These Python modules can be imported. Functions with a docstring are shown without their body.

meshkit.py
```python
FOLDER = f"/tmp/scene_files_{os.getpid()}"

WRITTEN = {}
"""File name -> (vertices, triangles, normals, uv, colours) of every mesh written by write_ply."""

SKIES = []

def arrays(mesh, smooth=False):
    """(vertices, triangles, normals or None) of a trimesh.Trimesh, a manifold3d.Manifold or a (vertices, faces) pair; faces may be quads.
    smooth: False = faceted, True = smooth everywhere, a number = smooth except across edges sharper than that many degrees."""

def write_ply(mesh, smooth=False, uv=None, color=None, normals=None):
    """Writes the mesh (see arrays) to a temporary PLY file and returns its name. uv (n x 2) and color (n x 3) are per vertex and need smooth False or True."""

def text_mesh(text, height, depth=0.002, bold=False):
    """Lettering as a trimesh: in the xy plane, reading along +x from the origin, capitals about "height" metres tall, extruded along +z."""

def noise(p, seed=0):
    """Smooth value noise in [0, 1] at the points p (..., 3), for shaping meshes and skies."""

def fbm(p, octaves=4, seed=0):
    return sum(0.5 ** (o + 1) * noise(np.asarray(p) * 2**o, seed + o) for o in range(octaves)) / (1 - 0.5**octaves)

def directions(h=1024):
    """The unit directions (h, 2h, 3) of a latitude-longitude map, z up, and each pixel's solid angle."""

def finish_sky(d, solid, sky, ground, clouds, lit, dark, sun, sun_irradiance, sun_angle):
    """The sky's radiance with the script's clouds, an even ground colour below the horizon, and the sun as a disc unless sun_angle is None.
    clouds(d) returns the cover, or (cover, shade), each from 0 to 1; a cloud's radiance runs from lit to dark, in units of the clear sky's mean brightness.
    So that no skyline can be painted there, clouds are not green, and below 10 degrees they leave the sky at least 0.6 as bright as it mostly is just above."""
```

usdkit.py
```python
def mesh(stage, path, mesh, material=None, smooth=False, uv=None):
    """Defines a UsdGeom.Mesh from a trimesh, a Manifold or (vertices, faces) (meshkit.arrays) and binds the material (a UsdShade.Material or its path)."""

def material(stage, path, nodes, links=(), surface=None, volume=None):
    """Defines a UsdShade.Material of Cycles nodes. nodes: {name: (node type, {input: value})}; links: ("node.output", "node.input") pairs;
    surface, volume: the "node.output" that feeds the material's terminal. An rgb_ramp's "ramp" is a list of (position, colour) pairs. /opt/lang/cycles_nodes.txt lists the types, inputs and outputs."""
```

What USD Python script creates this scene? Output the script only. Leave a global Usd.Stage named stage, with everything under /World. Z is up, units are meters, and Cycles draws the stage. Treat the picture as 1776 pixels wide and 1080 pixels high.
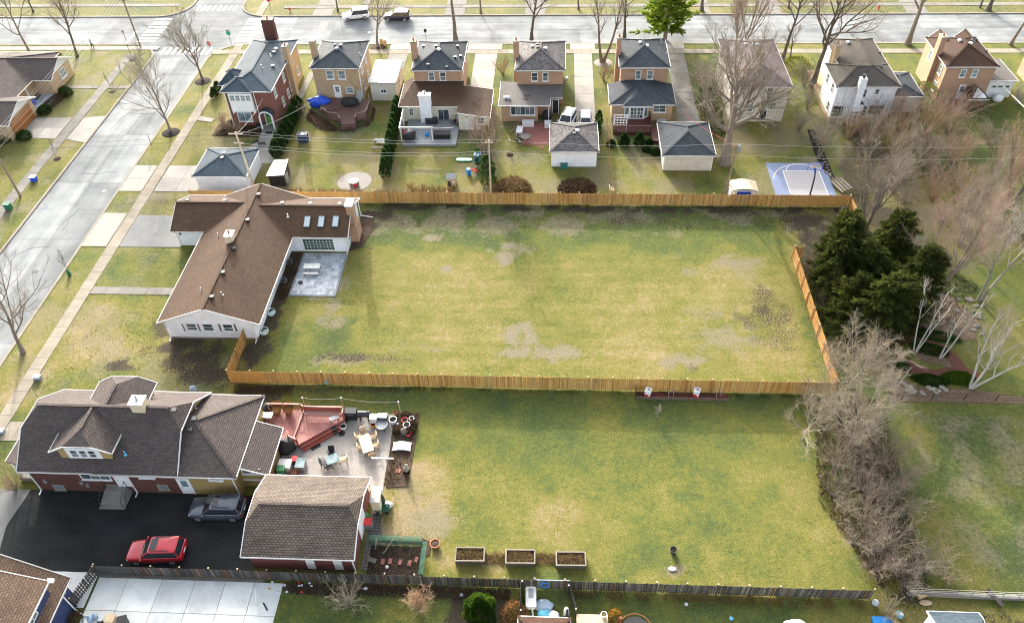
import math, random
import numpy as np
import usdkit, meshkit
import shapely
from shapely.geometry import Polygon, MultiPolygon, LineString, box as sbox, Point
from shapely.ops import unary_union
from pxr import Usd, UsdGeom, UsdLux, UsdShade, Gf, Sdf, Vt
PI = math.pi
stage = Usd.Stage.CreateInMemory()
UsdGeom.SetStageUpAxis(stage, 'Z'); UsdGeom.SetStageMetersPerUnit(stage, 1.0)
UsdGeom.Xform.Define(stage, '/World'); UsdGeom.Scope.Define(stage, '/World/Looks')
# ------------------------------------------------------------------ camera (a drone at 61 m)
F_PX, PITCH, ROLL, YAW, CAM_H = 1367.42, 0.7780655, -0.0347688, 0.0706753, 61.0
def _cam():
    cp, sp, c, s = math.cos(PITCH), math.sin(PITCH), math.cos(ROLL), math.sin(ROLL)
    r, u, f = np.array([1., 0, 0]), np.array([0, sp, cp]), np.array([0, cp, -sp])
    z = np.array([[math.cos(YAW), -math.sin(YAW), 0], [math.sin(YAW), math.cos(YAW), 0], [0, 0, 1]])
    return np.array([z @ (c*r + s*u), z @ (-s*r + c*u), z @ f])
CAM = _cam()
cam = UsdGeom.Camera.Define(stage, '/World/camera')
m4 = np.eye(4); m4[0, :3], m4[1, :3], m4[2, :3], m4[3, :3] = CAM[0], CAM[1], -CAM[2], (0, 0, CAM_H)
cam.AddTransformOp().Set(Gf.Matrix4d(m4.tolist()))
cam.CreateHorizontalApertureAttr(36.0); cam.CreateVerticalApertureAttr(36.0*622/1024)
cam.CreateFocalLengthAttr(36.0*F_PX/1776); cam.CreateClippingRangeAttr(Gf.Vec2f(1, 3000))
cam.CreateExposureAttr(1.77)
# ------------------------------------------------------------------ sky and sun
SUN_EL, SUN_AZ = math.radians(18.5), math.radians(-18.0)          # azimuth = atan2(x, y) of the direction towards the sun
usdkit.material(stage, '/World/Looks/sky_light', {
    's': ('sky_texture', {'sky_type': 'single_scattering', 'sun_disc': False, 'sun_elevation': SUN_EL, 'sun_rotation': SUN_AZ, 'altitude': 200.0, 'air_density': 1.0, 'aerosol_density': 5.0, 'ozone_density': 1.0}),
    'g': ('geometry', {}), 'n': ('noise_texture', {'scale': 2.2, 'detail': 5.0}), 'mr': ('map_range', {'from_min': .3, 'from_max': .7, 'to_min': .85, 'to_max': 1.15}),
    'h': ('hsv', {'saturation': .45}), 'b': ('background_shader', {'strength': 0.15})}, [('s.color', 'h.color'), ('g.normal', 'n.vector'), ('n.fac', 'mr.value'), ('mr.result', 'h.value'), ('h.color', 'b.color')], surface='b.background')
sky = UsdLux.DomeLight.Define(stage, '/World/sky')
UsdShade.MaterialBindingAPI.Apply(sky.GetPrim()).Bind(UsdShade.Material.Get(stage, '/World/Looks/sky_light'))
sky.GetPrim().SetCustomDataByKey('kind', 'structure')
sun = UsdLux.DistantLight.Define(stage, '/World/sun')
sun.CreateNormalizeAttr(True); sun.CreateIntensityAttr(0.52); sun.CreateAngleAttr(0.6); sun.CreateColorAttr(Gf.Vec3f(1.0, .94, .85))
sd = np.array([math.sin(SUN_AZ)*math.cos(SUN_EL), math.cos(SUN_AZ)*math.cos(SUN_EL), math.sin(SUN_EL)])
zx = np.cross([0, 0, 1.], sd); zx /= np.linalg.norm(zx); zy = np.cross(sd, zx)
m4 = np.eye(4); m4[0, :3], m4[1, :3], m4[2, :3] = zx, zy, sd
sun.AddTransformOp().Set(Gf.Matrix4d(m4.tolist()))

# ------------------------------------------------------------------ helpers
def W(px, py, z=0.0):
    """The point of height z seen at a pixel of the 1776 x 1080 photograph."""
    d = CAM.T @ np.array([(px-888)/F_PX, -(py-540)/F_PX, 1.0])
    return np.array([0, 0, CAM_H]) + (z-CAM_H)/d[2]*d
def W2(px, py, z=0.0): return W(px, py, z)[:2]
used = {}
def path_of(name, parent=None):
    base = parent or '/World'
    k = base + '/' + name; n = used.get(k, 0); used[k] = n+1
    return k if n == 0 else f'{k}_{n:03d}'
def data(prim, **kw):
    for k, v in kw.items():
        if v: prim.SetCustomDataByKey({'cat': 'category'}.get(k, k), v)
_T = Sdf.ValueTypeNames
def raw_mesh(path, v, f, mat=None, uv=None, smooth=None, attrs=None):
    v = np.asarray(v, np.float32); f = np.asarray(f, np.int32)
    if smooth:
        vv, ff, nn = meshkit.arrays((v, f), smooth); v, f = vv.astype(np.float32), ff.astype(np.int32)
    m = UsdGeom.Mesh.Define(stage, path)
    m.CreatePointsAttr(Vt.Vec3fArray.FromNumpy(np.ascontiguousarray(v)))
    m.CreateFaceVertexCountsAttr(Vt.IntArray.FromNumpy(np.full(len(f), f.shape[1], np.int32)))
    m.CreateFaceVertexIndicesAttr(Vt.IntArray.FromNumpy(np.ascontiguousarray(f.ravel())))
    m.CreateSubdivisionSchemeAttr('none')
    if smooth:
        m.CreateNormalsAttr(Vt.Vec3fArray.FromNumpy(nn.astype(np.float32))); m.SetNormalsInterpolation('vertex')
    if uv is not None:
        UsdGeom.PrimvarsAPI(m).CreatePrimvar('st', _T.TexCoord2fArray, 'vertex').Set(Vt.Vec2fArray.FromNumpy(np.ascontiguousarray(uv, np.float32)))
    for k, a in (attrs or {}).items():
        UsdGeom.PrimvarsAPI(m).CreatePrimvar(k, _T.FloatArray, 'vertex').Set(Vt.FloatArray.FromNumpy(np.ascontiguousarray(a, np.float32)))
    if mat is not None: UsdShade.MaterialBindingAPI.Apply(m.GetPrim()).Bind(M[mat])
    return m.GetPrim()
def auto_uv(v, f):
    """Faces unwelded, with u along the horizontal of each face and v up its slope, in metres."""
    v = np.asarray(v, float); f = np.asarray(f, int)
    p = v[f]; n = np.cross(p[:, 1]-p[:, 0], p[:, 2]-p[:, 0]); n /= np.linalg.norm(n, axis=1, keepdims=True)+1e-12
    up = np.array([0, 0, 1.]); u = np.cross(np.broadcast_to(up, n.shape), n); ln = np.linalg.norm(u, axis=1, keepdims=True)
    u = np.where(ln > .02, u/np.maximum(ln, 1e-9), [1., 0, 0]); w = np.cross(n, u)
    uv = np.stack([np.einsum('fij,fj->fi', p, u), np.einsum('fij,fj->fi', p, w)], -1)
    return p.reshape(-1, 3), np.arange(len(f)*3).reshape(-1, 3), uv.reshape(-1, 2)
class Geo:
    """Collects shapes as triangles."""
    def __init__(s): s.v, s.f, s.n = [], [], 0
    def add(s, v, f):
        v = np.asarray(v, float); f = np.asarray(f, int)
        if f.shape[1] == 4: f = np.vstack([f[:, [0, 1, 2]], f[:, [0, 2, 3]]])
        s.v.append(v); s.f.append(f+s.n); s.n += len(v); return s
    def poly(s, pts):                                   # planar convex polygon
        pts = np.asarray(pts, float); k = len(pts)
        return s.add(pts, [[0, i, i+1] for i in range(1, k-1)])
    def box(s, c, d, rz=0, tilt=None):
        x, y, z = np.asarray(d, float)/2
        v = np.array([[-x, -y, -z], [x, -y, -z], [x, y, -z], [-x, y, -z], [-x, -y, z], [x, -y, z], [x, y, z], [-x, y, z]])
        if tilt is not None: v = v @ np.asarray(tilt).T
        if rz: ca, sa = math.cos(rz), math.sin(rz); v = v @ np.array([[ca, sa, 0], [-sa, ca, 0], [0, 0, 1]])
        return s.add(v+np.asarray(c, float), [[0, 3, 2, 1], [4, 5, 6, 7], [0, 1, 5, 4], [1, 2, 6, 5], [2, 3, 7, 6], [3, 0, 4, 7]])
    def bx(s, x0, x1, y0, y1, z0, z1): return s.box(((x0+x1)/2, (y0+y1)/2, (z0+z1)/2), (x1-x0, y1-y0, z1-z0))
    def prism(s, ring, z0, z1):                         # vertical prism on any simple ring; z1 may be per vertex
        ring = np.asarray(ring, float)[:, :2]
        if Polygon(ring).exterior.is_ccw is False: ring = ring[::-1]
        k = len(ring); z1 = np.broadcast_to(z1, (k,))
        v = np.vstack([np.c_[ring, np.full(k, z0)], np.c_[ring, z1]])
        t = tris(ring); side = [[i, (i+1) % k, k+(i+1) % k, k+i] for i in range(k)]
        s.add(v, side); s.add(v, np.vstack([t[:, ::-1], t+k])); return s
    def bar(s, a, b, w, h=None):                        # rectangular bar from a to b
        a, b = np.asarray(a, float), np.asarray(b, float); h = h or w; d = b-a; L = np.linalg.norm(d); d = d/L
        u = np.cross(d, [0, 0, 1.]); u = u/np.linalg.norm(u) if np.linalg.norm(u) > .01 else np.array([1., 0, 0]); w2 = np.cross(u, d)
        return s.box((a+b)/2, (L, w, h), tilt=np.stack([d, u, w2], 1))
    def cyl(s, a, b, r0, r1=None, n=10):
        a, b = np.asarray(a, float), np.asarray(b, float); r1 = r0 if r1 is None else r1
        d = (b-a)/np.linalg.norm(b-a); u = np.cross(d, [0, 0, 1.]) if abs(d[2]) < .99 else np.array([1., 0, 0]); u /= np.linalg.norm(u); w = np.cross(d, u)
        t = np.arange(n)*2*PI/n; c = np.cos(t)[:, None]*u+np.sin(t)[:, None]*w
        v = np.vstack([a+r0*c, b+r1*c, a, b]); i = np.arange(n); j = (i+1) % n
        s.add(v, np.stack([i, j, j+n, i+n], 1)); s.add(v, np.vstack([np.stack([j, i, np.full(n, 2*n)], 1), np.stack([i+n, j+n, np.full(n, 2*n+1)], 1)])); return s
    def lathe(s, c, prof, n=16):                        # (r, z) profile round the vertical through c
        prof = np.asarray(prof, float); t = np.arange(n)*2*PI/n; k = len(prof)
        v = np.stack([prof[:, 0, None]*np.cos(t), prof[:, 0, None]*np.sin(t), np.repeat(prof[:, 1, None], n, 1)], -1).reshape(-1, 3)+np.asarray(c, float)
        a, b = np.meshgrid(np.arange(k-1), np.arange(n), indexing='ij'); b2 = (b+1) % n
        return s.add(v, np.stack([a*n+b, a*n+b2, (a+1)*n+b2, (a+1)*n+b], -1).reshape(-1, 4))
    def tubes(s, P, R, sides=5): v, f = tubes(P, R, sides); return s.add(v, f)
    def tube(s, pts, r, sides=6): return s.tubes(np.asarray(pts, float)[None], np.broadcast_to(r, (1, len(pts))), sides)
    def grid(s, G):                                     # (a, b, 3) sheet
        a, b = G.shape[:2]; i, j = np.meshgrid(np.arange(a-1), np.arange(b-1), indexing='ij')
        return s.add(G.reshape(-1, 3), np.stack([i*b+j, (i+1)*b+j, (i+1)*b+j+1, i*b+j+1], -1).reshape(-1, 4))
    def ell(s, c, r, n=10, rough=0, seed=0):
        t, p = np.meshgrid(np.linspace(0, PI, n), np.linspace(0, 2*PI, 2*n, endpoint=False), indexing='ij')
        d = np.stack([np.sin(t)*np.cos(p), np.sin(t)*np.sin(p), np.cos(t)], -1)
        k = 1+rough*(meshkit.noise(d*2.3+seed*7.1, seed)-.5)*2
        v = (d*k[..., None]*np.asarray(r)+np.asarray(c)).reshape(-1, 3); m = 2*n
        i, j = np.meshgrid(np.arange(n-1), np.arange(m), indexing='ij'); j2 = (j+1) % m
        return s.add(v, np.stack([i*m+j, (i+1)*m+j, (i+1)*m+j2, i*m+j2], -1).reshape(-1, 4))
    def get(s): return np.vstack(s.v), np.vstack(s.f)
def tris(ring):
    """Triangulates a simple ring (ear clipping)."""
    P = np.asarray(ring, float)[:, :2]; idx = list(range(len(P))); out = []
    if len(P) == 4 or len(P) == 3:
        pass
    guard = 0
    def cr(a, b, c): return (b[0]-a[0])*(c[1]-a[1])-(b[1]-a[1])*(c[0]-a[0])
    while len(idx) > 3 and guard < 6000:
        guard += 1; done = False
        for k in range(len(idx)):
            i, j, l = idx[k-1], idx[k], idx[(k+1) % len(idx)]
            if cr(P[i], P[j], P[l]) <= 1e-12: continue
            q = P[[t for t in idx if t not in (i, j, l)]]
            a1 = cr2(P[i], P[j], q); a2 = cr2(P[j], P[l], q); a3 = cr2(P[l], P[i], q)
            if np.any((a1 >= -1e-12) & (a2 >= -1e-12) & (a3 >= -1e-12)): continue
            out.append([i, j, l]); idx.pop(k); done = True; break
        if not done: out.append([idx[0], idx[1], idx[2]]); idx.pop(1)
    out.append(idx); return np.array(out)
def cr2(a, b, q): return (b[0]-a[0])*(q[:, 1]-a[1])-(b[1]-a[1])*(q[:, 0]-a[0])
def tubes(P, R, sides=4):
    """Many polylines (n, k, 3) with radii (n, k) as tubes."""
    P = np.asarray(P, float); R = np.asarray(R, float); n, k = P.shape[:2]
    t = np.gradient(P, axis=1); t /= np.linalg.norm(t, axis=2, keepdims=True)+1e-9
    ref = np.where(np.abs(t[..., 2:]) < .9, [0, 0, 1.], [1., 0, 0]); a = np.cross(t, ref); a /= np.linalg.norm(a, axis=2, keepdims=True)+1e-9; b = np.cross(t, a)
    ang = np.arange(sides)*2*PI/sides
    v = P[:, :, None]+R[:, :, None, None]*(np.cos(ang)[:, None]*a[:, :, None]+np.sin(ang)[:, None]*b[:, :, None])
    q, i, j = np.meshgrid(np.arange(n), np.arange(k-1), np.arange(sides), indexing='ij'); j2 = (j+1) % sides; o = q*k*sides
    f = np.stack([o+i*sides+j, o+(i+1)*sides+j, o+(i+1)*sides+j2, o+i*sides+j2], -1).reshape(-1, 4)
    return v.reshape(-1, 3), np.vstack([f[:, [0, 1, 2]], f[:, [0, 2, 3]]])
UVMATS = set()
class Thing:
    """A thing: an Xform at its base, whose children are parts. Part shapes come in the thing's own frame (local=True) or in the world's."""
    def __init__(s, name, label, cat, base=(0, 0, 0), rz=0, group=None, kind=None, local=False):
        s.path = path_of(name); x = UsdGeom.Xform.Define(stage, s.path); s.base = np.asarray((*base, 0)[:3], float); s.local = local
        x.AddTranslateOp().Set(Gf.Vec3d(*map(float, s.base)))
        if rz: x.AddRotateZOp().Set(math.degrees(rz))
        s.prim = x.GetPrim(); data(s.prim, label=label, cat=cat, group=group, kind=kind)
    def part(s, name, geo, mat, parent=None, smooth=None, label=None, kind=None):
        v, f = geo.get() if isinstance(geo, Geo) else geo
        path = path_of(name, parent or s.path); uv = None
        if not s.local: v = v-s.base
        if mat in UVMATS: v, f, uv = auto_uv(v, f); smooth = None
        p = raw_mesh(path, v, f, mat, uv, smooth); data(p, label=label, kind=kind); return path
def single(name, geo, mat, label=None, cat=None, group=None, kind=None, smooth=None):
    v, f = geo.get() if isinstance(geo, Geo) else geo
    uv = None
    if mat in UVMATS: v, f, uv = auto_uv(v, f); smooth = None
    p = raw_mesh(path_of(name), v, f, mat, uv, smooth); data(p, label=label, cat=cat, group=group, kind=kind); return p
def copy_of(first, name, label, base, rz=0, group=None, scale=1.0):
    """Another individual of a kind that is already built."""
    x = UsdGeom.Xform.Define(stage, path_of(name)); x.GetPrim().GetReferences().AddInternalReference(first.path); x.GetPrim().SetInstanceable(True)
    x.ClearXformOpOrder(); b = (*base, 0)[:3]
    m = Gf.Matrix4d().SetScale(scale)*Gf.Matrix4d().SetRotate(Gf.Rotation(Gf.Vec3d(0, 0, 1), math.degrees(rz)))*Gf.Matrix4d().SetTranslate(Gf.Vec3d(*map(float, b)))
    x.AddTransformOp().Set(m); p = x.GetPrim(); data(p, label=label, group=group); return p

# ------------------------------------------------------------------ materials
M = {}
def mat(name, nodes, links, surface='p.BSDF'): M[name] = usdkit.material(stage, '/World/Looks/'+name, nodes, links, surface=surface)
def c3(h): return tuple(h) if not np.isscalar(h) else (h, h, h)
def mul(c, k): return tuple(min(1., x*k) for x in c3(c))
def plain(name, col, rough=.6, var=.12, scale=3., metal=0., spec=.35, bump=0., bscale=40., detail=4.):
    """A colour with mottling, and fine relief if asked for."""
    nodes = {'g': ('geometry', {}), 'n': ('noise_texture', {'scale': scale, 'detail': detail, 'roughness': .65}), 'o': ('object_info', {}),
             'r': ('rgb_ramp', {'ramp': [(.25, mul(col, 1-var)), (.75, mul(col, 1+var))]}), 'h': ('hsv', {}), 'mv': ('map_range', {'to_min': 1-var*.6, 'to_max': 1+var*.6}),
             'p': ('principled_bsdf', {'roughness': rough, 'metallic': metal, 'specular_ior_level': spec})}
    links = [('g.position', 'n.vector'), ('n.fac', 'r.fac'), ('o.random', 'mv.value'), ('mv.result', 'h.value'), ('r.color', 'h.color'), ('h.color', 'p.base_color')]
    if bump:
        nodes['n2'] = ('noise_texture', {'scale': bscale, 'detail': 3.}); nodes['b'] = ('bump', {'strength': bump, 'distance': .02})
        links += [('g.position', 'n2.vector'), ('n2.fac', 'b.height'), ('b.normal', 'p.normal')]
    mat(name, nodes, links)
def coursed(name, c1, c2, mortar, bw, rh, ms, rough=.85, bump=.5, var=.25, offset=.5, dist=.01, blotch=.35, spec=.2):
    """Brick-like courses on each face's own u and v (shingles, bricks, pavers too small to build)."""
    UVMATS.add(name)
    mat(name, {'u': ('uvmap', {'attribute': 'st'}), 'br': ('brick_texture', {'color1': c3(c1), 'color2': c3(c2), 'mortar': c3(mortar), 'scale': 1.0, 'brick_width': bw, 'row_height': rh, 'mortar_size': ms, 'mortar_smooth': .2, 'offset': offset, 'bias': 0.0}),
        'g': ('geometry', {}), 'n': ('noise_texture', {'scale': .45, 'detail': 5., 'roughness': .7}), 'n3': ('noise_texture', {'scale': 30., 'detail': 2.}), 'mr': ('map_range', {'from_min': .3, 'from_max': .7, 'to_min': 1-blotch, 'to_max': 1+blotch}),
        'mr3': ('map_range', {'from_min': .3, 'from_max': .7, 'to_min': 1-var, 'to_max': 1+var}), 'mm': ('math', {'math_type': 'multiply'}), 'h': ('hsv', {}),
        'b': ('bump', {'strength': bump, 'distance': dist, 'invert': True}), 'p': ('principled_bsdf', {'roughness': rough, 'specular_ior_level': spec})},
        [('u.UV', 'br.vector'), ('g.position', 'n.vector'), ('g.position', 'n3.vector'), ('n.fac', 'mr.value'), ('n3.fac', 'mr3.value'), ('mr.result', 'mm.value1'), ('mr3.result', 'mm.value2'), ('mm.value', 'h.value'),
         ('br.color', 'h.color'), ('h.color', 'p.base_color'), ('br.fac', 'b.height'), ('b.normal', 'p.normal')])
def lined(name, col, pitch, rough=.6, bump=.6, var=.08, axis='v', dark=.75):
    """Siding or boards: a fine saw-tooth along v or u of each face."""
    UVMATS.add(name)
    mat(name, {'u': ('uvmap', {'attribute': 'st'}), 's': ('separate_xyz', {}), 'd': ('math', {'math_type': 'divide', 'value2': pitch}), 'f': ('math', {'math_type': 'fraction'}),
        'r': ('rgb_ramp', {'ramp': [(0, mul(col, dark)), (.1, mul(col, .97)), (1, c3(col))]}), 'g': ('geometry', {}), 'n': ('noise_texture', {'scale': 1.3, 'detail': 4.}),
        'mr': ('map_range', {'from_min': .3, 'from_max': .7, 'to_min': 1-var, 'to_max': 1+var}), 'h': ('hsv', {}), 'b': ('bump', {'strength': bump, 'distance': .02}), 'p': ('principled_bsdf', {'roughness': rough, 'specular_ior_level': .3})},
        [('u.UV', 's.vector'), ('s.y' if axis == 'v' else 's.x', 'd.value1'), ('d.value', 'f.value1'), ('f.value', 'r.fac'), ('g.position', 'n.vector'), ('n.fac', 'mr.value'), ('mr.result', 'h.value'), ('r.color', 'h.color'), ('h.color', 'p.base_color'), ('f.value', 'b.height'), ('b.normal', 'p.normal')])
def leafy(name, c1, c2, trans=.25, scale=.9):
    mat(name, {'g': ('geometry', {}), 'n': ('noise_texture', {'scale': scale, 'detail': 3.}), 'rp': ('math', {'math_type': 'multiply_add', 'value2': .5, 'value3': 0.}), 'ad': ('math', {'math_type': 'multiply_add', 'value2': .5}),
        'r': ('rgb_ramp', {'ramp': [(.25, c1), (.72, c2)]}), 'd': ('diffuse_bsdf', {'roughness': .3}), 't': ('translucent_bsdf', {}), 'm': ('mix_closure', {'fac': trans})},
        [('g.position', 'n.vector'), ('g.random_per_island', 'rp.value1'), ('n.fac', 'ad.value1'), ('rp.value', 'ad.value3'), ('ad.value', 'r.fac'), ('r.color', 'd.color'), ('r.color', 't.color'), ('d.BSDF', 'm.closure1'), ('t.BSDF', 'm.closure2')], surface='m.closure')
# roofs
coursed('shingle_brown', (0.084, 0.050, 0.030), (0.058, 0.035, 0.023), (0.023, 0.015, 0.010), .33, .15, .012, blotch=.12, rough=.85, spec=.12)
coursed('shingle_brown_dark', (.106, .086, .078), (.070, .058, .055), (.032, .027, .026), .34, .18, .022, rough=.85, spec=.12, blotch=.12, dist=.02)
coursed('shingle_blue', (0.064, 0.086, 0.105), (0.045, 0.064, 0.081), (0.026, 0.038, 0.046), .33, .15, .012, blotch=.15, rough=.85, spec=.12)
coursed('shingle_slate', (0.056, 0.066, 0.075), (0.038, 0.045, 0.054), (0.022, 0.027, 0.032), .33, .15, .012, blotch=.2, rough=.85, spec=.12)
coursed('shingle_grey_mottled', (0.150, 0.139, 0.135), (0.056, 0.054, 0.058), (0.038, 0.038, 0.038), .33, .15, .012, blotch=.15, rough=.85, spec=.12)
coursed('shingle_taupe', (0.098, 0.086, 0.071), (0.071, 0.064, 0.054), (0.041, 0.038, 0.034), .33, .15, .012, blotch=.2, rough=.85, spec=.12)
coursed('shingle_rose', (0.150, 0.112, 0.112), (0.112, 0.086, 0.090), (0.068, 0.053, 0.056), .33, .15, .012, blotch=.2, rough=.85, spec=.12)
coursed('shingle_auburn', (0.076, 0.042, 0.026), (0.053, 0.030, 0.022), (0.031, 0.019, 0.014), .33, .15, .012, blotch=.15, rough=.85, spec=.12)
coursed('shingle_worn', (.140, .110, .086), (.094, .076, .064), (.026, .022, .022), .33, .2, .026, rough=.85, spec=.14, blotch=.3)
coursed('shingle_tan', (.165, .112, .078), (.115, .078, .056), (.055, .038, .03), .36, .2, .022, rough=.85, spec=.12, blotch=.15)
plain('roof_felt', (.10, .092, .085), .9, .18, .6, bump=.2)
plain('roof_felt_dark', (.055, .05, .052), .85, .25, .5)
plain('roof_membrane', (.50, .50, .49), .7, .1, .8)
# walls
coursed('brick_red', (.20, .062, .045), (.14, .048, .038), (.18, .13, .11), .22, .075, .008, blotch=.15)
coursed('brick_dark_red', (.12, .040, .030), (.085, .032, .026), (.11, .08, .07), .22, .075, .008, blotch=.15)
coursed('brick_tan', (.43, .30, .17), (.36, .25, .14), (.42, .33, .23), .22, .075, .008, blotch=.1)
coursed('brick_pink', (.40, .235, .145), (.31, .18, .11), (.40, .30, .22), .22, .075, .008, blotch=.12)
coursed('block_cream', (.55, .50, .42), (.5, .46, .39), (.42, .38, .32), .4, .2, .012, blotch=.08)
lined('siding_white', (.74, .76, .78), .2); lined('siding_cream', (.62, .58, .46), .2); lined('siding_grey', (.50, .49, .44), .2); lined('siding_navy', (.03, .042, .10), .18); lined('siding_beige', (.55, .52, .44), .2)
plain('stucco_white', (.66, .66, .64), .85, .05, 1.5, bump=.2); plain('stucco_tan', (.34, .24, .10), .85, .08, 1.2, bump=.2); plain('panel_tan', (.30, .22, .085), .6, .08, 1.)
plain('trim_white', (.50, .50, .49), .6, .12, 3.); plain('paint_white', (.70, .70, .69), .45, .03, 2.); plain('paint_white_worn', (.62, .61, .58), .55, .15, 3.); plain('trim_cream', (.62, .52, .36), .55, .06, 2.)
plain('shutter_brown', (.055, .04, .04), .6); plain('paint_green_door', (.07, .20, .03), .4); plain('paint_grey', (.30, .31, .31), .6, .08); plain('door_oak', (.22, .085, .02), .4, .2, 2.); plain('brick_maroon_paint', (.14, .045, .04), .8, .15)
mat('glass_dark', {'g': ('geometry', {}), 'o': ('object_info', {}), 'ad': ('math', {'math_type': 'multiply_add', 'value2': .45}), 'n': ('noise_texture', {'scale': .9, 'detail': 3.}), 'r': ('rgb_ramp', {'ramp': [(.3, (.010, .014, .018)), (.62, (.035, .048, .055)), (.85, (.14, .16, .16))]}), 'p': ('principled_bsdf', {'roughness': .08, 'specular_ior_level': .8})}, [('g.position', 'n.vector'), ('o.random', 'ad.value1'), ('n.fac', 'ad.value3'), ('ad.value', 'r.fac'), ('r.color', 'p.base_color')])
mat('glass_pale', {'g': ('geometry', {}), 'n': ('noise_texture', {'scale': 1.2, 'detail': 2.}), 'r': ('rgb_ramp', {'ramp': [(.3, (.07, .11, .12)), (.7, (.25, .32, .33))]}), 'p': ('principled_bsdf', {'roughness': .1, 'specular_ior_level': .8})}, [('g.position', 'n.vector'), ('n.fac', 'r.fac'), ('r.color', 'p.base_color')])
mat('glass_green', {'p': ('principled_bsdf', {'base_color': (.02, .045, .028), 'roughness': .08, 'specular_ior_level': .8})}, [])
mat('glass_clear', {'t': ('transparent_bsdf', {'color': (.86, .93, .92)}), 'g': ('glossy_bsdf', {'roughness': .03, 'color': (.9, .95, .95)}), 'f': ('fresnel', {'IOR': 1.5}), 'm': ('mix_closure', {})}, [('f.fac', 'm.fac'), ('t.BSDF', 'm.closure1'), ('g.BSDF', 'm.closure2')], surface='m.closure')
# ground works
def road(name, sx, sy, k=1.0):
    mat(name, {'g': ('geometry', {}), 'mp': ('mapping', {'scale': (sx, sy, 1.)}), 'n': ('noise_texture', {'scale': 1., 'detail': 6., 'roughness': .6}), 'n2': ('noise_texture', {'scale': 7., 'detail': 6., 'roughness': .7}), 'n3': ('noise_texture', {'scale': .35, 'detail': 5.}), 
        'r': ('rgb_ramp', {'ramp': [(.3, (.185*k, .20*k, .207*k)), (.5, (.235*k, .25*k, .255*k)), (.7, (.29*k, .30*k, .30*k))]}), 'm2': ('map_range', {'from_min': .3, 'from_max': .7, 'to_min': .88, 'to_max': 1.12}), 'm3': ('map_range', {'from_min': .3, 'from_max': .7, 'to_min': .8, 'to_max': 1.18}), 'o': ('object_info', {}), 'mo': ('map_range', {'to_min': .82, 'to_max': 1.16}),
        'a': ('math', {'math_type': 'multiply'}), 'b2': ('math', {'math_type': 'multiply'}), 'h': ('hsv', {}), 'p': ('principled_bsdf', {'roughness': .95, 'specular_ior_level': .04})},
        [('g.position', 'mp.vector'), ('mp.vector', 'n.vector'), ('g.position', 'n2.vector'), ('g.position', 'n3.vector'), ('n.fac', 'r.fac'), ('n2.fac', 'm2.value'), ('n3.fac', 'm3.value'), ('o.random', 'mo.value'), ('m2.result', 'a.value1'), ('m3.result', 'a.value2'), ('a.value', 'b2.value1'), ('mo.result', 'b2.value2'), ('b2.value', 'h.value'), ('r.color', 'h.color'), ('h.color', 'p.base_color')])
road('asphalt_fresh', .22, .75, .112); road('concrete_road', .05, .8, .80); road('concrete_road_side', .8, .05, .84)
plain('concrete_pale', (.285, .275, .25), .9, .14, .5, bump=.15, spec=.04); plain('concrete_walk', (.24, .215, .175), .92, .16, .8, bump=.15, spec=.04); plain('concrete_lot', (.60, .62, .60), .85, .2, .55, bump=.1, detail=8.)
plain('concrete_dull', (.185, .178, .16), .92, .2, .8, bump=.2, spec=.04); plain('asphalt_grey', (.12, .125, .125), .9, .18, .5, bump=.2, detail=6.); plain('road_paint', (.78, .78, .77), .7, .1, 4.)
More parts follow.
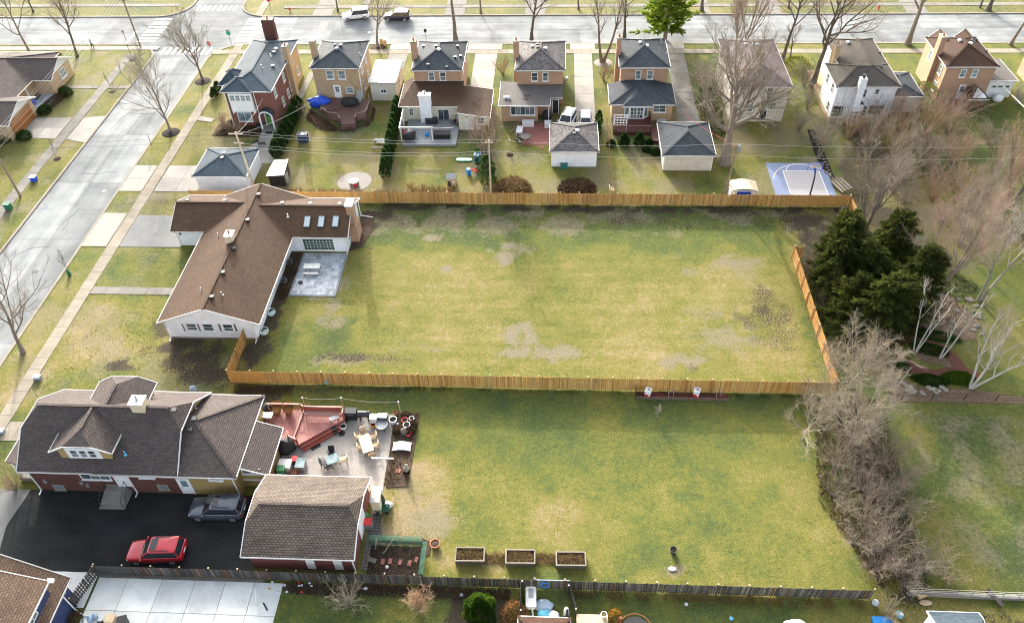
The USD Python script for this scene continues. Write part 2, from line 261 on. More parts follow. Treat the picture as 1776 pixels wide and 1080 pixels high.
plain('paver_grey', (.30, .33, .36), .8, .25, 1.2, bump=.2); plain('paver_pale', (.42, .45, .48), .8, .2, 1.2, bump=.2); plain('paver_dark', (.2, .225, .25), .8, .2, 1.2, bump=.2)
coursed('paver_herring', (.36, .33, .29), (.30, .285, .265), (.18, .165, .15), .2, .1, .012, blotch=.15)
coursed('paver_walk', (.16, .145, .13), (.11, .105, .10), (.05, .045, .04), .3, .3, .03, offset=0., blotch=.2)
plain('patio_red', (.24, .095, .078), .8, .12, .8, bump=.1); plain('court_blue', (.13, .17, .275), .6, .08, .8); plain('court_grey', (.25, .25, .265), .6, .06, .8)
plain('soil', (.060, .042, .030), 1., .45, 1.5, spec=.1, bump=.8, bscale=9., detail=8.); plain('soil_dark', (.026, .021, .017), 1., .5, 2., spec=.1, bump=.8, bscale=9., detail=8.); plain('mulch_red', (.095, .035, .028), 1., .35, 4., spec=.1, bump=.7, bscale=25.); plain('leaf_litter', (.12, .085, .058), 1., .5, 3., spec=.1, bump=.8, bscale=14., detail=8.); plain('path_red', (.135, .052, .036), .95, .22, 3., bump=.4); plain('gravel', (.20, .185, .17), .95, .3, 9., bump=.5); plain('skylight_glass', (.36, .42, .43), .12, .1, 2., spec=.7); plain('dry_turf', (.27, .21, .11), .95, .3, 1.2, bump=.5, bscale=30.); plain('sand_bare', (.34, .27, .17), .95, .25, 1.2, bump=.4)
# timber, metal, plastics
plain('cedar', (.41, .225, .066), .75, .22, 2.2, bump=.2); plain('cedar_warm', (.43, .245, .075), .75, .2, 2.2); plain('cedar_deep', (.33, .165, .045), .75, .22, 2.2); plain('cedar_grey', (.33, .21, .085), .8, .25, 3.); plain('cedar_pale', (.44, .27, .10), .75, .2, 2.); plain('cedar_post', (.30, .155, .045), .75, .2, 2.)
plain('wood_grey', (.080, .073, .067), .9, .35, 3., bump=.3); plain('wood_grey_dark', (.045, .041, .038), .9, .35, 3., bump=.3); plain('wood_grey_pale', (.135, .125, .114), .9, .3, 3., bump=.3); plain('wood_rust', (.11, .05, .028), .9, .25, 3.); plain('deck_grey', (.25, .26, .27), .8, .15, 1.5); plain('wood_pale', (.50, .42, .29), .7, .15, 3.); plain('wood_bench', (.19, .165, .132), .8, .2, 3.)
lined('deck_red', (.27, .10, .085), .14, var=.22, dark=.55, axis='u'); plain('rail_red', (.25, .062, .042), .6, .12, 2.); plain('rail_red_pale', (.40, .22, .18), .6, .1, 2.); lined('deck_brown', (.135, .075, .062), .14, var=.12, dark=.6); plain('rail_brown', (.10, .05, .042), .7, .15, 2.); plain('rail_brown_pale', (.24, .165, .14), .7, .15, 2.); lined('deck_maroon', (.10, .034, .030), .14, var=.15, dark=.6); plain('rail_maroon', (.075, .026, .022), .6, .15, 2.)
plain('metal_black', (.014, .014, .015), .4, .1, spec=.5); plain('metal_dark', (.05, .05, .052), .45, .1, metal=.4); plain('metal_light', (.33, .34, .35), .4, .1, metal=.6); plain('plastic_black', (.018, .018, .019), .5, .15); plain('cover_black', (.016, .016, .018), .7, .2, 5.); plain('plastic_white', (.66, .66, .65), .45, .05); plain('plastic_green', (.02, .11, .06), .5, .1); plain('plastic_green_bright', (.045, .19, .08), .5, .1); plain('cart_green', (.016, .04, .026), .5, .15); plain('plastic_blue', (.02, .20, .52), .45, .1); plain('tarp_blue', (.015, .07, .46), .5, .15, 3., bump=.3, bscale=6.); plain('tarp_pale', (.28, .37, .47), .5, .2, 2., bump=.4, bscale=5.); plain('plastic_red', (.52, .035, .035), .45, .1); plain('plastic_orange', (.62, .22, .02), .5, .1); plain('terracotta', (.36, .13, .07), .8, .15); plain('teal_green', (.02, .13, .12), .5, .1); plain('mint', (.35, .75, .58), .5, .05); plain('sky_plastic', (.10, .38, .55), .5, .1)
plain('fabric_white', (.58, .59, .60), .9, .06); plain('fabric_tan', (.46, .36, .24), .9, .15); plain('wicker', (.26, .13, .045), .8, .3, 6.); plain('stone', (.14, .128, .11), .9, .3, 2., bump=.4); plain('stone_pale', (.24, .215, .175), .9, .25, 2., bump=.4); plain('rust', (.16, .065, .03), .9, .3, 5.); plain('net_green', (.03, .19, .10), .7, .2); plain('cardboard', (.46, .33, .18), .9, .12); plain('pole_wood', (.24, .185, .135), .9, .25, 2.); plain('pole_pale', (.46, .38, .28), .9, .2, 2.); plain('wire_pale', (.62, .60, .56), .6, .05); plain('wire_dark', (.07, .07, .075), .7, .05); plain('sign_red', (.55, .03, .04), .45, .05); plain('sign_green', (.01, .34, .16), .45, .05); plain('hydrant_red', (.42, .03, .03), .5, .1)
def paint(name, col, rough=.28, metal=.3): mat(name, {'p': ('principled_bsdf', {'base_color': col, 'roughness': rough, 'metallic': metal, 'coat_weight': 1., 'coat_roughness': .04})}, [])
paint('car_red', (.33, .012, .022)); paint('car_grey', (.075, .085, .105), metal=.5); paint('car_white', (.80, .80, .80), metal=0.); paint('car_black', (.016, .016, .019)); paint('car_silver', (.52, .53, .54), metal=.5)
mat('car_glass', {'p': ('principled_bsdf', {'base_color': (.012, .014, .016), 'roughness': .04, 'specular_ior_level': .7})}, [])
mat('tail_red', {'p': ('principled_bsdf', {'base_color': (.30, .008, .01), 'roughness': .15})}, []); mat('lamp_clear', {'p': ('principled_bsdf', {'base_color': (.75, .75, .74), 'roughness': .1, 'specular_ior_level': .8})}, [])
plain('tyre', (.018, .018, .018), .85, .1); plain('rim', (.42, .42, .43), .3, .05, metal=.8); plain('skin', (.42, .26, .19), .6, .05); plain('cloth_grey', (.30, .33, .36), .9, .1); plain('cloth_dark', (.02, .02, .024), .9, .1); plain('hair_dark', (.02, .015, .012), .7, .1)
# plants
plain('bark_grey', (.185, .155, .125), .95, .3, 3., spec=.1, bump=.5, bscale=12.); plain('bark_dark', (.105, .088, .072), .95, .3, 3., spec=.1, bump=.5, bscale=12.); plain('bark_pale', (.28, .25, .20), .9, .22, 3., spec=.1); plain('bark_birch', (.46, .44, .40), .8, .22, 2.5, spec=.15)
plain('twig_grey', (.25, .215, .165), .95, .2, 2., spec=.1); plain('twig_brown', (.27, .205, .15), .95, .2, 2., spec=.1); plain('twig_pale', (.29, .245, .18), .95, .2, 2., spec=.1); plain('twig_tan', (.34, .235, .15), .95, .25, 1., spec=.1); plain('twig_rose', (.30, .21, .165), .95, .2, 1., spec=.1); plain('twig_silver', (.33, .305, .265), .95, .15, 2., spec=.1); plain('twig_dark', (.21, .175, .14), .95, .25, 2., spec=.1)
leafy('needle_dark', (.050, .062, .016), (.27, .30, .07), .45); leafy('needle_bright', (.13, .19, .02), (.36, .40, .05), .35); leafy('arbor_dark', (.032, .065, .018), (.14, .235, .055), .4); leafy('arbor_lime', (.035, .075, .010), (.24, .30, .03), .35); leafy('box_leaf', (.026, .055, .016), (.11, .175, .045), .35); leafy('groundcover', (.024, .06, .010), (.12, .20, .035), .3); leafy('groundcover_lime', (.05, .10, .008), (.19, .25, .022)); leafy('dry_stem', (.20, .135, .065), (.46, .33, .18), .2); leafy('dry_brown', (.09, .062, .038), (.25, .18, .11), .2); leafy('moss_leaf', (.10, .115, .02), (.28, .28, .05), .3); leafy('gold_leaf', (.30, .17, .03), (.55, .36, .08), .3); leafy('grass_blade', (.055, .075, .018), (.16, .15, .05), .3); leafy('hydrangea', (.22, .12, .05), (.48, .30, .14), .2)
# ================================================================== the ground
def rect(x0, x1, y0, y1): return sbox(x0, y0, x1, y1)
SX0, SX1, TY0, TY1 = -67.4, -58.1, 125.85, 136.7                 # the side street and the cross street
corner = 5.5
_cross = unary_union([rect(-150, 130, TY0, TY1), rect(SX0, SX1, 5, TY0+1), rect(SX0, SX1, TY1-1, 175)])
street_shape = _cross.buffer(corner, quad_segs=10).buffer(-corner, quad_segs=10)
def axis(lo, hi, step, extra): return np.unique(np.round(np.concatenate([np.arange(lo, hi+step, step), extra]), 3))
xs = np.concatenate([axis(-120, -70, .8, [SX0-.15, SX0+.1]), axis(-69.5, -50, .4, [SX1-.1, SX1+.15, SX0-.15, SX0+.1]), axis(-49.5, 45, .45, []), axis(45.6, 100, .8, [])])
ys = np.concatenate([axis(14, 121, .45, []), axis(121.4, 142, .4, [TY0-.15, TY0+.1, TY1-.1, TY1+.15]), axis(142.5, 152, .8, [])])
xs, ys = np.unique(xs), np.unique(ys)
xs = np.concatenate([[-900, -400, -200], xs, [160, 400, 900]]); ys = np.concatenate([[-300, -60], ys, [180, 260, 500, 1500]])
GX, GY = np.meshgrid(xs, ys, indexing='ij')
pts2 = np.stack([GX, GY], -1)
p3 = np.concatenate([pts2, np.zeros_like(GX)[..., None]], -1)
GZ = (meshkit.fbm(p3*.22, 3, 3)-.5)*.07
inside = shapely.contains_xy(street_shape.buffer(.06), GX, GY)
GZ = np.where(inside, -.45, GZ-.012)
def fb(sc, seed, oc=4): return meshkit.fbm(p3*sc, oc, seed)
def sm(x, a, b): t = np.clip((x-a)/(b-a), 0, 1); return t*t*(3-2*t)
rough_edge = (fb(.9, 11)-.5)*2.0+(fb(.3, 12)-.5)*1.2
dry = .45+(fb(.07, 21)-.5)*.8+(fb(.35, 22)-.5)*.55
soil = np.zeros_like(GX); pale = np.zeros_like(GX)
def blob(px, py, rx, ry, rot=0.):
    c = W2(px, py); d = pts2-c; ca, sa = math.cos(rot), math.sin(rot)
    u, v = (d[..., 0]*ca+d[..., 1]*sa)/rx, (-d[..., 0]*sa+d[..., 1]*ca)/ry
    return 1-sm(np.hypot(u, v)*.85+rough_edge*.9, .15, 1.45)
def zone(x0, x1, y0, y1, soft=1.5):
    r = rough_edge*soft
    return sm(GX+r, x0-soft, x0+soft)*(1-sm(GX+r, x1-soft, x1+soft))*sm(GY+r, y0-soft, y0+soft)*(1-sm(GY+r, y1-soft, y1+soft))
# the large enclosed lawn: straw-yellow middle, greener rim, thin grey grass under the far fence
z = zone(-21, 27, 52, 73, 1.2); dry = dry*(1-z)+z*(.56+(fb(.10, 31)-.5)*.7+(fb(.5, 32)-.5)*.3)
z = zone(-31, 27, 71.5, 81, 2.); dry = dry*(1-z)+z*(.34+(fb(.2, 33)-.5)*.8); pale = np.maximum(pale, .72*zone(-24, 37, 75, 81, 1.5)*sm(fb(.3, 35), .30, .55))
z = zone(-30, -22, 51, 60, 1.5); dry = dry*(1-z)+z*(.30+(fb(.3, 34)-.5)*.8)
soil = np.maximum(soil, np.maximum(.9*zone(-22, 38, 79.6, 81.4, .5)*sm(fb(.7, 36), .30, .55), .62*zone(2, 38, 77, 81.4, 1.2)*sm(fb(.5, 38), .35, .6))); soil = np.maximum(soil, .9*zone(29, 37, 70, 79, 1.2)*sm(fb(.6, 37), .42, .6))
# the lower lawn: green under the fence, straw towards the patio
z = zone(-22, 27, 42, 50.5, 1.5); dry = dry*(1-z)+z*(.30+(fb(.2, 41)-.5)*.7)
z = zone(-14, 27, 31, 42, 1.5); dry = dry*(1-z)+z*(.50+(fb(.14, 42)-.5)*.7+(fb(.9, 44)-.5)*.4)
z = zone(-16, -9, 31, 42, 1.2); dry = dry*(1-z)+z*(.85+(fb(.5, 43)-.5)*.8)
z = zone(-13, -3, 30, 34, 1.); dry = dry*(1-z)+z*(.62+(fb(.5, 45)-.5)*.8)
# the lawns beyond the thicket, the front lawns, the back yards
z = zone(33, 75, 30, 49, 1.5); dry = dry*(1-z)+z*(.28+(fb(.15, 51)-.5)*1.3); pale = np.maximum(pale, z*(.34+.3*sm(fb(.5, 93, 6), .35, .65)))
z = zone(40, 80, 50, 95, 3); dry = dry*(1-z)+z*(.45+(fb(.12, 52)-.5)*1.2); pale = np.maximum(pale, .5*z*sm(fb(.2, 53), .5, .7))
z = zone(-60, -32, 47, 63, 1.); dry = dry*(1-z)+z*(.58+(fb(.2, 54)-.5)*1.2); pale = np.maximum(pale, z*(.25+.35*sm(fb(.3, 95, 5), .4, .65)))
z = zone(-60, -45, 63, 123, 1.); dry = dry*(1-z)+z*(.50+(fb(.25, 55)-.5)*1.0); pale = np.maximum(pale, z*(.22+.3*sm(fb(.35, 97, 5), .4, .65)))
z = zone(-110, -68, 40, 124, 1.); dry = dry*(1-z)+z*(.45+(fb(.2, 56)-.5)*.8); pale = np.maximum(pale, z*(.40+.3*sm(fb(.35, 98, 5), .4, .65)))
z = zone(-50, 40, 82, 106, 1.); dry = dry*(1-z)+z*(.55+(fb(.2, 57)-.5)*1.1); pale = np.maximum(pale, z*(.30+.35*sm(fb(.35, 96, 5), .4, .65)))
z = zone(-40, -23, 82, 92, 1.5); dry = dry*(1-z)+z*(.66+(fb(.3, 58)-.5)*1.0)
z = zone(-130, 110, 136, 152, 1.); dry = dry*(1-z)+z*(.45+(fb(.2, 59)-.5)*.9); pale = np.maximum(pale, .5*z)
z = zone(-40, 20, 24, 29.6, .8); dry = dry*(1-z)+z*(.30+(fb(.4, 60)-.5)*.7)
z = zone(26, 60, 20, 29.6, .8); dry = dry*(1-z)+z*.7; soil = np.maximum(soil, .6*z*sm(fb(.5, 61), .45, .6))
for px, py, rx, ry, a in ((1330, 538, 4.2, 3.4, .60), (1348, 580, 3.2, 2.6, .5), (1300, 525, 2.6, 1.6, .5), (1325, 535, 1.6, 1.2, .8), (1230, 640, 2.6, .55, .55), (320, 620, 3., 2.2, .9), (350, 650, 2.4, 2., .8), (300, 600, 3.4, 1.2, .95), (285, 570, 1.4, 3., .75), (200, 634, 1.3, .8, .95), (225, 640, 1.2, .5, .7), (345, 605, 2.6, 2., .7), (600, 620, 3.6, .8, .7), (680, 622, 3., .8, .55), (470, 540, 1., 6., .9), (440, 610, 2., 2.5, .85), (640, 390, 1.4, 3.5, .9), (655, 372, 2.4, 1., .9), (890, 425, 1.2, .5, .25), (915, 450, 1.4, .5, .25), (1400, 380, 3.2, 1.6, .85), (1255, 640, 1.2, .5, .6), (380, 395, 1., 4., 0.), (300, 350, 4., 1.6, .55), (255, 345, 3., 1.2, .35), (760, 150, .5, .5, 0.), (940, 590, 1., 1., .1), (245, 545, 0.6, .6, .4)):
    if a: soil = np.maximum(soil, a*blob(px, py, rx, ry))
for px, py, rx, ry, a in ((885, 437, 2.1, 2.0, .95), (750, 412, 1.2, .6, .9), (772, 466, .9, .5, .8), (895, 585, 2.2, 1.8, .75), (955, 612, 2.6, 1.3, .85), (900, 610, 2.2, 1., .7), (755, 607, 1.1, .5, .8), (1265, 455, 3.2, 1.3, .55), (1200, 470, 1.6, 1., .5), (1190, 445, 2., 1.2, .3), (1230, 545, 3., 1.2, .4), (1260, 590, 4., 2.4, .5), (1200, 625, 2.6, .9, .6), (730, 605, 3., 1.4, .4), (1290, 470, 2., 1.4, .4), (590, 625, 4., .8, .5), (760, 640, 3., 1., .3), (840, 640, 2.4, .6, .3), (490, 500, 1.5, 3., .35), (575, 520, 2., 3., .55), (520, 560, 2., 2., .3), (270, 340, 5., 1.5, .6), (1165, 990, .9, .5, .6), (800, 900, 2.4, 1.2, .3), (730, 840, 2., 1.5, .45), (740, 905, 1.8, 1.6, .5), (1440, 690, 2., 1., .0)):
    if a: pale = np.maximum(pale, min(1., a*1.45)*blob(px, py, rx*1.15, ry*1.15))
z = zone(37, 64, 74, 101, 2.5); soil = np.maximum(soil, .55*z*sm(fb(.25, 91), .38, .6)); pale = np.maximum(pale, .7*z*sm(fb(.3, 92), .42, .6))
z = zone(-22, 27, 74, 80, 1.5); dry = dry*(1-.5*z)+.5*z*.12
# bare ground under the thicket, the firs and along the dark fence
soil = np.maximum(soil, .8*zone(28.6, 40, 58, 77, 2.5)); soil = np.maximum(soil, .75*zone(26.3, 31, 28, 52, 2.)*sm(fb(.5, 75), .2, .5)); soil = np.maximum(soil, .75*zone(37, 46, 76, 104, 2.)*sm(fb(.3, 71), .35, .55)); soil = np.maximum(soil, .9*zone(-23, -3.4, 28.6, 29.8, .4)); soil = np.maximum(soil, .85*zone(-8, -3, 24, 29.8, .5))
soil = np.maximum(soil, .8*zone(-47, -22, 81.6, 84, .6)*sm(fb(.6, 73), .35, .55)); soil = np.maximum(soil, .6*zone(-32, -14, 49.6, 50.7, .4)); soil = np.maximum(soil, .8*zone(-32, -27, 47.2, 50.5, .5))
gm = Geo().grid(np.stack([GX, GY, GZ], -1)); gv, gf = gm.get()
stripes = .5+.5*np.sin(GY*3.6+fb(.2, 81)*4)
dry = np.clip(dry+.10*(stripes-.5)*zone(-20, 27, 52, 72, 1.), 0, 1)
mat('lawn', {'g': ('geometry', {}), 'ad': ('attribute', {'attribute': 'dry'}), 'as': ('attribute', {'attribute': 'soil'}), 'ap': ('attribute', {'attribute': 'pale'}),
    'n1': ('noise_texture', {'scale': 2.2, 'detail': 8., 'roughness': .72}), 'n2': ('noise_texture', {'scale': 9., 'detail': 6., 'roughness': .75}), 'n3': ('noise_texture', {'scale': 5., 'detail': 9., 'roughness': .7}),
    'sc': ('mapping', {'scale': (1., 1.9, 1.)}),
    'n0': ('noise_texture', {'scale': .42, 'detail': 9., 'roughness': .68}), 'm0': ('math', {'math_type': 'multiply_add', 'value2': .8, 'value3': -.4}), 'a0': ('math', {'math_type': 'add'}), 'm1': ('math', {'math_type': 'multiply_add', 'value2': 1.15, 'value3': -.575}), 'm2': ('math', {'math_type': 'multiply_add', 'value2': 1.5, 'value3': -.75}), 'a1': ('math', {'math_type': 'add'}), 'a2': ('math', {'math_type': 'add'}),
    'r': ('rgb_ramp', {'ramp': [(0, (.052, .072, .028)), (.28, (.082, .105, .032)), (.5, (.128, .132, .030)), (.72, (.172, .152, .048)), (.9, (.215, .175, .085)), (1., (.25, .20, .115))]}),
    'ms': ('math', {'math_type': 'multiply_add', 'value2': 2.4, 'value3': -1.25}), 'as2': ('math', {'math_type': 'add'}), 'rs': ('map_range', {'range_type': 'smoothstep', 'from_min': .32, 'from_max': .72}),
    'rsoil': ('rgb_ramp', {'ramp': [(.25, (.022, .019, .014)), (.5, (.052, .043, .031)), (.8, (.11, .093, .067))]}), 'rpale': ('rgb_ramp', {'ramp': [(.25, (.12, .105, .070)), (.7, (.23, .20, .135))]}),
    'mp': ('math', {'math_type': 'multiply_add', 'value2': 1.2, 'value3': -.6}), 'ap2': ('math', {'math_type': 'add'}), 'rp': ('map_range', {'range_type': 'smoothstep', 'from_min': .3, 'from_max': .95}),
    'x1': ('mix_color', {}), 'x2': ('mix_color', {}), 'n4': ('noise_texture', {'scale': 7., 'detail': 9., 'roughness': .82}), 'mv': ('map_range', {'from_min': .3, 'from_max': .7, 'to_min': .42, 'to_max': 1.58}), 'h': ('hsv', {}),
    'b': ('bump', {'strength': .8, 'distance': .12}), 'p': ('principled_bsdf', {'roughness': .95, 'specular_ior_level': .08})},
    [('g.position', 'sc.vector'), ('g.position', 'n1.vector'), ('sc.vector', 'n2.vector'), ('g.position', 'n3.vector'), ('g.position', 'n4.vector'), ('n1.fac', 'm1.value1'), ('n2.fac', 'm2.value1'), ('m1.value', 'a1.value1'), ('m2.value', 'a1.value2'), ('g.position', 'n0.vector'), ('n0.fac', 'm0.value1'), ('a1.value', 'a0.value1'), ('m0.value', 'a0.value2'), ('a0.value', 'a2.value1'), ('ad.fac', 'a2.value2'), ('a2.value', 'r.fac'),
     ('n3.fac', 'ms.value1'), ('ms.value', 'as2.value1'), ('as.fac', 'as2.value2'), ('as2.value', 'rs.value'), ('n2.fac', 'rsoil.fac'), ('n1.fac', 'mp.value1'), ('mp.value', 'ap2.value1'), ('ap.fac', 'ap2.value2'), ('ap2.value', 'rp.value'), ('n2.fac', 'rpale.fac'),
     ('rp.result', 'x1.fac'), ('r.color', 'x1.a'), ('rpale.color', 'x1.b'), ('rs.result', 'x2.fac'), ('x1.result', 'x2.a'), ('rsoil.color', 'x2.b'), ('n4.fac', 'mv.value'), ('mv.result', 'h.value'), ('x2.result', 'h.color'), ('h.color', 'p.base_color'), ('n4.fac', 'b.height'), ('b.normal', 'p.normal')])
data(raw_mesh(path_of('ground'), gv, gf, 'lawn', None, None, {'dry': dry.ravel(), 'soil': soil.ravel(), 'pale': pale.ravel()}), kind='structure')

class Struct(Thing):
    def __init__(s, name, label=None): super().__init__(name, label, None, kind='structure')
def slab_box(x0, x1, y0, y1, z0, z1, gap=.012):
    return Geo().bx(x0+gap, x1-gap, y0+gap, y1-gap, z0, z1)
def slabs(st, name, x0, x1, y0, y1, nx, ny, m, z=.02, z0=-.1, gap=.015, jit=.006, seed=0, mats=None):
    r = random.Random(seed+int(x0*7+y0*13))
    for i in range(nx):
        for j in range(ny):
            a, b = x0+(x1-x0)*i/nx, x0+(x1-x0)*(i+1)/nx; c, d = y0+(y1-y0)*j/ny, y0+(y1-y0)*(j+1)/ny
            st.part(name, slab_box(a, b, c, d, z0, z+r.uniform(-jit, jit), gap), r.choice(mats) if mats else m)
def qslabs(st, name, q, nu, nv, m, z=.02, z0=-.1, gap=.006, seed=0):
    """Slabs in a bilinear quad q (four ground corners, in order)."""
    q = [np.asarray(p, float)[:2] for p in q]; r = random.Random(seed)
    at = lambda u, v: (q[0]*(1-u)+q[1]*u)*(1-v)+(q[3]*(1-u)+q[2]*u)*v
    for i in range(nu):
        for j in range(nv):
            u0, u1, v0, v1 = i/nu+gap/2, (i+1)/nu-gap/2, j/nv+gap/2, (j+1)/nv-gap/2
            st.part(name, Geo().prism([at(u0, v0), at(u1, v0), at(u1, v1), at(u0, v1)], z0, z+r.uniform(-.005, .005)), m)
# ---- streets: concrete panels 12 cm below the lawns, kerbs along them
st = Struct('street'); RZ = -.10
g = Geo()
ring = np.array(street_shape.intersection(rect(-140, 120, 6, 165)).exterior.coords)[:-1]
st.part('road_bed', Geo().prism(ring, -.4, RZ-.012), 'concrete_dull')
for i in range(-6, 17):                                           # cross street, east of the crossing
    x0, x1 = SX1+4.6+(i+6)*7.2, SX1+4.6+(i+7)*7.2
    for y0, y1 in ((TY0, 131.2), (131.2, TY1)): st.part('road_panel', slab_box(x0, x1, y0, y1, -.3, RZ, .014), 'concrete_road')
for i in range(6):
    x1 = SX0-4.6-i*7.2; 
    for y0, y1 in ((TY0, 131.2), (131.2, TY1)): st.part('road_panel', slab_box(x1-7.2, x1, y0, y1, -.3, RZ, .014), 'concrete_road')
ys_ = np.linspace(26, TY0-4.8, 17)
for a, b in zip(ys_[:-1], ys_[1:]):
    for x0, x1 in ((SX0, -62.6), (-62.6, SX1)): st.part('road_panel', slab_box(x0, x1, a, b, -.3, RZ, .014), 'concrete_road_side')
mid = street_shape.intersection(rect(SX0-4.6, SX1+4.6, TY0-4.8, 170))
st.part('crossing_panel', Geo().prism(np.array(mid.exterior.coords)[:-1], -.3, RZ), 'concrete_road')
kerb_out = street_shape.buffer(.02, quad_segs=10); kerb_geo = kerb_out.buffer(.28, quad_segs=10).difference(street_shape.buffer(-.02, quad_segs=10))
for pl in (kerb_geo.intersection(b) for b in (rect(SX1-.5, 118, 100, TY0+3), rect(-138, SX0+.5, 100, TY0+3), rect(SX1-.5, 118, TY1-3, 163), rect(-138, SX0+.5, TY1-3, 163), rect(SX1-.5, SX1+.5, 26, 100), rect(SX0-.5, SX0+.5, 26, 100))):
    for q in (pl.geoms if hasattr(pl, 'geoms') else [pl]):
        if isinstance(q, Polygon) and q.area > .3: st.part('kerb', Geo().prism(np.array(q.simplify(.01).exterior.coords)[:-1], -.3, .035), 'concrete_walk')
for px, py, w, d in ((1672, 29, 2.4, .8), (1712, 28.5, 2.4, 1.2), (1120, 52, 3.2, 1.6), (560, 45, 1.6, 4.0)): c = W2(px, py); st.part('road_patch', Geo().box((*c, RZ), (w, d, .012)), 'asphalt_grey')
for px, py in ((640, 55), (1260, 50), (180, 330), (60, 470)): c = W2(px, py); st.part('manhole_cover', Geo().lathe((*c, RZ-.01), [(.38, 0), (.38, .018), (0, .018)], 16), 'metal_dark')
for px, py, L, a in ((205, 210, 6, 1.45), (120, 380, 5, 1.6), (60, 430, 3.4, .4), (170, 300, 4.6, .1), (1000, 50, 5, .05), (1400, 45, 4, .3), (760, 60, 6, .1)):
    c = W2(px, py); u = np.linspace(-.5, .5, 14); n_ = (meshkit.noise(np.c_[u*5+px, u*0+py, u*0], 5)-.5)*.7; q = np.c_[c[0]+u*L*math.cos(a)-n_*math.sin(a), c[1]+u*L*math.sin(a)+n_*math.cos(a), np.full(14, RZ+.0)]; st.part('tar_seam', Geo().tube(q, .02, 4), 'metal_dark')
# ---- painted crossings
cw = Struct('crosswalk_marking')
def stripe(x0, x1, y0, y1): cw.part('stripe', Geo().bx(x0, x1, y0, y1, RZ-.02, RZ+.005), 'road_paint')
for k in range(9): stripe(-66.8+k*1.0, -66.35+k*1.0, 122.2, 124.6)
for k in range(9): stripe(-72.6, -69.4, 127.0+k*1.08, 127.45+k*1.08)
for k in range(8): stripe(-66.4+k*1.0, -65.95+k*1.0, 139.2, 141.6)
for k in range(9): stripe(-55.4, -52.2, 127.0+k*1.08, 127.45+k*1.08)
stripe(-74.4, -74.0, 126.4, 131); stripe(-50.6, -50.2, 131.6, 136.2)
# ---- sidewalks
sw = Struct('sidewalk')
def walk_y(x0, x1, ya, yb, pitch=1.52, m='concrete_walk'):
    n = int(round((yb-ya)/pitch)); slabs(sw, 'paving_slab', x0, x1, ya, yb, 1, n, m, .03)
def walk_x(xa, xb, y0, y1, pitch=1.52, m='concrete_walk'):
    n = int(round((xb-xa)/pitch)); slabs(sw, 'paving_slab', xa, xb, y0, y1, n, 1, m, .03)
walk_y(-54.6, -53.15, 40, 122.0); walk_x(-58.2, 85, 122.15, 123.6); walk_y(-72.4, -70.9, 62, 122.2, m='concrete_dull'); walk_x(-105, -67.6, 123.7, 125.0, m='concrete_pale')
walk_x(-50, 82, 139.9, 141.1, 3.0, 'concrete_dull'); walk_x(-105, -70, 141.0, 142.2, 3.0, 'concrete_dull'); walk_y(-54.6, -53.2, 123.6, 126.0, 1.2); walk_y(-54.6, -53.2, 137.0, 148, 1.5)
slabs(sw, 'paving_slab', -53.1, -43.2, 63.6, 64.8, 6, 1, 'concrete_dull', .03)           # ranch front path
slabs(sw, 'paving_slab', -53.1, -49.3, 43.0, 45.3, 3, 1, 'concrete_walk', .03)           # path to the gabled house
slabs(sw, 'paving_slab', -77.5, -72.5, 110.6, 111.5, 4, 1, 'concrete_dull', .03); slabs(sw, 'paving_slab', -70.8, -67.6, 110.6, 111.5, 2, 1, 'concrete_dull', .03)
# ---- driveways
dw = Struct('driveway')
slabs(dw, 'drive_slab', -58.0, -54.7, 83.4, 89.4, 1, 2, 'concrete_pale', .03); slabs(dw, 'drive_slab', -53.05, -47.2, 83.4, 89.4, 2, 2, 'concrete_pale', .03)
slabs(dw, 'drive_slab', -58.0, -54.7, 72.0, 78.7, 1, 2, 'concrete_pale', .03)
dw.part('asphalt_strip', Geo().prism([(-53.1, 72.0), (-45.4, 72.0), (-45.4, 78.2), (-53.1, 78.3)], -.1, .024), 'asphalt_grey')
qslabs(dw, 'drive_slab', [(-78.4, 96.4), (-72.5, 96.0), (-72.5, 101.8), (-78.4, 101.8)], 2, 2, 'concrete_pale', .03); qslabs(dw, 'drive_slab', [(-70.8, 95.9), (-67.6, 95.0), (-67.6, 102.4), (-70.8, 101.8)], 1, 2, 'concrete_pale', .03)
slabs(dw, 'drive_slab', 3.0, 5.95, 98.5, 122.1, 1, 9, 'concrete_pale', .03); slabs(dw, 'drive_slab', 1.8, 3.0, 98.5, 104, 1, 2, 'concrete_pale', .03); slabs(dw, 'drive_slab', 2.4, 6.5, 123.65, TY0, 1, 1, 'concrete_pale', .03)
slabs(dw, 'drive_slab', -13.2, -9.6, 106, 122.1, 1, 6, 'concrete_pale', .03); slabs(dw, 'drive_slab', -14.6, -8.9, 123.65, TY0, 2, 1, 'concrete_pale', .03)
slabs(dw, 'drive_slab', -27.6, -24.4, 114, 122.1, 1, 3, 'concrete_dull', .03); slabs(dw, 'drive_slab', -27.8, -24.2, 123.65, TY0, 1, 1, 'concrete_pale', .03)
slabs(dw, 'drive_slab', 17.9, 20.9, 97, 122.1, 1, 8, 'concrete_dull', .025); slabs(dw, 'drive_slab', 17.6, 21.2, 123.65, TY0, 1, 1, 'concrete_pale', .03)
for x in (-44, -20, -5.5, 16.5, 36, 61): slabs(dw, 'drive_slab', x, x+3.6, TY1, 139.8, 1, 1, 'concrete_dull', .03); slabs(dw, 'drive_slab', x, x+3.6, 141.2, 150, 1, 2, 'concrete_dull', .03)
for x in (-35.5, 26): slabs(dw, 'drive_slab', x, x+1.2, TY1, 139.8, 1, 1, 'concrete_dull', .03); slabs(dw, 'drive_slab', x, x+1.2, 141.2, 150, 1, 3, 'concrete_dull', .03)
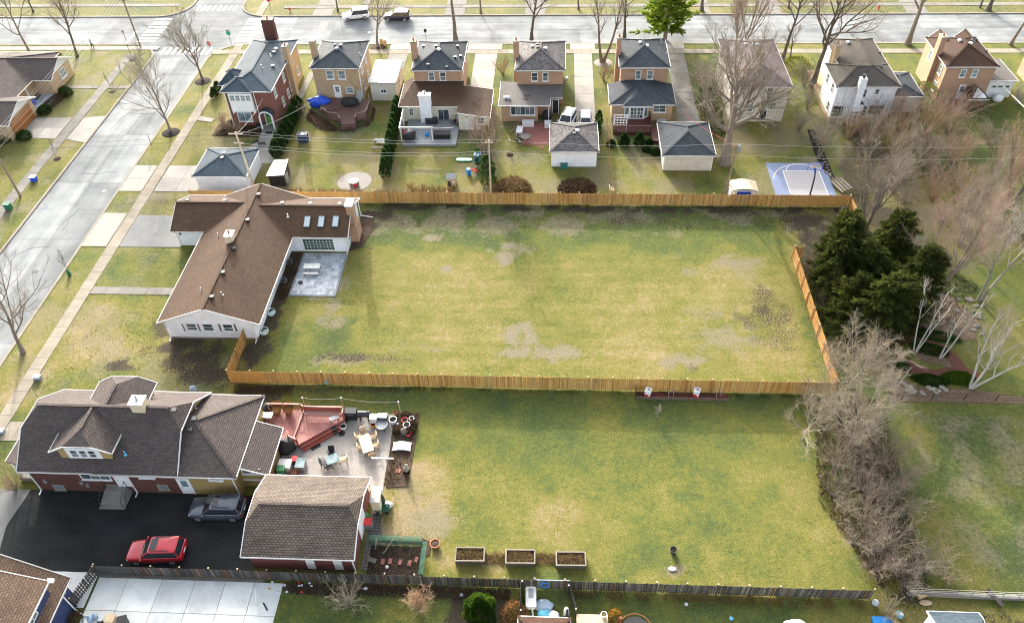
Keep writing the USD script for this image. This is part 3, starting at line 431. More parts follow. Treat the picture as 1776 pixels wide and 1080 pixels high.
# ---- fresh asphalt court of the gabled house and the concrete lot below the dark fence
yard = Struct('asphalt_yard')
yard.part('asphalt', Geo().prism([(-46.6, 30.0), (-24.5, 30.0), (-24.5, 37.7), (-47.2, 37.7), (-47.6, 34)], -.1, .022), 'asphalt_fresh')
yard.part('old_asphalt', Geo().prism([(-62, 30.0), (-46.62, 30.0), (-47.62, 34), (-47.22, 37.7), (-54.6, 37.7)], -.1, .02), 'asphalt_grey')
lot = Struct('concrete_lot')
for x0, x1 in zip((-41.6, -38.1), (-38.1, -37.4)): pass
xj = [-37.3, -34.8, -31.9, -29.1, -26.55, -24.1, -21.7]
for x0, x1 in zip(xj[:-1], xj[1:]):
    for y0, y1 in ((26.75, 29.55), (22.5, 26.75), (18, 22.5)): lot.part('lot_slab', slab_box(x0, x1, y0, y1, -.1, .03, .02), 'concrete_lot')
lot.part('lot_slab', slab_box(-42.5, -37.5, 26.9, 29.95, -.1, .026, .01), 'concrete_lot')
lot.part('fence_kerb', Geo().bx(-37.4, -23.3, 29.56, 29.78, -.1, .16), 'stone')
# ================================================================== fences
CAM_XY = np.array([0., 0.])
def fence(name, label, a, b, h, pitch, pw, mats, post_mat, rail_mat, cap_mat='wood_pale', post_gap=2.4, jit=.04, seed=0, side=1, rail_side=-1, group=None, dog=True, tilt=.012):
    """A board fence from a to b; pickets on one side, rails and posts on the other."""
    a, b = np.asarray(a, float), np.asarray(b, float); d = b-a; L = np.linalg.norm(d); d = d/L; nrm = np.array([-d[1], d[0]])*side; r = random.Random(seed)
    t = Thing(name, label, 'fence', (a[0], a[1], 0), group=group); ang = math.atan2(d[1], d[0])
    n = int(L/pitch); rest = Geo()
    items = sorted(range(n), key=lambda k: np.linalg.norm(a+d*(k+.5)*pitch))
    for o, k in enumerate(items):
        c = a+d*((k+.5)*pitch)+nrm*(.03+r.uniform(-.004, .004)); hh = h+r.uniform(-jit, jit); w = pw/2
        ring = [(-w, .02), (w, .02), (w, hh-.05), (w*.45, hh), (-w*.45, hh), (-w, hh-.05)] if dog else [(-w, .02), (w, .02), (w, hh), (-w, hh)]
        q = len(ring); x = np.array(ring); lean = r.uniform(-tilt, tilt)
        P = np.stack([np.r_[x[:, 0]+lean*x[:, 1], x[:, 0]+lean*x[:, 1]], np.r_[np.full(q, -.009), np.full(q, .009)], np.r_[x[:, 1], x[:, 1]]], 1)
        P = np.stack([c[0]+P[:, 0]*d[0]-P[:, 1]*d[1], c[1]+P[:, 0]*d[1]+P[:, 1]*d[0], P[:, 2]], 1)
        F = [[0, i, i+1] for i in range(1, q-1)]+[[q, q+i+1, q+i] for i in range(1, q-1)]
        for i in range(q): j = (i+1) % q; F += [[i, q+i, q+j], [i, q+j, j]]
        if o < 300: t.part('picket', (P, np.array(F)), r.choice(mats))
        else: rest.add(P, F)
    if rest.n: t.part('far_pickets', rest, mats[0], kind='stuff')
    for z in (.35, h*.55, h-.28):
        c0, c1 = a-nrm*.02, b-nrm*.02; t.part('rail', Geo().bar((*c0, z), (*c1, z), .04, .09), rail_mat)
    m = max(1, int(round(L/post_gap)))
    for k in range(m+1):
        c = a+d*min(L, k*L/m)-nrm*.07
        g = Geo().box((c[0], c[1], (h+.03)/2), (.09, .09, h+.03), rz=ang); g.box((c[0], c[1], h+.045), (.13, .13, .03), rz=ang)
        pp = t.part('post', g, post_mat)
        if cap_mat: t.part('post_cap', Geo().box((c[0], c[1], h+.08), (.11, .11, .04), rz=ang), cap_mat, pp)
    return t
CED = ['cedar', 'cedar_warm', 'cedar', 'cedar_deep', 'cedar', 'cedar_warm', 'cedar_deep', 'cedar_grey', 'cedar_pale']
fence('cedar_fence', 'long cedar fence along the far side of the big lawn, behind the ranch house', (-47.0, 81.25), (36.75, 81.25), 1.78, .19, .168, CED, 'cedar_post', 'cedar_deep', seed=1, side=-1)
fence('cedar_fence', 'short cedar fence running forward from the far right corner of the big lawn', (36.75, 81.15), (36.75, 76.0), 1.78, .19, .168, CED, 'cedar_post', 'cedar_deep', seed=2, side=1)
fence('cedar_fence', 'cedar fence along the right side of the big lawn, in front of the dark firs', (27.9, 71.3), (27.9, 51.0), 1.78, .19, .15, CED, 'cedar_post', 'cedar_deep', seed=3, side=1)
fence('cedar_fence', 'tiny cedar fence return at the upper end of the right hand fence, touching the firs', (28.0, 71.3), (28.9, 71.3), 1.78, .19, .168, CED, 'cedar_post', 'cedar_deep', seed=4, side=-1)
fence('cedar_fence', 'long cedar fence between the big lawn and lower lawn, above the mulch strip', (-32.65, 50.85), (27.9, 50.85), 1.78, .19, .168, CED, 'cedar_post', 'cedar_deep', seed=5, side=-1)
fence('cedar_fence', 'cedar fence panel joining the white ranch house to the corner of the lower lawn', (-32.65, 56.6), (-32.65, 50.95), 1.78, .19, .15, CED, 'cedar_post', 'cedar_deep', seed=6, side=-1)
GRY = ['wood_grey', 'wood_grey_dark', 'wood_grey', 'wood_grey_pale', 'wood_grey_dark', 'wood_grey', 'wood_rust']
fence('grey_board_fence', 'long weathered dark grey board fence along the near edge of the lower lawn', (-37.4, 29.85), (25.6, 29.85), 1.45, .2, .165, GRY[:2]*4+['wood_grey_pale', 'wood_rust'], 'wood_rust', 'wood_grey_dark', seed=7, side=-1, tilt=.02, jit=.05)
fence('grey_board_fence', 'short grey board fence at the corner of the concrete lot beside the navy house', (-37.45, 29.75), (-38.15, 27.0), 1.45, .2, .14, ['wood_grey', 'wood_grey_pale'], 'wood_grey_dark', 'wood_grey_dark', seed=8, side=-1, tilt=.03)
fence('grey_board_fence', 'dark board fence running down beside the white tub at the bottom of the picture', (-2.1, 29.7), (-2.2, 22.5), 1.4, .2, .17, ['wood_grey_dark', 'wood_grey'], 'wood_grey_dark', 'wood_grey_dark', seed=9, side=-1, tilt=.02)
fence('garden_gate', 'open dark board gate hanging off the grey fence at the bottom of the picture', (1.75, 29.5), (2.3, 27.6), 1.35, .2, .17, ['wood_grey_dark'], 'wood_grey_dark', 'wood_grey_dark', seed=10, side=1)
fence('grey_board_fence', 'dark board fence below the open gate at the bottom of the picture', (1.5, 27.6), (1.4, 22.5), 1.3, .2, .17, ['wood_grey_dark', 'wood_grey'], 'wood_grey_dark', 'wood_grey_dark', seed=11, side=-1, tilt=.02)
# ================================================================== house builders
def ray(px, py): return CAM.T @ np.array([(px-888)/F_PX, -(py-540)/F_PX, 1.0])
def onY(px, py, Y): d = ray(px, py); p = np.array([0, 0, CAM_H])+Y/d[1]*d; return p[0], p[2]
def onX(px, py, X): d = ray(px, py); p = np.array([0, 0, CAM_H])+X/d[0]*d; return p[1], p[2]
def unit(v): v = np.asarray(v, float); return v/np.linalg.norm(v)
def roof(t, polys, m, edges=(), trim='paint_white', thick=.14, name='roof', fh=.13, ridge=None):
    """Roof slabs with an underside; gutters or barge boards along the given edges."""
    g = Geo(); u = Geo()
    for p in polys:
        p = np.asarray(p, float); g.poly(p); u.poly((p-[0, 0, thick])[::-1])
        q = len(p)
        for i in range(q): a, b = p[i], p[(i+1) % q]; g.poly([a-[0, 0, thick], b-[0, 0, thick], b, a])
    rp = t.part(name, g, m); t.part('soffit', u, trim, rp)
    e = Geo()
    for a, b in edges:
        a, b = np.asarray(a, float), np.asarray(b, float); e.bar(a-[0, 0, fh/2-.012], b-[0, 0, fh/2-.012], .075, fh)
    if edges: t.part('gutter', e, 'trim_white' if trim == 'paint_white' else trim, rp)
    for a, b in (ridge or ()): t.part('ridge_cap', Geo().bar(np.asarray(a)+[0, 0, .02], np.asarray(b)+[0, 0, .02], .26, .05), m, rp)
    return rp
def hip_polys(x0, x1, y0, y1, ze, p):
    w, d = x1-x0, y1-y0; h = min(w, d)/2; zr = ze+p*h
    A, B, C, D = (x0, y0, ze), (x1, y0, ze), (x1, y1, ze), (x0, y1, ze)
    if w >= d: r0, r1 = (x0+h, (y0+y1)/2, zr), (x1-h, (y0+y1)/2, zr); P = [[A, B, r1, r0], [B, C, r1], [C, D, r0, r1], [D, A, r0]]
    else: r0, r1 = ((x0+x1)/2, y0+h, zr), ((x0+x1)/2, y1-h, zr); P = [[A, B, r0], [B, C, r1, r0], [C, D, r1], [D, A, r0, r1]]
    hips = [(A, r0), (B, r0 if w < d else r1), (C, r1), (D, r1 if w < d else r0)]+([(r0, r1)] if abs(w-d) > .1 else [])
    return [[q for i, q in enumerate(f) if q != f[i-1]] for f in P], [(A, B), (B, C), (C, D), (D, A)], hips
def hip(t, x0, x1, y0, y1, ze, p, m, trim='paint_white', **k):
    P, E_, H = hip_polys(x0, x1, y0, y1, ze, p); r = roof(t, P, m, E_, trim, ridge=H, **k)
    return lambda x, y: ze+p*min(x-x0, x1-x, y-y0, y1-y)
def gable_polys(x0, x1, y0, y1, ze, zr, ax='x', c0=0., c1=0., drop=.9):
    """Ridge along ax; c0, c1 > 0 clip the gable's tip back by that much, from 'drop' below the ridge."""
    def T(u, v, z): return (u, v, z) if ax == 'x' else (v, u, z)
    u0, u1, v0, v1 = (x0, x1, y0, y1) if ax == 'x' else (y0, y1, x0, x1)
    vr = (v0+v1)/2; k = drop/(zr-ze); s0, s1 = vr-(vr-v0)*k, vr+(v1-vr)*k; zc = zr-drop
    a = [T(u0, s0, zc), T(u0, s1, zc)] if c0 else []; b = [T(u1, s0, zc), T(u1, s1, zc)] if c1 else []
    R0, R1 = T(u0+c0, vr, zr), T(u1-c1, vr, zr)
    S = [T(u0, v0, ze), T(u1, v0, ze)]+b[:1]+[R1, R0]+a[:1]; N = [T(u1, v1, ze), T(u0, v1, ze)]+a[1:]+[R0, R1]+b[1:]
    P = [S, N]+([[a[1], a[0], R0]] if c0 else [])+([[b[0], b[1], R1]] if c1 else [])
    if ax == 'y': P = [p[::-1] for p in P]
    E_ = [(S[0], S[1]), (N[0], N[1])]
    for c, e0, e1, R in ((c0, S[0], N[1], R0), (c1, S[1], N[0], R1)):
        q = a if R is R0 else b
        E_ += [(e0, q[0]), (q[0], q[1]), (q[1], e1)] if c else [(e0, R), (R, e1)]
    return P, E_, [(R0, R1)]
def gable(t, x0, x1, y0, y1, ze, zr, m, ax='x', c0=0., c1=0., drop=.9, trim='paint_white', **k):
    P, E_, H = gable_polys(x0, x1, y0, y1, ze, zr, ax, c0, c1, drop); roof(t, P, m, E_, trim, ridge=H, **k)
    if ax == 'x': return lambda x, y: ze+(zr-ze)*(1-abs(y-(y0+y1)/2)/((y1-y0)/2))
    return lambda x, y: ze+(zr-ze)*(1-abs(x-(x0+x1)/2)/((x1-x0)/2))
def walls(t, ring, z0, z1, m, name='wall'): return t.part(name, Geo().prism(ring, z0, z1), m)
def wrect(t, x0, x1, y0, y1, z0, z1, m, name='wall'): return t.part(name, Geo().bx(x0, x1, y0, y1, z0, z1), m)
def gable_fill(t, side, at, v0, v1, ze, zr, m, drop=0., th=.2, name='gable'):
    """The wall under a gable; side 'S','N' (at = y) or 'E','W' (at = x)."""
    vr = (v0+v1)/2; k = drop/(zr-ze) if drop else 0
    ring = [(v0, ze), (v1, ze)]+([(vr+(v1-vr)*k, zr-drop), (vr-(vr-v0)*k, zr-drop)] if drop else [(vr, zr)])
    a, b = (at, at+th) if side in 'SW' else (at-th, at)
    q = len(ring); r = np.array(ring)
    if side in 'SN': P = np.vstack([np.c_[r[:, 0], np.full(q, a), r[:, 1]], np.c_[r[:, 0], np.full(q, b), r[:, 1]]]); flip = False
    else: P = np.vstack([np.c_[np.full(q, a), r[:, 0], r[:, 1]], np.c_[np.full(q, b), r[:, 0], r[:, 1]]]); flip = True
    F = [[0, i, i+1] for i in range(1, q-1)]+[[q, q+i+1, q+i] for i in range(1, q-1)]
    for i in range(q): j = (i+1) % q; F += [[i, q+i, q+j], [i, q+j, j]]
    F = np.array(F); t.part(name, (P, F[:, ::-1] if flip else F), m)
def frame_tf(side, at):
    """Maps (u, out, z) of a wall to the world."""
    if side == 'S': return lambda u, o, z: (u, at-o, z)
    if side == 'N': return lambda u, o, z: (u, at+o, z)
    if side == 'E': return lambda u, o, z: (at+o, u, z)
    return lambda u, o, z: (at-o, u, z)
def wbox(g, tf, u0, u1, o0, o1, z0, z1):
    a, b = np.array(tf(u0, o0, z0)), np.array(tf(u1, o1, z1)); lo, hi = np.minimum(a, b), np.maximum(a, b); return g.bx(lo[0], hi[0], lo[1], hi[1], lo[2], hi[2])
def window(t, side, at, u0, u1, z0, z1, cols=1, rows=2, glass='glass_dark', fm='paint_white', fw=.09, sill=True, parent=None, name='window', bar=.045):
    if u0 > u1: u0, u1 = u1, u0
    if z0 > z1: z0, z1 = z1, z0
    tf = frame_tf(side, at); g = Geo()
    wbox(g, tf, u0-fw, u0, -.02, .055, z0-fw, z1+fw); wbox(g, tf, u1, u1+fw, -.02, .055, z0-fw, z1+fw); wbox(g, tf, u0, u1, -.02, .055, z1, z1+fw); wbox(g, tf, u0, u1, -.02, .055, z0-fw, z0)
    for i in range(1, cols): u = u0+(u1-u0)*i/cols; wbox(g, tf, u-bar/2, u+bar/2, -.02, .045, z0, z1)
    for i in range(1, rows): z = z0+(z1-z0)*i/rows; wbox(g, tf, u0, u1, -.02, .042, z-bar/2, z+bar/2)
    p = t.part(name, g, fm, parent)
    if parent is None:
        for i in range(cols):
            for j in range(rows):
                a, b = u0+(u1-u0)*i/cols, u0+(u1-u0)*(i+1)/cols; c, d = z0+(z1-z0)*j/rows, z0+(z1-z0)*(j+1)/rows
                t.part('pane', wbox(Geo(), tf, a+.01, b-.01, -.02, .02, c+.01, d-.01), glass, p)
        if sill: t.part('sill', wbox(Geo(), tf, u0-fw-.05, u1+fw+.05, -.02, .12, z0-fw-.07, z0-fw-.005), fm, p)
    return p
def pwin(t, side, at, px, cols=1, rows=2, **k):
    """A window given by its glazed rectangle in the photograph (left, top, right, bottom)."""
    f = (lambda x, y: onY(x, y, at)) if side in 'SN' else (lambda x, y: onX(x, y, at))
    l, tp, r, b = px; ym = (tp+b)/2
    u0, u1 = f(l, ym)[0], f(r, ym)[0]; xm = (l+r)/2; z1, z0 = f(xm, tp)[1], f(xm, b)[1]
    return window(t, side, at, u0, u1, z0, z1, cols, rows, **k)
def door(t, side, at, u0, u1, z0, z1, m='paint_white', glass=None, fm='paint_white', gz=(.5, .92), cols=2, rows=3, name='door'):
    tf = frame_tf(side, at); g = Geo(); wbox(g, tf, u0, u1, -.02, .04, z0, z1)
    p = t.part(name, g, m); f = Geo()
    wbox(f, tf, u0-.1, u0-.005, -.02, .07, z0, z1+.1); wbox(f, tf, u1+.005, u1+.1, -.02, .07, z0, z1+.1); wbox(f, tf, u0-.005, u1+.005, -.02, .07, z1+.005, z1+.1); t.part('frame', f, fm, p)
    h = Geo(); hu = u0+.1*(u1-u0)+.03; wbox(h, tf, hu-.03, hu+.05, .04, .09, z0+.95, z0+1.02); t.part('handle', h, 'metal_light', p)
    if glass:
        a, b = z0+(z1-z0)*gz[0], z0+(z1-z0)*gz[1]; w = u1-u0; q0, q1 = u0+.18*w, u1-.18*w
        for i in range(cols):
            for j in range(rows): t.part('pane', wbox(Geo(), tf, q0+(q1-q0)*i/cols+.02, q0+(q1-q0)*(i+1)/cols-.02, .03, .048, a+(b-a)*j/rows+.02, a+(b-a)*(j+1)/rows-.02), glass, p)
    return p
def chimney(t, x0, x1, y0, y1, z0, z1, m, cap='stone_pale', pots=1, name='chimney', potmat='terracotta', cone=False):
    p = t.part(name, Geo().bx(x0, x1, y0, y1, z0, z1), m)
    t.part('cap', Geo().bx(x0-.08, x1+.08, y0-.08, y1+.08, z1+.002, z1+.12), cap, p)
    for k in range(pots):
        cx, cy = x0+(x1-x0)*(k+.5)/pots, (y0+y1)/2
        g = Geo().lathe((cx, cy, z1+.11), [(.11, 0), (.13, .02), (.12, .3), (.14, .32), (.14, .36), (.09, .36), (.085, .1), (0, .1)], 10)
        if cone: g = Geo().lathe((cx, cy, z1+.11), [(.12, 0), (.12, .35), (.26, .36), (.26, .42), (.05, .52), (0, .53)], 12)
        t.part('chimney_pot', g, potmat, p)
    return p
def vent(t, x, y, z, kind='box', m='metal_dark'):
    if kind == 'box': g = Geo().box((x, y, z+.06), (.34, .34, .2)); g.box((x, y, z+.18), (.42, .42, .05)); n = 'roof_vent'
    elif kind == 'pipe': g = Geo().cyl((x, y, z-.15), (x, y, z+.42), .06, n=8); g.lathe((x, y, z-.05), [(.2, 0), (.12, .05), (.06, .16)], 8); n = 'vent_pipe'
    else: g = Geo().lathe((x, y, z-.1), [(.15, 0), (.15, .18), (.30, .22), (.30, .3), (.16, .42), (0, .46)], 12); n = 'turbine_vent'
    t.part(n, g, m)
def vents(t, zf, items):
    for px, py, k, m in items:
        z = 5.
        for _ in range(6): p = W(px, py, z); z = zf(p[0], p[1])
        vent(t, p[0], p[1], z, k, m)
def downspout(t, x, y, z0, z1, m='paint_white', foot=(0, -.5)):
    g = Geo().box((x, y, (z0+z1)/2), (.09, .09, z1-z0)); g.bar((x, y, z0+.12), (x+foot[0], y+foot[1], z0+.05), .09); t.part('downspout', g, m)

# ================================================================== white ranch house
t = Thing('ranch_house', 'white ranch house with brown shingle roof, two wings and three skylights', 'house', (-36, 68, 0))
zf = gable(t, -41.75, -30.65, 56.7, 78.95, 2.5, 4.62, 'shingle_brown', ax='y')
zl = gable(t, -45.85, -36.2, 71.9, 79.3, 2.5, 4.2, 'shingle_brown'); zr_ = gable(t, -36.2, -24.1, 71.1, 78.9, 2.5, 4.28, 'shingle_brown')
wrect(t, -40.95, -31.5, 56.9, 78.8, 0, 2.45, 'siding_white'); wrect(t, -45.4, -40.96, 72.4, 78.9, 0, 2.45, 'siding_white'); wrect(t, -31.49, -24.55, 71.55, 78.5, 0, 2.45, 'siding_white')
gable_fill(t, 'S', 56.9, -41.3, -31.1, 2.45, 4.45, 'siding_white'); gable_fill(t, 'E', -24.55, 71.4, 78.6, 2.45, 4.0, 'siding_white'); gable_fill(t, 'W', -45.4, 72.2, 79.0, 2.45, 3.95, 'siding_white'); gable_fill(t, 'N', 78.8, -41.3, -31.1, 2.45, 4.4, 'siding_white')
t.part('foundation', Geo().bx(-41.0, -31.45, 56.86, 57.2, -.1, .22), 'concrete_dull')
for q, c in (((324.5, 561, 340.6, 571.8), 1), ((353.2, 561.9, 369.4, 572.6), 1), ((388.2, 562.4, 403.5, 573.2), 1)): pwin(t, 'S', 56.9, q, 1, 2)
for l in (315, 341.8, 378, 405):
    x, z1 = onY(l, 561.5, 56.9); x2, z0 = onY(l+7, 573.5, 56.9); t.part('shutter', Geo().bx(x, x2, 56.85, 56.92, z0, z1), 'shutter_brown')
t.part('gable_vent', Geo().bx(-36.6, -35.8, 56.86, 56.92, 3.3, 3.95), 'paint_white')
gp = None
for a, b in ((526.8, 543.5), (545, 560.5), (562, 578.6)): pwin(t, 'S', 71.55, (a, 414.5, b, 432.5), 3, 4, glass='glass_green', sill=False, name='patio_door', bar=.03)
for y in (73.2, 76.5): window(t, 'E', -24.55, y-.5, y+.5, .9, 3.1 if y < 75 else 2.6, 2, 3)
for y, w in ((59.5, .35), (63.5, .5), (66.2, .5), (68.6, .35), (70.2, .3)): window(t, 'E', -31.5, y-w, y+w, 1.2, 2.1, 2, 1, sill=False)
t.part('garage_side_trim', Geo().bx(-45.5, -45.3, 72.3, 72.42, 0, 2.4), 'paint_white'); t.part('wall_lamp', Geo().lathe((-44.9, 72.3, 1.75), [(0, 0), (.1, .02), (.12, .2), (0, .28)], 8), 'metal_black')
g = Geo()
for k in range(3):
    px = (532, 556.5, 581.5)[k]; p = W(px, 382, 3.6); zc = zr_(p[0], p[1]); y0, y1 = p[1]-.62, p[1]+.62; s = 1.78-0; sl = (4.28-2.5)/3.9
    gf_ = Geo()
    for a, b, c, d in ((-.42, .42, -.72, -.64), (-.42, .42, .64, .72), (-.42, -.34, -.64, .64), (.34, .42, -.64, .64)):
        gf_.bar((p[0]+(a+b)/2, p[1]+c, zr_(p[0], p[1]+c)+.06), (p[0]+(a+b)/2, p[1]+d, zr_(p[0], p[1]+d)+.06), b-a, .14)
    f = t.part('skylight', gf_, 'metal_dark'); t.part('pane', Geo().bar((p[0], p[1]-.63, zr_(p[0], p[1]-.63)+.07), (p[0], p[1]+.63, zr_(p[0], p[1]+.63)+.07), .68, .06), 'skylight_glass', f)
chimney(t, -37.05, -36.2, 67.6, 68.7, 3.9, 5.35, 'trim_cream', 'paint_white_worn', 1)
cz = t.part('brick_chimney', Geo().bx(-24.5, -23.55, 73.4, 75.4, 0, 2.3).add(*Geo().prism([(-24.5, 73.8), (-23.75, 73.8), (-23.75, 75.0), (-24.5, 75.0)], 2.29, 5.0).get()), 'brick_pink'); t.part('cap', Geo().bx(-24.6, -23.65, 73.7, 75.1, 5.0, 5.25), 'paint_white', cz)
vents(t, zf, [(429.8, 382.5, 'box', 'metal_dark'), (449, 338, 'box', 'metal_dark'), (406.5, 431.5, 'box', 'metal_dark'), (387.5, 473, 'box', 'metal_dark'), (368, 515.5, 'box', 'metal_dark'), (384.8, 511, 'pipe', 'metal_light'), (379, 409.5, 'pipe', 'metal_light'), (349.5, 503.5, 'pipe', 'metal_light')])
vents(t, zr_, [(490, 353, 'box', 'metal_dark'), (538.5, 354, 'box', 'metal_dark'), (589.5, 354.5, 'box', 'metal_dark'), (500, 377, 'pipe', 'paint_white')]); vents(t, zl, [(325.5, 348, 'box', 'metal_dark'), (390, 348.8, 'box', 'metal_dark')])
downspout(t, -41.0, 56.8, 0, 2.4); downspout(t, -31.6, 56.75, 0, 2.4); downspout(t, -24.6, 71.45, 0, 2.4); downspout(t, -24.3, 78.5, 0, 2.3, foot=(1.6, -.3))

# ================================================================== brick house with two clipped dormers
t = Thing('gabled_brick_house', 'dark brown shingled brick house with clipped gables and two dormers beside the asphalt yard', 'house', (-39.5, 42, 0))
zb = gable(t, -46.8, -32.3, 37.35, 46.7, 3.4, 7.0, 'shingle_brown_dark', c0=1.3, c1=1.3, drop=1.25, trim='paint_white')
wrect(t, -46.2, -32.7, 37.75, 46.2, 0, 3.35, 'brick_dark_red'); gable_fill(t, 'E', -32.7, 37.6, 46.4, 3.3, 6.75, 'stucco_tan', drop=1.1); gable_fill(t, 'W', -46.2, 37.6, 46.4, 3.3, 6.75, 'stucco_tan', drop=1.1)
P, E_, H = hip_polys(-40, -27.1, 37.25, 46.5, 3.38, .43); roof(t, [P[0], P[1], P[2]], 'shingle_brown_dark', E_[:3], ridge=[(E_[0][1], H[1][1]), (E_[1][1], H[2][1])])
za = lambda x, y: 3.38+.43*min(-27.1-x, y-37.25, 46.5-y)
wrect(t, -32.69, -27.6, 37.72, 46.0, 0, 3.33, 'panel_tan')
roof(t, [[(-27.12, 38.3, 3.38), (-24.75, 38.3, 2.38), (-24.75, 43.5, 2.38), (-27.12, 43.5, 3.38)]], 'shingle_brown_dark', [((-24.75, 38.3, 2.38), (-24.75, 43.5, 2.38)), ((-27.1, 38.3, 3.36), (-24.75, 38.3, 2.38)), ((-27.1, 43.5, 3.36), (-24.75, 43.5, 2.38))], name='porch_roof')
walls(t, [(-27.59, 38.7), (-25.2, 38.7), (-25.2, 43.2), (-27.59, 43.2)], 0, [2.95, 2.2, 2.2, 2.95], 'panel_tan')
for a, b in ((421, 434), (438, 451)): pwin(t, 'S', 38.7, (a, 813.5, b, 820), 1, 1)
t.part('trim_board', Geo().bx(-27.5, -25.2, 38.62, 38.7, 1.0, 1.12), 'paint_white')
roof(t, [[(-46.75, 38.0, 3.45), (-46.75, 43, 3.45), (-48.75, 42.2, 2.95), (-48.75, 38.7, 2.95)]], 'shingle_brown_dark', [((-48.75, 42.2, 2.95), (-48.75, 38.7, 2.95))], name='porch_roof'); t.part('porch_floor', Geo().bx(-48.6, -46.21, 38.6, 42.6, 0, .5), 'concrete_dull')
for y in (38.9, 42.3): t.part('porch_post', Geo().bx(-48.6, -48.4, y-.1, y+.1, .5, 2.9), 'paint_white')
def clipped_dormer(x0, x1, yf, zw, side, ze, zr):
    """Dormer: walls from the roof up, its own ridge running back to the main one, and a clipped front."""
    s = 1 if side == 'S' else -1; xc = (x0+x1)/2; yr = 42.05; tip = yf-.35*s; ext = .55; k = .45; zc = zr-(zr-ze)*k; hw = (x1-x0)/2+ext; c = 1.5*s
    mk = lambda *p: [q if s > 0 else q for q in p]
    L = [(xc-hw, tip, ze), (xc-hw*k, tip, zc), (xc, tip+c, zr), (xc, yr, zr), (xc-hw, yr-.8*s, ze)]; R = [(2*xc-a, b, z) for a, b, z in L]; T_ = [(xc-hw*k, tip, zc), (xc+hw*k, tip, zc), (xc, tip+c, zr)]
    fl = (lambda q: q[::-1])
    polys = [fl(L), R, T_] if s > 0 else [L, fl(R), fl(T_)]
    roof(t, polys, 'shingle_brown_dark', [(L[0], L[1]), (R[0], R[1]), (L[1], R[1]), (L[4], L[0]), (R[4], R[0])], ridge=[(L[2], L[3])], name='dormer_roof')
    ring = [(x0, zw), (x1, zw), (x1, ze+.25), (xc+hw*k, zc-.08), (xc-hw*k, zc-.08), (x0, ze+.25)]
    a = yf; b = yr; r_ = np.array(ring); q = len(r_); Pp = np.vstack([np.c_[r_[:, 0], np.full(q, a), r_[:, 1]], np.c_[r_[:, 0], np.full(q, b), r_[:, 1]]]); F = [[0, i, i+1] for i in range(1, q-1)]
    for i in range(q): j = (i+1) % q; F += [[i, q+i, q+j], [i, q+j, j]]
    F = np.array(F); return t.part('dormer_wall', (Pp, F if s > 0 else F[:, ::-1]), 'stucco_tan')
clipped_dormer(-42.75, -38.2, 38.4, 3.9, 'S', 5.5, 6.98); clipped_dormer(-41.6, -37.2, 45.7, 3.9, 'N', 5.5, 6.98)
t.part('dormer_trim', Geo().bx(-42.0, -39.0, 38.33, 38.4, 4.28, 5.75), 'paint_white')
for x in (-41.3, -40.5, -39.7): window(t, 'S', 38.33, x-.28, x+.28, 4.55, 5.45, 1, 2, glass='glass_dark', sill=False, fw=.06)
chimney(t, -36.75, -35.6, 41.6, 42.6, 6.3, 7.75, 'trim_cream', 'paint_white_worn', 1, potmat='metal_light')
pwin(t, 'S', 37.75, (141.5, 821.5, 189, 830), 3, 1, glass='glass_dark'); pwin(t, 'S', 37.75, (241, 822, 265, 827.5), 2, 1); pwin(t, 'S', 37.72, (363, 827, 384, 831.5), 1, 1, glass='glass_pale')
for l, r in ((95, 110), (190, 203), (276, 290)): pwin(t, 'S', 37.75, (l, 841, r, 847), 3, 1, glass='glass_pale', fm='stone_pale', fw=.12)
x0, z0 = onY(206, 838, 37.75); x1, _ = onY(226, 838, 37.75); door(t, 'S', 37.75, x0, x1, .95, 3.0, 'paint_white'); x0, _ = onY(318, 850, 37.72); x1, _ = onY(337, 852, 37.72); door(t, 'S', 37.72, x0, x1, .1, 2.35, 'paint_white', glass='glass_pale', cols=1, rows=1)
st_ = W(208, 860)
g = Geo()
for k in range(5): g.bx(-40.0+.0+k*.06, -37.7-k*.06, 35.9+k*.28, 37.74, k*.19, (k+1)*.19)
t.part('porch_steps', g, 'concrete_dull')
g = Geo()
for x in (-39.8, -37.8):
    g.tube([(x, 36.0, .95), (x, 37.6, 1.9)], .025); g.tube([(x, 36.0, .1), (x, 36.0, .95)], .025); g.tube([(x, 37.6, .9), (x, 37.6, 1.9)], .025); g.tube([(x, 36.8, .6), (x, 36.8, 1.42)], .02)
t.part('handrail', g, 'metal_black')
vents(t, zb, [(302.5, 711, 'box', 'metal_dark'), (218, 787.5, 'pipe', 'sky_plastic')]); vents(t, za, [(337.5, 727, 'box', 'metal_dark'), (330, 745.5, 'box', 'metal_dark'), (339, 708.5, 'pipe', 'metal_light')])
for x, y in ((-46.15, 37.65), (-27.7, 37.6), (-37.2, 37.65)): downspout(t, x, y, 0, 3.3)
for x, z in ((-45.2, 1.5), (-41.9, 1.4), (-41.5, 1.0)): t.part('meter_box', Geo().box((x, 37.68, z), (.28, .16, .4)), 'metal_light')
t.part('roof_light_spill', Geo().box((-43.4, 37.68, 1.2), (.1, .1, 2.2)), 'metal_dark') if False else None

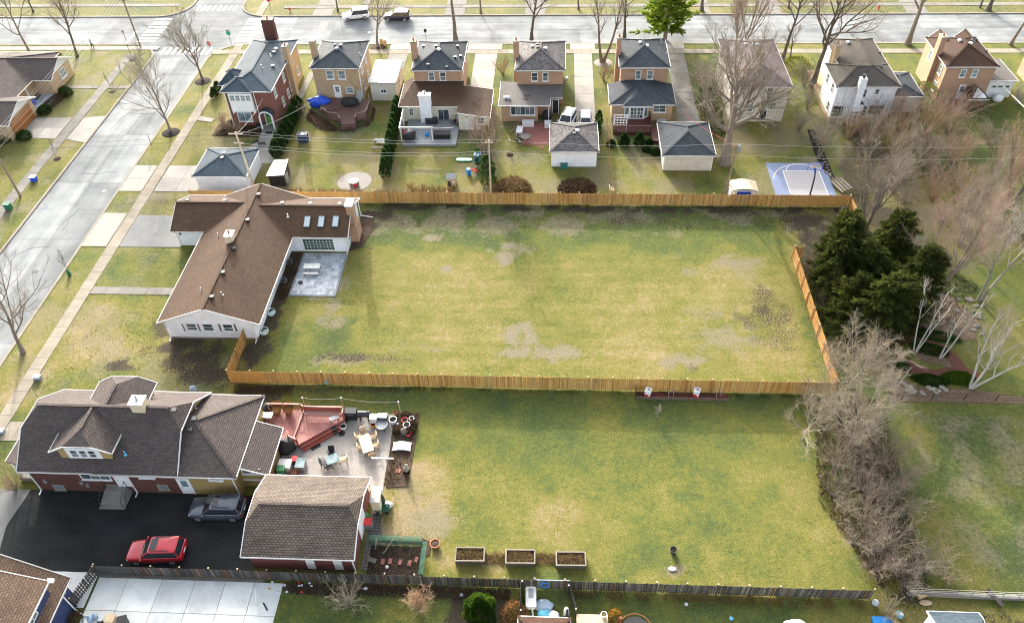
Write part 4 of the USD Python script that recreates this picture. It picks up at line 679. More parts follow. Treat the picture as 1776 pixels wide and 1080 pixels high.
# ================================================================== detached garage of that house
t = Thing('detached_garage', 'detached maroon brick garage with brown shingle roof between the patio and the grey fence', 'garage', (-20.2, 34.3, 0))
zc_ = gable(t, -24.9, -15.55, 30.4, 38.25, 2.6, 4.42, 'shingle_worn', c0=.95, c1=.95, drop=.65, trim='paint_white')
wrect(t, -24.5, -15.95, 30.8, 37.9, 0, 2.55, 'brick_maroon_paint'); gable_fill(t, 'E', -15.95, 30.6, 38.1, 2.5, 4.2, 'brick_maroon_paint', drop=.55); gable_fill(t, 'W', -24.5, 30.6, 38.1, 2.5, 4.2, 'brick_maroon_paint', drop=.55)
x0, _ = onX(636, 880, -15.95); t.part('side_door', Geo().bx(-15.99, -15.9, 33.6, 35.6, .1, 2.4), 'siding_white'); t.part('garage_door', Geo().bx(-24.56, -24.4, 31.8, 36.8, 0, 2.2), 'paint_white')
for x in (-19.5, -17.2): t.part('wall_panel', Geo().bx(x-.35, x+.35, 30.74, 30.82, .3, 1.9), 'paint_white_worn')
downspout(t, -15.9, 30.7, 0, 2.5); downspout(t, -15.8, 38.0, 0, 2.5)

# ================================================================== navy house at the lower left corner
t = Thing('navy_house', 'navy sided house with tan brown roof cut off at the lower left corner', 'house', (-43, 24, 0))
sl = .85
gable(t, -47.2, -37.75, 12, 28.0, 3.0, 7.0, 'shingle_tan', ax='y')
wrect(t, -46.8, -38.2, 12.3, 27.6, 0, 2.95, 'siding_navy'); gable_fill(t, 'N', 27.6, -46.9, -38.1, 2.95, 6.7, 'siding_navy')
roof(t, [[(-38.0, 13, 5.0), (-38.0, 26.7, 5.0), (-42.4, 26.7, 6.95), (-42.4, 13, 6.95)]], 'shingle_tan', [((-38.0, 13, 5.0), (-38.0, 26.7, 5.0)), ((-38.0, 26.7, 5.0), (-42.3, 26.7, 6.9))], name='dormer_roof'); wrect(t, -42.2, -38.4, 13.2, 26.4, 3.3, 4.95, 'siding_navy', 'dormer_wall')
window(t, 'E', -38.2, 23.2, 24.6, 1.2, 2.5, 2, 1, glass='glass_pale'); window(t, 'E', -38.4, 23.6, 24.6, 4.0, 4.7, 2, 1, sill=False)
t.part('downspout', Geo().tube([(-37.7, 26.8, 2.9), (-38.05, 26.7, 2.6), (-38.05, 26.7, .25), (-37.2, 26.3, .1), (-36.4, 26.2, .08)], .06), 'paint_white'); t.part('gutter_end', Geo().box((-37.95, 26.75, 4.95), (.5, .3, .2)), 'paint_white')

# ================================================================== two storey houses along the cross street
def two_storey(name, label, x0, x1, y0, y1, m_wall, m_roof, p, ze=5.6, ov=.32, trim='paint_white', base=None):
    t = Thing(name, label, 'house', ((x0+x1)/2, (y0+y1)/2, 0)); zf = hip(t, x0, x1, y0, y1, ze, p, m_roof, trim)
    wrect(t, x0+ov, x1-ov, y0+ov, y1-ov, 0, ze-.05, m_wall); return t, zf
# corner house
t = Thing('corner_brick_house', 'red and tan brick corner house with blue grey roof and white bay', 'house', (-43.6, 107, 0))
zF = hip(t, -47.2, -40.0, 99.2, 115.3, 5.8, .36, 'shingle_blue')
wrect(t, -46.85, -40.3, 99.5, 107.6, 0, 5.75, 'brick_red'); wrect(t, -46.8, -40.35, 107.61, 114.9, 0, 5.75, 'brick_tan')
hip(t, -47.35, -42.9, 98.95, 103.4, 5.85, .52, 'shingle_blue', name='bay_roof'); hip(t, -48.35, -44.9, 101.2, 105.2, 5.7, .85, 'shingle_blue', name='bay_roof'); wrect(t, -47.9, -46.5, 101.6, 104.8, 0, 5.65, 'brick_red', 'bay_wall')
by = t.part('bay', Geo().bx(-46.3, -43.0, 98.95, 99.49, 2.75, 5.6), 'paint_white')
for k in range(4):
    x = -46.1+k*.77; window(t, 'S', 98.95, x+.05, x+.62, 4.55, 5.35, 2, 3, glass='glass_pale', sill=False, fw=.05, bar=.025)
    for z in (2.95, 3.75): t.part('panel', Geo().bx(x+.02, x+.68, 98.91, 98.96, z, z+.68), 'paint_white', by)
for x in (-46.2, -43.1): t.part('bracket', Geo().bx(x-.1, x+.1, 99.0, 99.5, 2.45, 2.74), 'paint_white', by)
window(t, 'S', 99.5, -45.9, -44.0, .95, 2.35, 2, 1, glass='glass_pale')
ent = Geo()
for x in (-42.35, -40.55): ent.bx(x-.1, x+.1, 98.3, 98.5, 0, 2.3)
a = np.linspace(0, PI, 13); ent.tube(np.stack([-41.45+.9*np.cos(a), np.full(13, 98.4), 2.3+.75*np.sin(a)], 1), .12, 8); en = t.part('portico', ent, 'paint_white')
ro = Geo(); A = np.stack([np.stack([-41.45+1.0*np.cos(a), np.full(13, yy), 2.3+.9*np.sin(a)], 1) for yy in (98.3, 99.5)]); ro.grid(A); t.part('barrel_roof', ro, 'shingle_slate', en)
door(t, 'S', 99.5, -41.9, -41.0, .3, 2.4, 'paint_green_door', glass='glass_dark', gz=(.55, .9)); t.part('entrance_step', Geo().bx(-42.5, -40.4, 98.2, 99.48, 0, .28), 'concrete_dull')
for y, z in ((101.3, 3.9), (103.6, 1.2), (106, 3.8), (108.5, 1.2), (111, 3.8), (112.8, 1.3), (106.4, 1.0)): window(t, 'E', -40.3 if y < 107.6 else -40.35, y-.4, y+.4, z, z+1.2, 2, 2, glass='glass_pale')
chimney(t, -45.1, -43.3, 115.0, 116.0, 3, 9.0, 'brick_dark_red', 'stone_pale', 1); chimney(t, -40.34, -39.7, 108.3, 109.5, 0, 7.9, 'brick_tan', 'stone_pale', 1)
vents(t, zF, [(478.5, 86, 'turb', 'paint_white'), (475.5, 91.5, 'box', 'metal_light'), (469.5, 97.5, 'pipe', 'paint_white'), (454, 117.5, 'pipe', 'metal_light'), (473.5, 115, 'box', 'metal_light')]); downspout(t, -46.9, 99.4, 0, 5.7); downspout(t, -42.7, 99.4, 0, 5.7)

# tan house with the deck
t, zh = two_storey('tan_brick_house', 'tan brick two storey house with dark slate roof above the brown deck', -36.3, -28.8, 106.4, 115.35, 'brick_tan', 'shingle_slate', .38)
for a, b in ((566.5, 578), (587.5, 598)): pwin(t, 'S', 106.72, (a, 123.5, b, 136.5), 1, 2, glass='glass_pale')
pwin(t, 'S', 106.72, (601.5, 152, 612, 161), 1, 2, glass='glass_pale'); x0, _ = onY(581, 160, 106.72); x1, _ = onY(591, 160, 106.72); door(t, 'S', 106.72, x0, x1, .55, 2.65, 'paint_white', glass='glass_dark')
for y, z in ((109, 3.7), (112, 3.7), (109, 1.0), (112, 1.0)): window(t, 'E', -29.12, y-.4, y+.4, z, z+1.2, 1, 2, glass='glass_pale')
chimney(t, -36.55, -35.75, 109.6, 110.6, 0, 8.2, 'brick_tan', 'paint_white_worn', 1, potmat='paint_white'); vents(t, zh, [(580.5, 79.5, 'turb', 'metal_light'), (592, 80, 'turb', 'metal_light'), (584, 85.5, 'turb', 'metal_light'), (624, 75, 'pipe', 'metal_dark'), (624.5, 96.5, 'pipe', 'metal_light')])
t.part('wall_cable', Geo().tube([(-29.5, 106.68, 5.3), (-30.6, 106.68, 3.4), (-29.6, 106.66, 2.2), (-29.5, 106.66, .8)], .02), 'wire_dark'); t.part('meter_box', Geo().box((-29.45, 106.66, 1.2), (.3, .16, .5)), 'metal_light'); downspout(t, -29.0, 106.6, 0, 5.5)
# white garage
t = Thing('flat_roofed_garage', 'small cream block garage with flat white roof beside the tan brick house', 'garage', (-25.9, 110.3, 0))
wrect(t, -27.75, -23.95, 107.0, 113.6, 0, 2.95, 'block_cream'); t.part('roof', Geo().bx(-27.9, -23.8, 106.85, 113.75, 2.96, 3.08), 'roof_membrane')
pe = Geo()
for a in ((-27.95, -23.75, 106.8, 106.9), (-27.95, -23.75, 113.7, 113.8), (-27.95, -27.85, 106.9, 113.7), (-23.85, -23.75, 106.9, 113.7)): pe.bx(*a, 2.9, 3.14)
t.part('parapet', pe, 'metal_light'); pwin(t, 'S', 107.0, (661, 155.5, 669.5, 161), 2, 1, glass='glass_dark'); window(t, 'E', -23.95, 110, 110.6, 1.2, 2.2, 1, 2); t.part('garage_door', Geo().bx(-27.2, -24.6, 113.55, 113.66, 0, 2.3), 'paint_white')

# brick house with the white chimney
t, zh = two_storey('addition_brick_house', 'pink brick two storey house with a wide brown rear addition and white chimney', -21.05, -13.5, 105.7, 115.0, 'brick_pink', 'shingle_slate', .45)
for a, b in ((744, 752.5), (763.5, 772.5)): pwin(t, 'S', 106.02, (a, 126, b, 139), 1, 2, glass='glass_dark')
chimney(t, -21.3, -20.5, 109, 110.2, 0, 8.3, 'brick_pink', 'stone_pale', 1); vents(t, zh, [(761.5, 91, 'turb', 'paint_white'), (734.5, 81, 'box', 'metal_dark'), (756.5, 81, 'box', 'metal_dark'), (793.5, 81.5, 'box', 'metal_dark'), (742, 109, 'box', 'metal_dark'), (774, 109, 'box', 'metal_dark'), (789.5, 100.5, 'box', 'metal_dark'), (799, 98.5, 'box', 'metal_dark')])
for y in (109, 112.5): window(t, 'E', -13.82, y-.4, y+.4, 3.7, 4.9, 1, 2)
roof(t, [[(-22.5, 100.5, 2.75), (-13.4, 100.5, 2.75), (-13.4, 106.0, 3.85), (-20.9, 106.0, 3.85)], [(-22.6, 107.3, 2.75), (-22.5, 100.5, 2.75), (-20.9, 106.0, 3.85), (-21.1, 107.3, 3.85)]], 'shingle_brown', [((-22.5, 100.5, 2.75), (-13.4, 100.5, 2.75)), ((-22.6, 107.3, 2.75), (-22.5, 100.5, 2.75)), ((-20.9, 106.0, 3.88), (-13.4, 106.0, 3.88))], name='addition_roof')
wrect(t, -22.1, -13.7, 101.1, 106.01, 0, 2.7, 'siding_cream')
roof(t, [[(-13.8, 98.4, 2.95), (-9.1, 98.4, 2.25), (-9.1, 106.4, 2.25), (-13.8, 106.4, 2.95)]], 'shingle_brown', [((-13.8, 98.4, 2.95), (-9.1, 98.4, 2.25)), ((-9.1, 98.4, 2.25), (-9.1, 106.4, 2.25)), ((-9.1, 106.4, 2.25), (-13.8, 106.4, 2.95))], name='annex_roof'); walls(t, [(-13.69, 98.8), (-9.5, 98.8), (-9.4, 106.2), (-13.69, 106.2)], 0, [2.7, 2.1, 2.1, 2.7], 'siding_cream')
door(t, 'S', 98.8, -12.6, -11.6, .1, 2.1, 'paint_white'); window(t, 'S', 98.8, -10.9, -10.1, 1.1, 1.95, 2, 2)
for a, b in ((710.5, 716.5), (740, 747)): pwin(t, 'S', 101.1, (a, 188.5, b, 200.5), 2, 2)
pwin(t, 'S', 101.1, (760.5, 190.5, 778.5, 208.5), 2, 1, sill=False, name='sliding_door')
p0 = W(727, 213); chimney(t, -19.35, -17.7, 100.2, 101.09, 0, 4.55, 'siding_white', 'paint_white', 1, name='white_chimney', potmat='metal_light', cone=True)
# brick house with the low felt addition
t, zh = two_storey('felt_addition_house', 'pink brick two storey house with mottled grey roof and low felt roofed addition', -5.9, 1.5, 105.7, 115.0, 'brick_pink', 'shingle_grey_mottled', .43)
for a, b in ((922.5, 931.5), (942, 950)): pwin(t, 'S', 106.02, (a, 127, b, 140), 1, 2, glass='glass_dark')
chimney(t, -6.2, -5.4, 109.3, 110.4, 0, 8.2, 'brick_pink', 'stone_pale', 1); vents(t, zh, [(923, 81.5, 'turb', 'paint_white'), (932, 78, 'box', 'metal_dark'), (932.5, 82.5, 'box', 'metal_dark'), (946, 85, 'turb', 'paint_white'), (974, 96, 'pipe', 'metal_light'), (897, 92.5, 'box', 'metal_dark')])
roof(t, [[(-8.05, 100.75, 2.8), (-.65, 100.75, 2.8), (-.65, 102.6, 2.95), (1.15, 102.6, 2.95), (1.15, 106.3, 3.3), (-8.05, 106.8, 3.3)]], 'roof_felt', [((-8.05, 100.75, 2.8), (-.65, 100.75, 2.8)), ((-.65, 100.75, 2.8), (-.65, 102.6, 2.95)), ((-.65, 102.6, 2.95), (1.15, 102.6, 2.95)), ((-8.05, 100.75, 2.8), (-8.05, 106.8, 3.3))], name='addition_roof', thick=.1)
wrect(t, -7.7, -2.4, 101.2, 106.01, 0, 2.72, 'brick_pink'); wrect(t, -2.39, .6, 103.2, 106.0, 0, 2.8, 'brick_pink'); t.part('canopy_post', Geo().bx(-.9, -.8, 101.0, 101.1, 0, 2.75), 'paint_white')
pwin(t, 'S', 101.2, (886.5, 185.5, 927, 199), 5, 1, glass='glass_dark'); door(t, 'S', 103.2, -.3, .5, .2, 2.3, 'metal_black'); t.part('air_conditioner', Geo().box((1.75, 108.2, 3.0), (.35, .7, .45)), 'metal_light')
g = Geo().ell((-4.0, 103.3, 3.02), (.55, .4, .06), 6, .4, 3).ell((-4.2, 102.5, 2.95), (.6, .3, .05), 6, .4, 4); t.part('roof_patch', g, 'roof_felt_dark')
g = Geo()
for x in (-7.2, -6.7): g.lathe((x, 102.6, 2.9), [(.25, 0), (.25, .3), (.0, .45)], 10)
t.part('roof_vent', g, 'paint_white')
# house with the bay and maroon deck
t, zh = two_storey('bay_brick_house', 'pink brick two storey house with slate addition roof, bay doors and maroon deck', 9.25, 16.65, 106.5, 115.75, 'brick_pink', 'shingle_slate', .44)
for a, b in ((1103, 1111), (1123, 1132)): pwin(t, 'S', 106.82, (a, 123, b, 136.5), 1, 2, glass='glass_pale')
chimney(t, 8.95, 9.65, 110.2, 111.4, 0, 8.2, 'brick_pink', 'stone_pale', 1); vents(t, zh, [(1110, 75, 'turb', 'paint_white'), (1122.5, 80, 'box', 'paint_white'), (1146, 74, 'pipe', 'metal_light'), (1155, 94, 'pipe', 'metal_light')])
P, E_, H = hip_polys(7.75, 17.2, 101.0, 112.6, 2.8, .27); roof(t, [P[0], [P[1][0], (17.2, 107.0, 2.8), (12.5, 107.0, 4.05)], [(7.75, 107.0, 2.8), P[3][1], (12.5, 107.0, 4.05)]] if False else [P[0], [(17.2, 101.0, 2.8), (17.2, 107.0, 2.8), (14.9, 107.0, 3.42), (12.475, 105.72, 4.07)], [(7.75, 107.0, 2.8), (7.75, 101.0, 2.8), (12.475, 105.72, 4.07), (10.05, 107.0, 3.42)], [(12.475, 105.72, 4.07), (14.9, 107.0, 3.42), (10.05, 107.0, 3.42)]], 'shingle_slate', [((7.75, 101, 2.8), (17.2, 101, 2.8)), ((17.2, 101, 2.8), (17.2, 107, 2.8)), ((7.75, 101, 2.8), (7.75, 107, 2.8))], name='addition_roof', ridge=[((7.75, 101, 2.8), (12.475, 105.72, 4.07)), ((17.2, 101, 2.8), (12.475, 105.72, 4.07))])
wrect(t, 8.2, 16.8, 101.5, 106.81, 0, 2.72, 'brick_tan')
roof(t, [[(9.6, 100.6, 2.75), (13.9, 100.6, 2.75), (11.75, 102.75, 3.75)], [(13.9, 100.6, 2.75), (13.9, 103.0, 2.8), (11.75, 104.6, 3.78), (11.75, 102.75, 3.75)], [(9.6, 103.0, 2.8), (9.6, 100.6, 2.75), (11.75, 102.75, 3.75), (11.75, 104.6, 3.78)]], 'shingle_slate', [((9.6, 100.6, 2.75), (13.9, 100.6, 2.75))], name='bay_roof')
walls(t, [(10.0, 101.49), (10.7, 100.9), (12.7, 100.9), (13.4, 101.49)], .6, 2.7, 'paint_white', 'bay')
window(t, 'S', 100.9, 10.85, 11.68, .75, 2.4, 2, 3, sill=False, name='french_door'); window(t, 'S', 100.9, 11.82, 12.6, .75, 2.4, 2, 3, sill=False, name='french_door'); pwin(t, 'S', 101.5, (1133.5, 183.5, 1154, 194), 2, 2)
for dx in (0, ): t.part('bay_pane', Geo().bar((12.85, 101.0, 1.7), (13.25, 101.35, 1.7), .05, 1.5), 'glass_pale'), t.part('bay_pane', Geo().bar((10.55, 101.0, 1.7), (10.15, 101.35, 1.7), .05, 1.5), 'glass_pale')
# pale house behind the big trunks
t, zh = two_storey('pale_house', 'pale cream two storey house with rose grey roof half hidden by a big bare tree', 24.6, 32.9, 100.9, 115.5, 'block_cream', 'shingle_rose', .38, ov=.4)
for a, b in ((1282, 1292), (1331, 1341)): pwin(t, 'S', 101.3, (a, 153, b, 164), 1, 2, glass='glass_dark')
pwin(t, 'S', 101.3, (1273, 181, 1305, 193), 4, 1); pwin(t, 'S', 101.3, (1331, 178, 1345, 190), 3, 1); door(t, 'S', 101.3, 29.2, 30.1, .3, 2.4, 'metal_black'); vents(t, zh, [(1293, 78, 'turb', 'paint_white'), (1304.5, 78.5, 'pipe', 'paint_white'), (1313, 78.5, 'turb', 'paint_white')])
for y in (104, 108): window(t, 'W', 25.0, y-.4, y+.4, 3.6, 4.8, 1, 2)
# white house with the white chimney
t = Thing('white_sided_house', 'white sided two storey house with taupe roof and tall white chimney on its garden side', 'house', (43.2, 108, 0))
zw_ = hip(t, 40.6, 47.6, 101.0, 115.7, 5.6, .42, 'shingle_taupe'); hip(t, 38.75, 47.58, 100.98, 107.8, 5.58, .42, 'shingle_taupe')
wrect(t, 41.0, 47.2, 101.4, 115.3, 0, 5.55, 'siding_white'); wrect(t, 39.1, 41.5, 101.38, 107.4, 0, 5.55, 'siding_white'); wrect(t, 39.05, 47.25, 101.3, 115.35, 0, .6, 'brick_tan', 'foundation')
pwin(t, 'S', 101.4, (1484, 155.5, 1502, 168.5), 2, 2); pwin(t, 'S', 101.4, (1518, 155.5, 1524.5, 163), 1, 2); pwin(t, 'S', 101.4, (1443, 184, 1461, 202), 2, 3); pwin(t, 'S', 101.4, (1485, 184, 1502, 201.5), 2, 3); pwin(t, 'S', 101.4, (1506, 183, 1531, 198), 3, 2)
for y, z in ((103.2, 3.6), (106, 3.6), (103, .9)): window(t, 'W', 39.1, y-.4, y+.4, z, z+1.3, 1, 2)
c = t.part('white_chimney', Geo().bx(41.5, 43.0, 100.3, 101.37, 0, 3.0).bx(41.6, 42.5, 100.5, 101.36, 2.99, 7.0).bx(42.5, 43.0, 100.3, 101.37, 2.99, 3.2), 'siding_white'); t.part('shoulder', Geo().box((42.8, 100.85, 3.3), (.75, .95, .08), tilt=np.array([[.8, 0, .6], [0, 1, 0], [-.6, 0, .8]])), 'shingle_slate', c); t.part('chimney_pot', Geo().lathe((42.05, 100.95, 7.0), [(.18, 0), (.18, .35), (.32, .36), (.32, .45), (0, .5)], 12), 'metal_dark', c)
g = Geo()
for z in np.linspace(.3, 2.1, 4): g.bx(41.6, 42.9, 100.2, 100.25, z-.03, z+.03)
for x in np.linspace(41.6, 42.9, 3): g.bx(x-.03, x+.03, 100.2, 100.25, .1, 2.3)
t.part('trellis', g, 'metal_dark', c); vents(t, zw_, [(1470.5, 75, 'turb', 'paint_white'), (1525, 92, 'box', 'metal_dark'), (1527.5, 116.5, 'box', 'metal_dark')]); downspout(t, 40.4, 101.3, 0, 5.4)
chimney(t, 40.2, 40.9, 109.0, 110.5, 0, 7.6, 'brick_tan', 'stone_pale', 1, name='brick_chimney')
t2 = Thing('side_garage', 'grey garage with dark hipped roof between the white sided house and the auburn roofed house', 'garage', (50, 107, 0)); hip(t2, 47.75, 52.4, 103.6, 110.8, 2.7, .3, 'shingle_slate'); wrect(t2, 48.0, 52.1, 103.9, 110.5, 0, 2.65, 'siding_grey'); window(t2, 'S', 103.9, 49.3, 50.1, 1.1, 2.1, 1, 2)
# auburn roofed house
t, zh = two_storey('auburn_roof_house', 'pink brick two storey house with auburn hipped roof and maroon porch, near the right edge', 55.4, 62.85, 106.65, 115.95, 'brick_pink', 'shingle_auburn', .45)
for a, b in ((1665, 1674.5), (1685.5, 1695)): pwin(t, 'S', 106.97, (a+1, 121, b-.5, 133.5), 1, 2, glass='glass_pale')
pwin(t, 'S', 106.97, (1684, 150.5, 1694, 162), 1, 2, glass='glass_dark'); x0, _ = onY(1661, 160, 106.97); x1, _ = onY(1670, 160, 106.97); door(t, 'S', 106.97, x0, x1, .5, 2.6, 'paint_white', glass='glass_dark')
for y, z in ((108.6, 3.6), (113, 3.6), (108.6, 1.0)): window(t, 'W', 55.72, y-.4, y+.4, z, z+1.3, 1, 2, glass='glass_pale')
chimney(t, 55.1, 55.85, 110.2, 111.4, 0, 8.2, 'brick_pink', 'stone_pale', 1); vents(t, zh, [(1664.5, 70.5, 'turb', 'paint_white'), (1683, 77, 'turb', 'paint_white'), (1692, 70, 'box', 'metal_dark'), (1710, 90, 'box', 'metal_dark')])
for x in (57.3, 61): gable(t, x-1.2, x+1.2, 113.2, 116.3, 5.62, 6.7, 'shingle_auburn', ax='y', name='front_gable')
po = Geo(); po.bx(57.2, 61.6, 105.0, 106.9, 0, .5); t.part('porch_deck', po, 'deck_maroon'); roof(t, [[(58.9, 104.2, 1.9), (61.9, 104.2, 1.9), (61.9, 105.6, 2.0), (60.4, 106.6, 3.0)], [(58.9, 106.6, 2.1), (58.9, 104.2, 1.9), (60.4, 106.6, 3.0)]], 'shingle_auburn', [((58.9, 104.2, 1.9), (61.9, 104.2, 1.9))], name='porch_roof')
for x in (59.1, 61.7): t.part('porch_post', Geo().bx(x-.07, x+.07, 104.3, 104.44, 0, 1.85), 'rail_maroon')
t = Thing('white_side_garage', 'low white garage with three small windows against the auburn roofed house', 'garage', (65, 111, 0)); roof(t, [[(62.86, 107.9, 2.85), (67.1, 107.9, 2.75), (66.9, 114.6, 2.8), (62.86, 114.6, 2.9)]], 'roof_felt', [((62.86, 107.9, 2.85), (67.1, 107.9, 2.75)), ((67.1, 107.9, 2.75), (66.9, 114.6, 2.8))]); wrect(t, 62.88, 66.8, 108.2, 114.4, 0, 2.72, 'stucco_white')
for a, b, n in ((1721, 1727.5, 1), (1730.5, 1740, 1), (1744, 1750.5, 1)): pwin(t, 'S', 108.2, (a, 148.5, b, 152), n, 1, sill=False, fw=.06)
t = Thing('edge_brick_house', 'pink brick two storey house cut off by the right edge of the picture', 'house', (74.5, 111, 0)); hip(t, 70.6, 78.2, 106.6, 115.9, 5.6, .44, 'shingle_auburn'); wrect(t, 70.92, 77.9, 106.92, 115.6, 0, 5.55, 'brick_pink'); window(t, 'W', 70.92, 108.4, 109.2, 3.5, 4.8, 1, 2); t.part('air_conditioner', Geo().box((70.6, 108.6, .5), (.6, .9, .8)), 'metal_dark')

# ================================================================== garages and sheds of the back yards
t = Thing('blue_roof_garage', 'white garage with blue grey pyramid roof beside the side street driveway', 'garage', (-43.5, 86.6, 0)); zg = hip(t, -47.1, -39.85, 83.3, 89.95, 2.5, .36, 'shingle_blue'); wrect(t, -46.8, -40.15, 83.6, 89.65, 0, 2.45, 'siding_white'); t.part('garage_door', Geo().bx(-46.87, -46.7, 84.1, 89.1, 0, 2.15), 'paint_white')
vents(t, zg, [(389, 267, 'box', 'metal_dark'), (385.5, 274.5, 'box', 'metal_dark')])
t = Thing('mottled_roof_garage', 'white sided garage with mottled grey pyramid roof behind the red patio', 'garage', (2.7, 93, 0)); zg = hip(t, -.65, 5.95, 89.4, 96.75, 2.5, .42, 'shingle_grey_mottled'); wrect(t, -.38, 5.68, 89.7, 96.4, 0, 2.45, 'siding_white'); vents(t, zg, [(1001, 227.5, 'turb', 'paint_white'), (996, 234, 'box', 'metal_dark')]); t.part('garage_door', Geo().bx(.3, 5.0, 96.33, 96.46, 0, 2.15), 'paint_white')
t = Thing('grey_roof_garage', 'beige sided garage with slate hip roof below the maroon deck', 'garage', (17.7, 92.7, 0)); hip(t, 14.15, 21.2, 88.6, 96.95, 2.5, .42, 'shingle_slate'); wrect(t, 14.5, 20.85, 88.95, 96.6, 0, 2.45, 'siding_beige'); t.part('corner_board', Geo().bx(14.46, 14.6, 88.91, 89.05, 0, 2.45).bx(20.75, 20.89, 88.91, 89.05, 0, 2.45), 'paint_white'); t.part('garage_door', Geo().bx(15, 20, 96.53, 96.66, 0, 2.15), 'paint_white')
t = Thing('tin_shed', 'small dark shed with pale lean-to roof at the foot of the dark hedge', 'shed', (-37.3, 85, 0)); a = W(461, 305, 1.9); b = W(492, 304, 1.9); c = W(500, 276, 2.1); d = W(475, 278, 2.1)
roof(t, [[a, b, c, d]], 'metal_light', [], thick=.06); ct = (a+b+c+d)/4; rg = [ct+(q-ct)*.86 for q in (a, b, c, d)]; walls(t, [q[:2] for q in rg], 0, [1.78, 1.78, 1.95, 1.95], 'metal_black'); t.part('door', Geo().bar((rg[1][0]+.03, rg[1][1]+.3, .85), (rg[1][0]+.25, rg[1][1]+1.0, .85), .05, 1.5), 'metal_light')
t = Thing('plastic_shed', 'low garden shed with tan curved roof behind the cedar fence near the court', 'shed', (22, 83, 0))
x0, x1 = W(1268, 330, 1.7)[0], W(1314, 330, 1.7)[0]; y0 = 82.2; A = np.array([[(x0-.1+(x1-x0+.2)*u, y, 1.65+.35*math.sin(PI*u)) for u in np.linspace(0, 1, 9)] for y in (y0-.1, 84.3)]); g = Geo().grid(A).grid((A-[0, 0, .08])[::-1]); t.part('roof', g, 'wood_pale'); wrect(t, x0, x1, y0, 84.2, 0, 1.62, 'plastic_white'); t.part('door', Geo().bx(x0+.8, x1-.8, y0-.05, y0, .05, 1.5), 'tarp_blue')
t = Thing('small_brown_shed', 'small brown roofed shed cut off by the bottom edge, below the white tub', 'shed', W(942, 1095)); a = W(898, 1072, 2.4); b = W(990, 1078, 2.4); hip(t, a[0], b[0], a[1]-4, a[1]+.3, 2.2, .3, 'shingle_auburn'); wrect(t, a[0]+.2, b[0]-.2, a[1]-3.8, a[1]+.1, 0, 2.15, 'siding_grey')
t = Thing('grey_gable_shed', 'small shed with grey shingle roof and white gable at the lower right edge', 'shed', W(1660, 1100)); a = W(1615, 1078, 2.2); b = W(1704, 1075, 2.2); gable(t, a[0], b[0], a[1]-2.6, a[1]+.9, 2.1, 3.0, 'shingle_blue', c1=.9, drop=.6); wrect(t, a[0]+.2, b[0]-.2, a[1]-2.4, a[1]+.7, 0, 2.05, 'siding_white'); gable_fill(t, 'W', a[0]+.2, a[1]-2.4, a[1]+.7, 2.0, 2.85, 'siding_white')
# ranch across the side street
t = Thing('tan_ranch_house', 'tan brick ranch house with purple brown roof and oak garage door across the side street', 'house', (-86, 105, 0))
hip(t, -95, -80.6, 93.5, 117.5, 2.75, .32, 'shingle_brown_dark', 'trim_cream'); gable(t, -90, -77.6, 108.1, 115.7, 2.75, 4.5, 'shingle_brown_dark', trim='paint_white'); gable(t, -90, -77.7, 95.0, 103.2, 2.75, 4.3, 'shingle_brown_dark', trim='paint_white')
wrect(t, -94.6, -81.0, 94, 117, 0, 2.7, 'brick_tan'); wrect(t, -81.0, -78.4, 108.7, 115.3, 0, 2.7, 'brick_tan'); wrect(t, -81.0, -78.4, 95.4, 102.8, 0, 2.7, 'brick_tan'); gable_fill(t, 'E', -78.3, 108.3, 115.5, 2.66, 4.3, 'paint_white'); gable_fill(t, 'E', -78.4, 95.2, 103.0, 2.66, 4.1, 'paint_white')
pd = t.part('garage_door', Geo().bx(-78.46, -78.3, 96.3, 101.9, .05, 2.3), 'door_oak')
for k in range(4): t.part('door_panel', Geo().bx(-78.32, -78.27, 96.4, 101.8, .12+k*.55, .6+k*.55), 'door_oak', pd)
window(t, 'E', -78.4, 112, 113.4, 1.0, 2.2, 2, 2, glass='glass_pale'); t.part('porch_floor', Geo().bx(-80.99, -77.9, 102.9, 108.6, 0, .22), 'paver_grey'); t.part('porch_chair', Geo().box((-80.2, 105.5, .5), (.6, .6, .6)), 'tarp_blue'); t.part('bench', Geo().box((-80.4, 107.2, .45), (.5, 1.2, .5)), 'metal_black'); chimney(t, -89.5, -88.5, 113, 114.2, 3, 5.6, 'brick_tan', 'stone_pale', 1)
for y in (103.1, 105.8): t.part('porch_post', Geo().bx(-80.75, -80.6, y-.07, y+.07, .22, 2.7), 'paint_white')
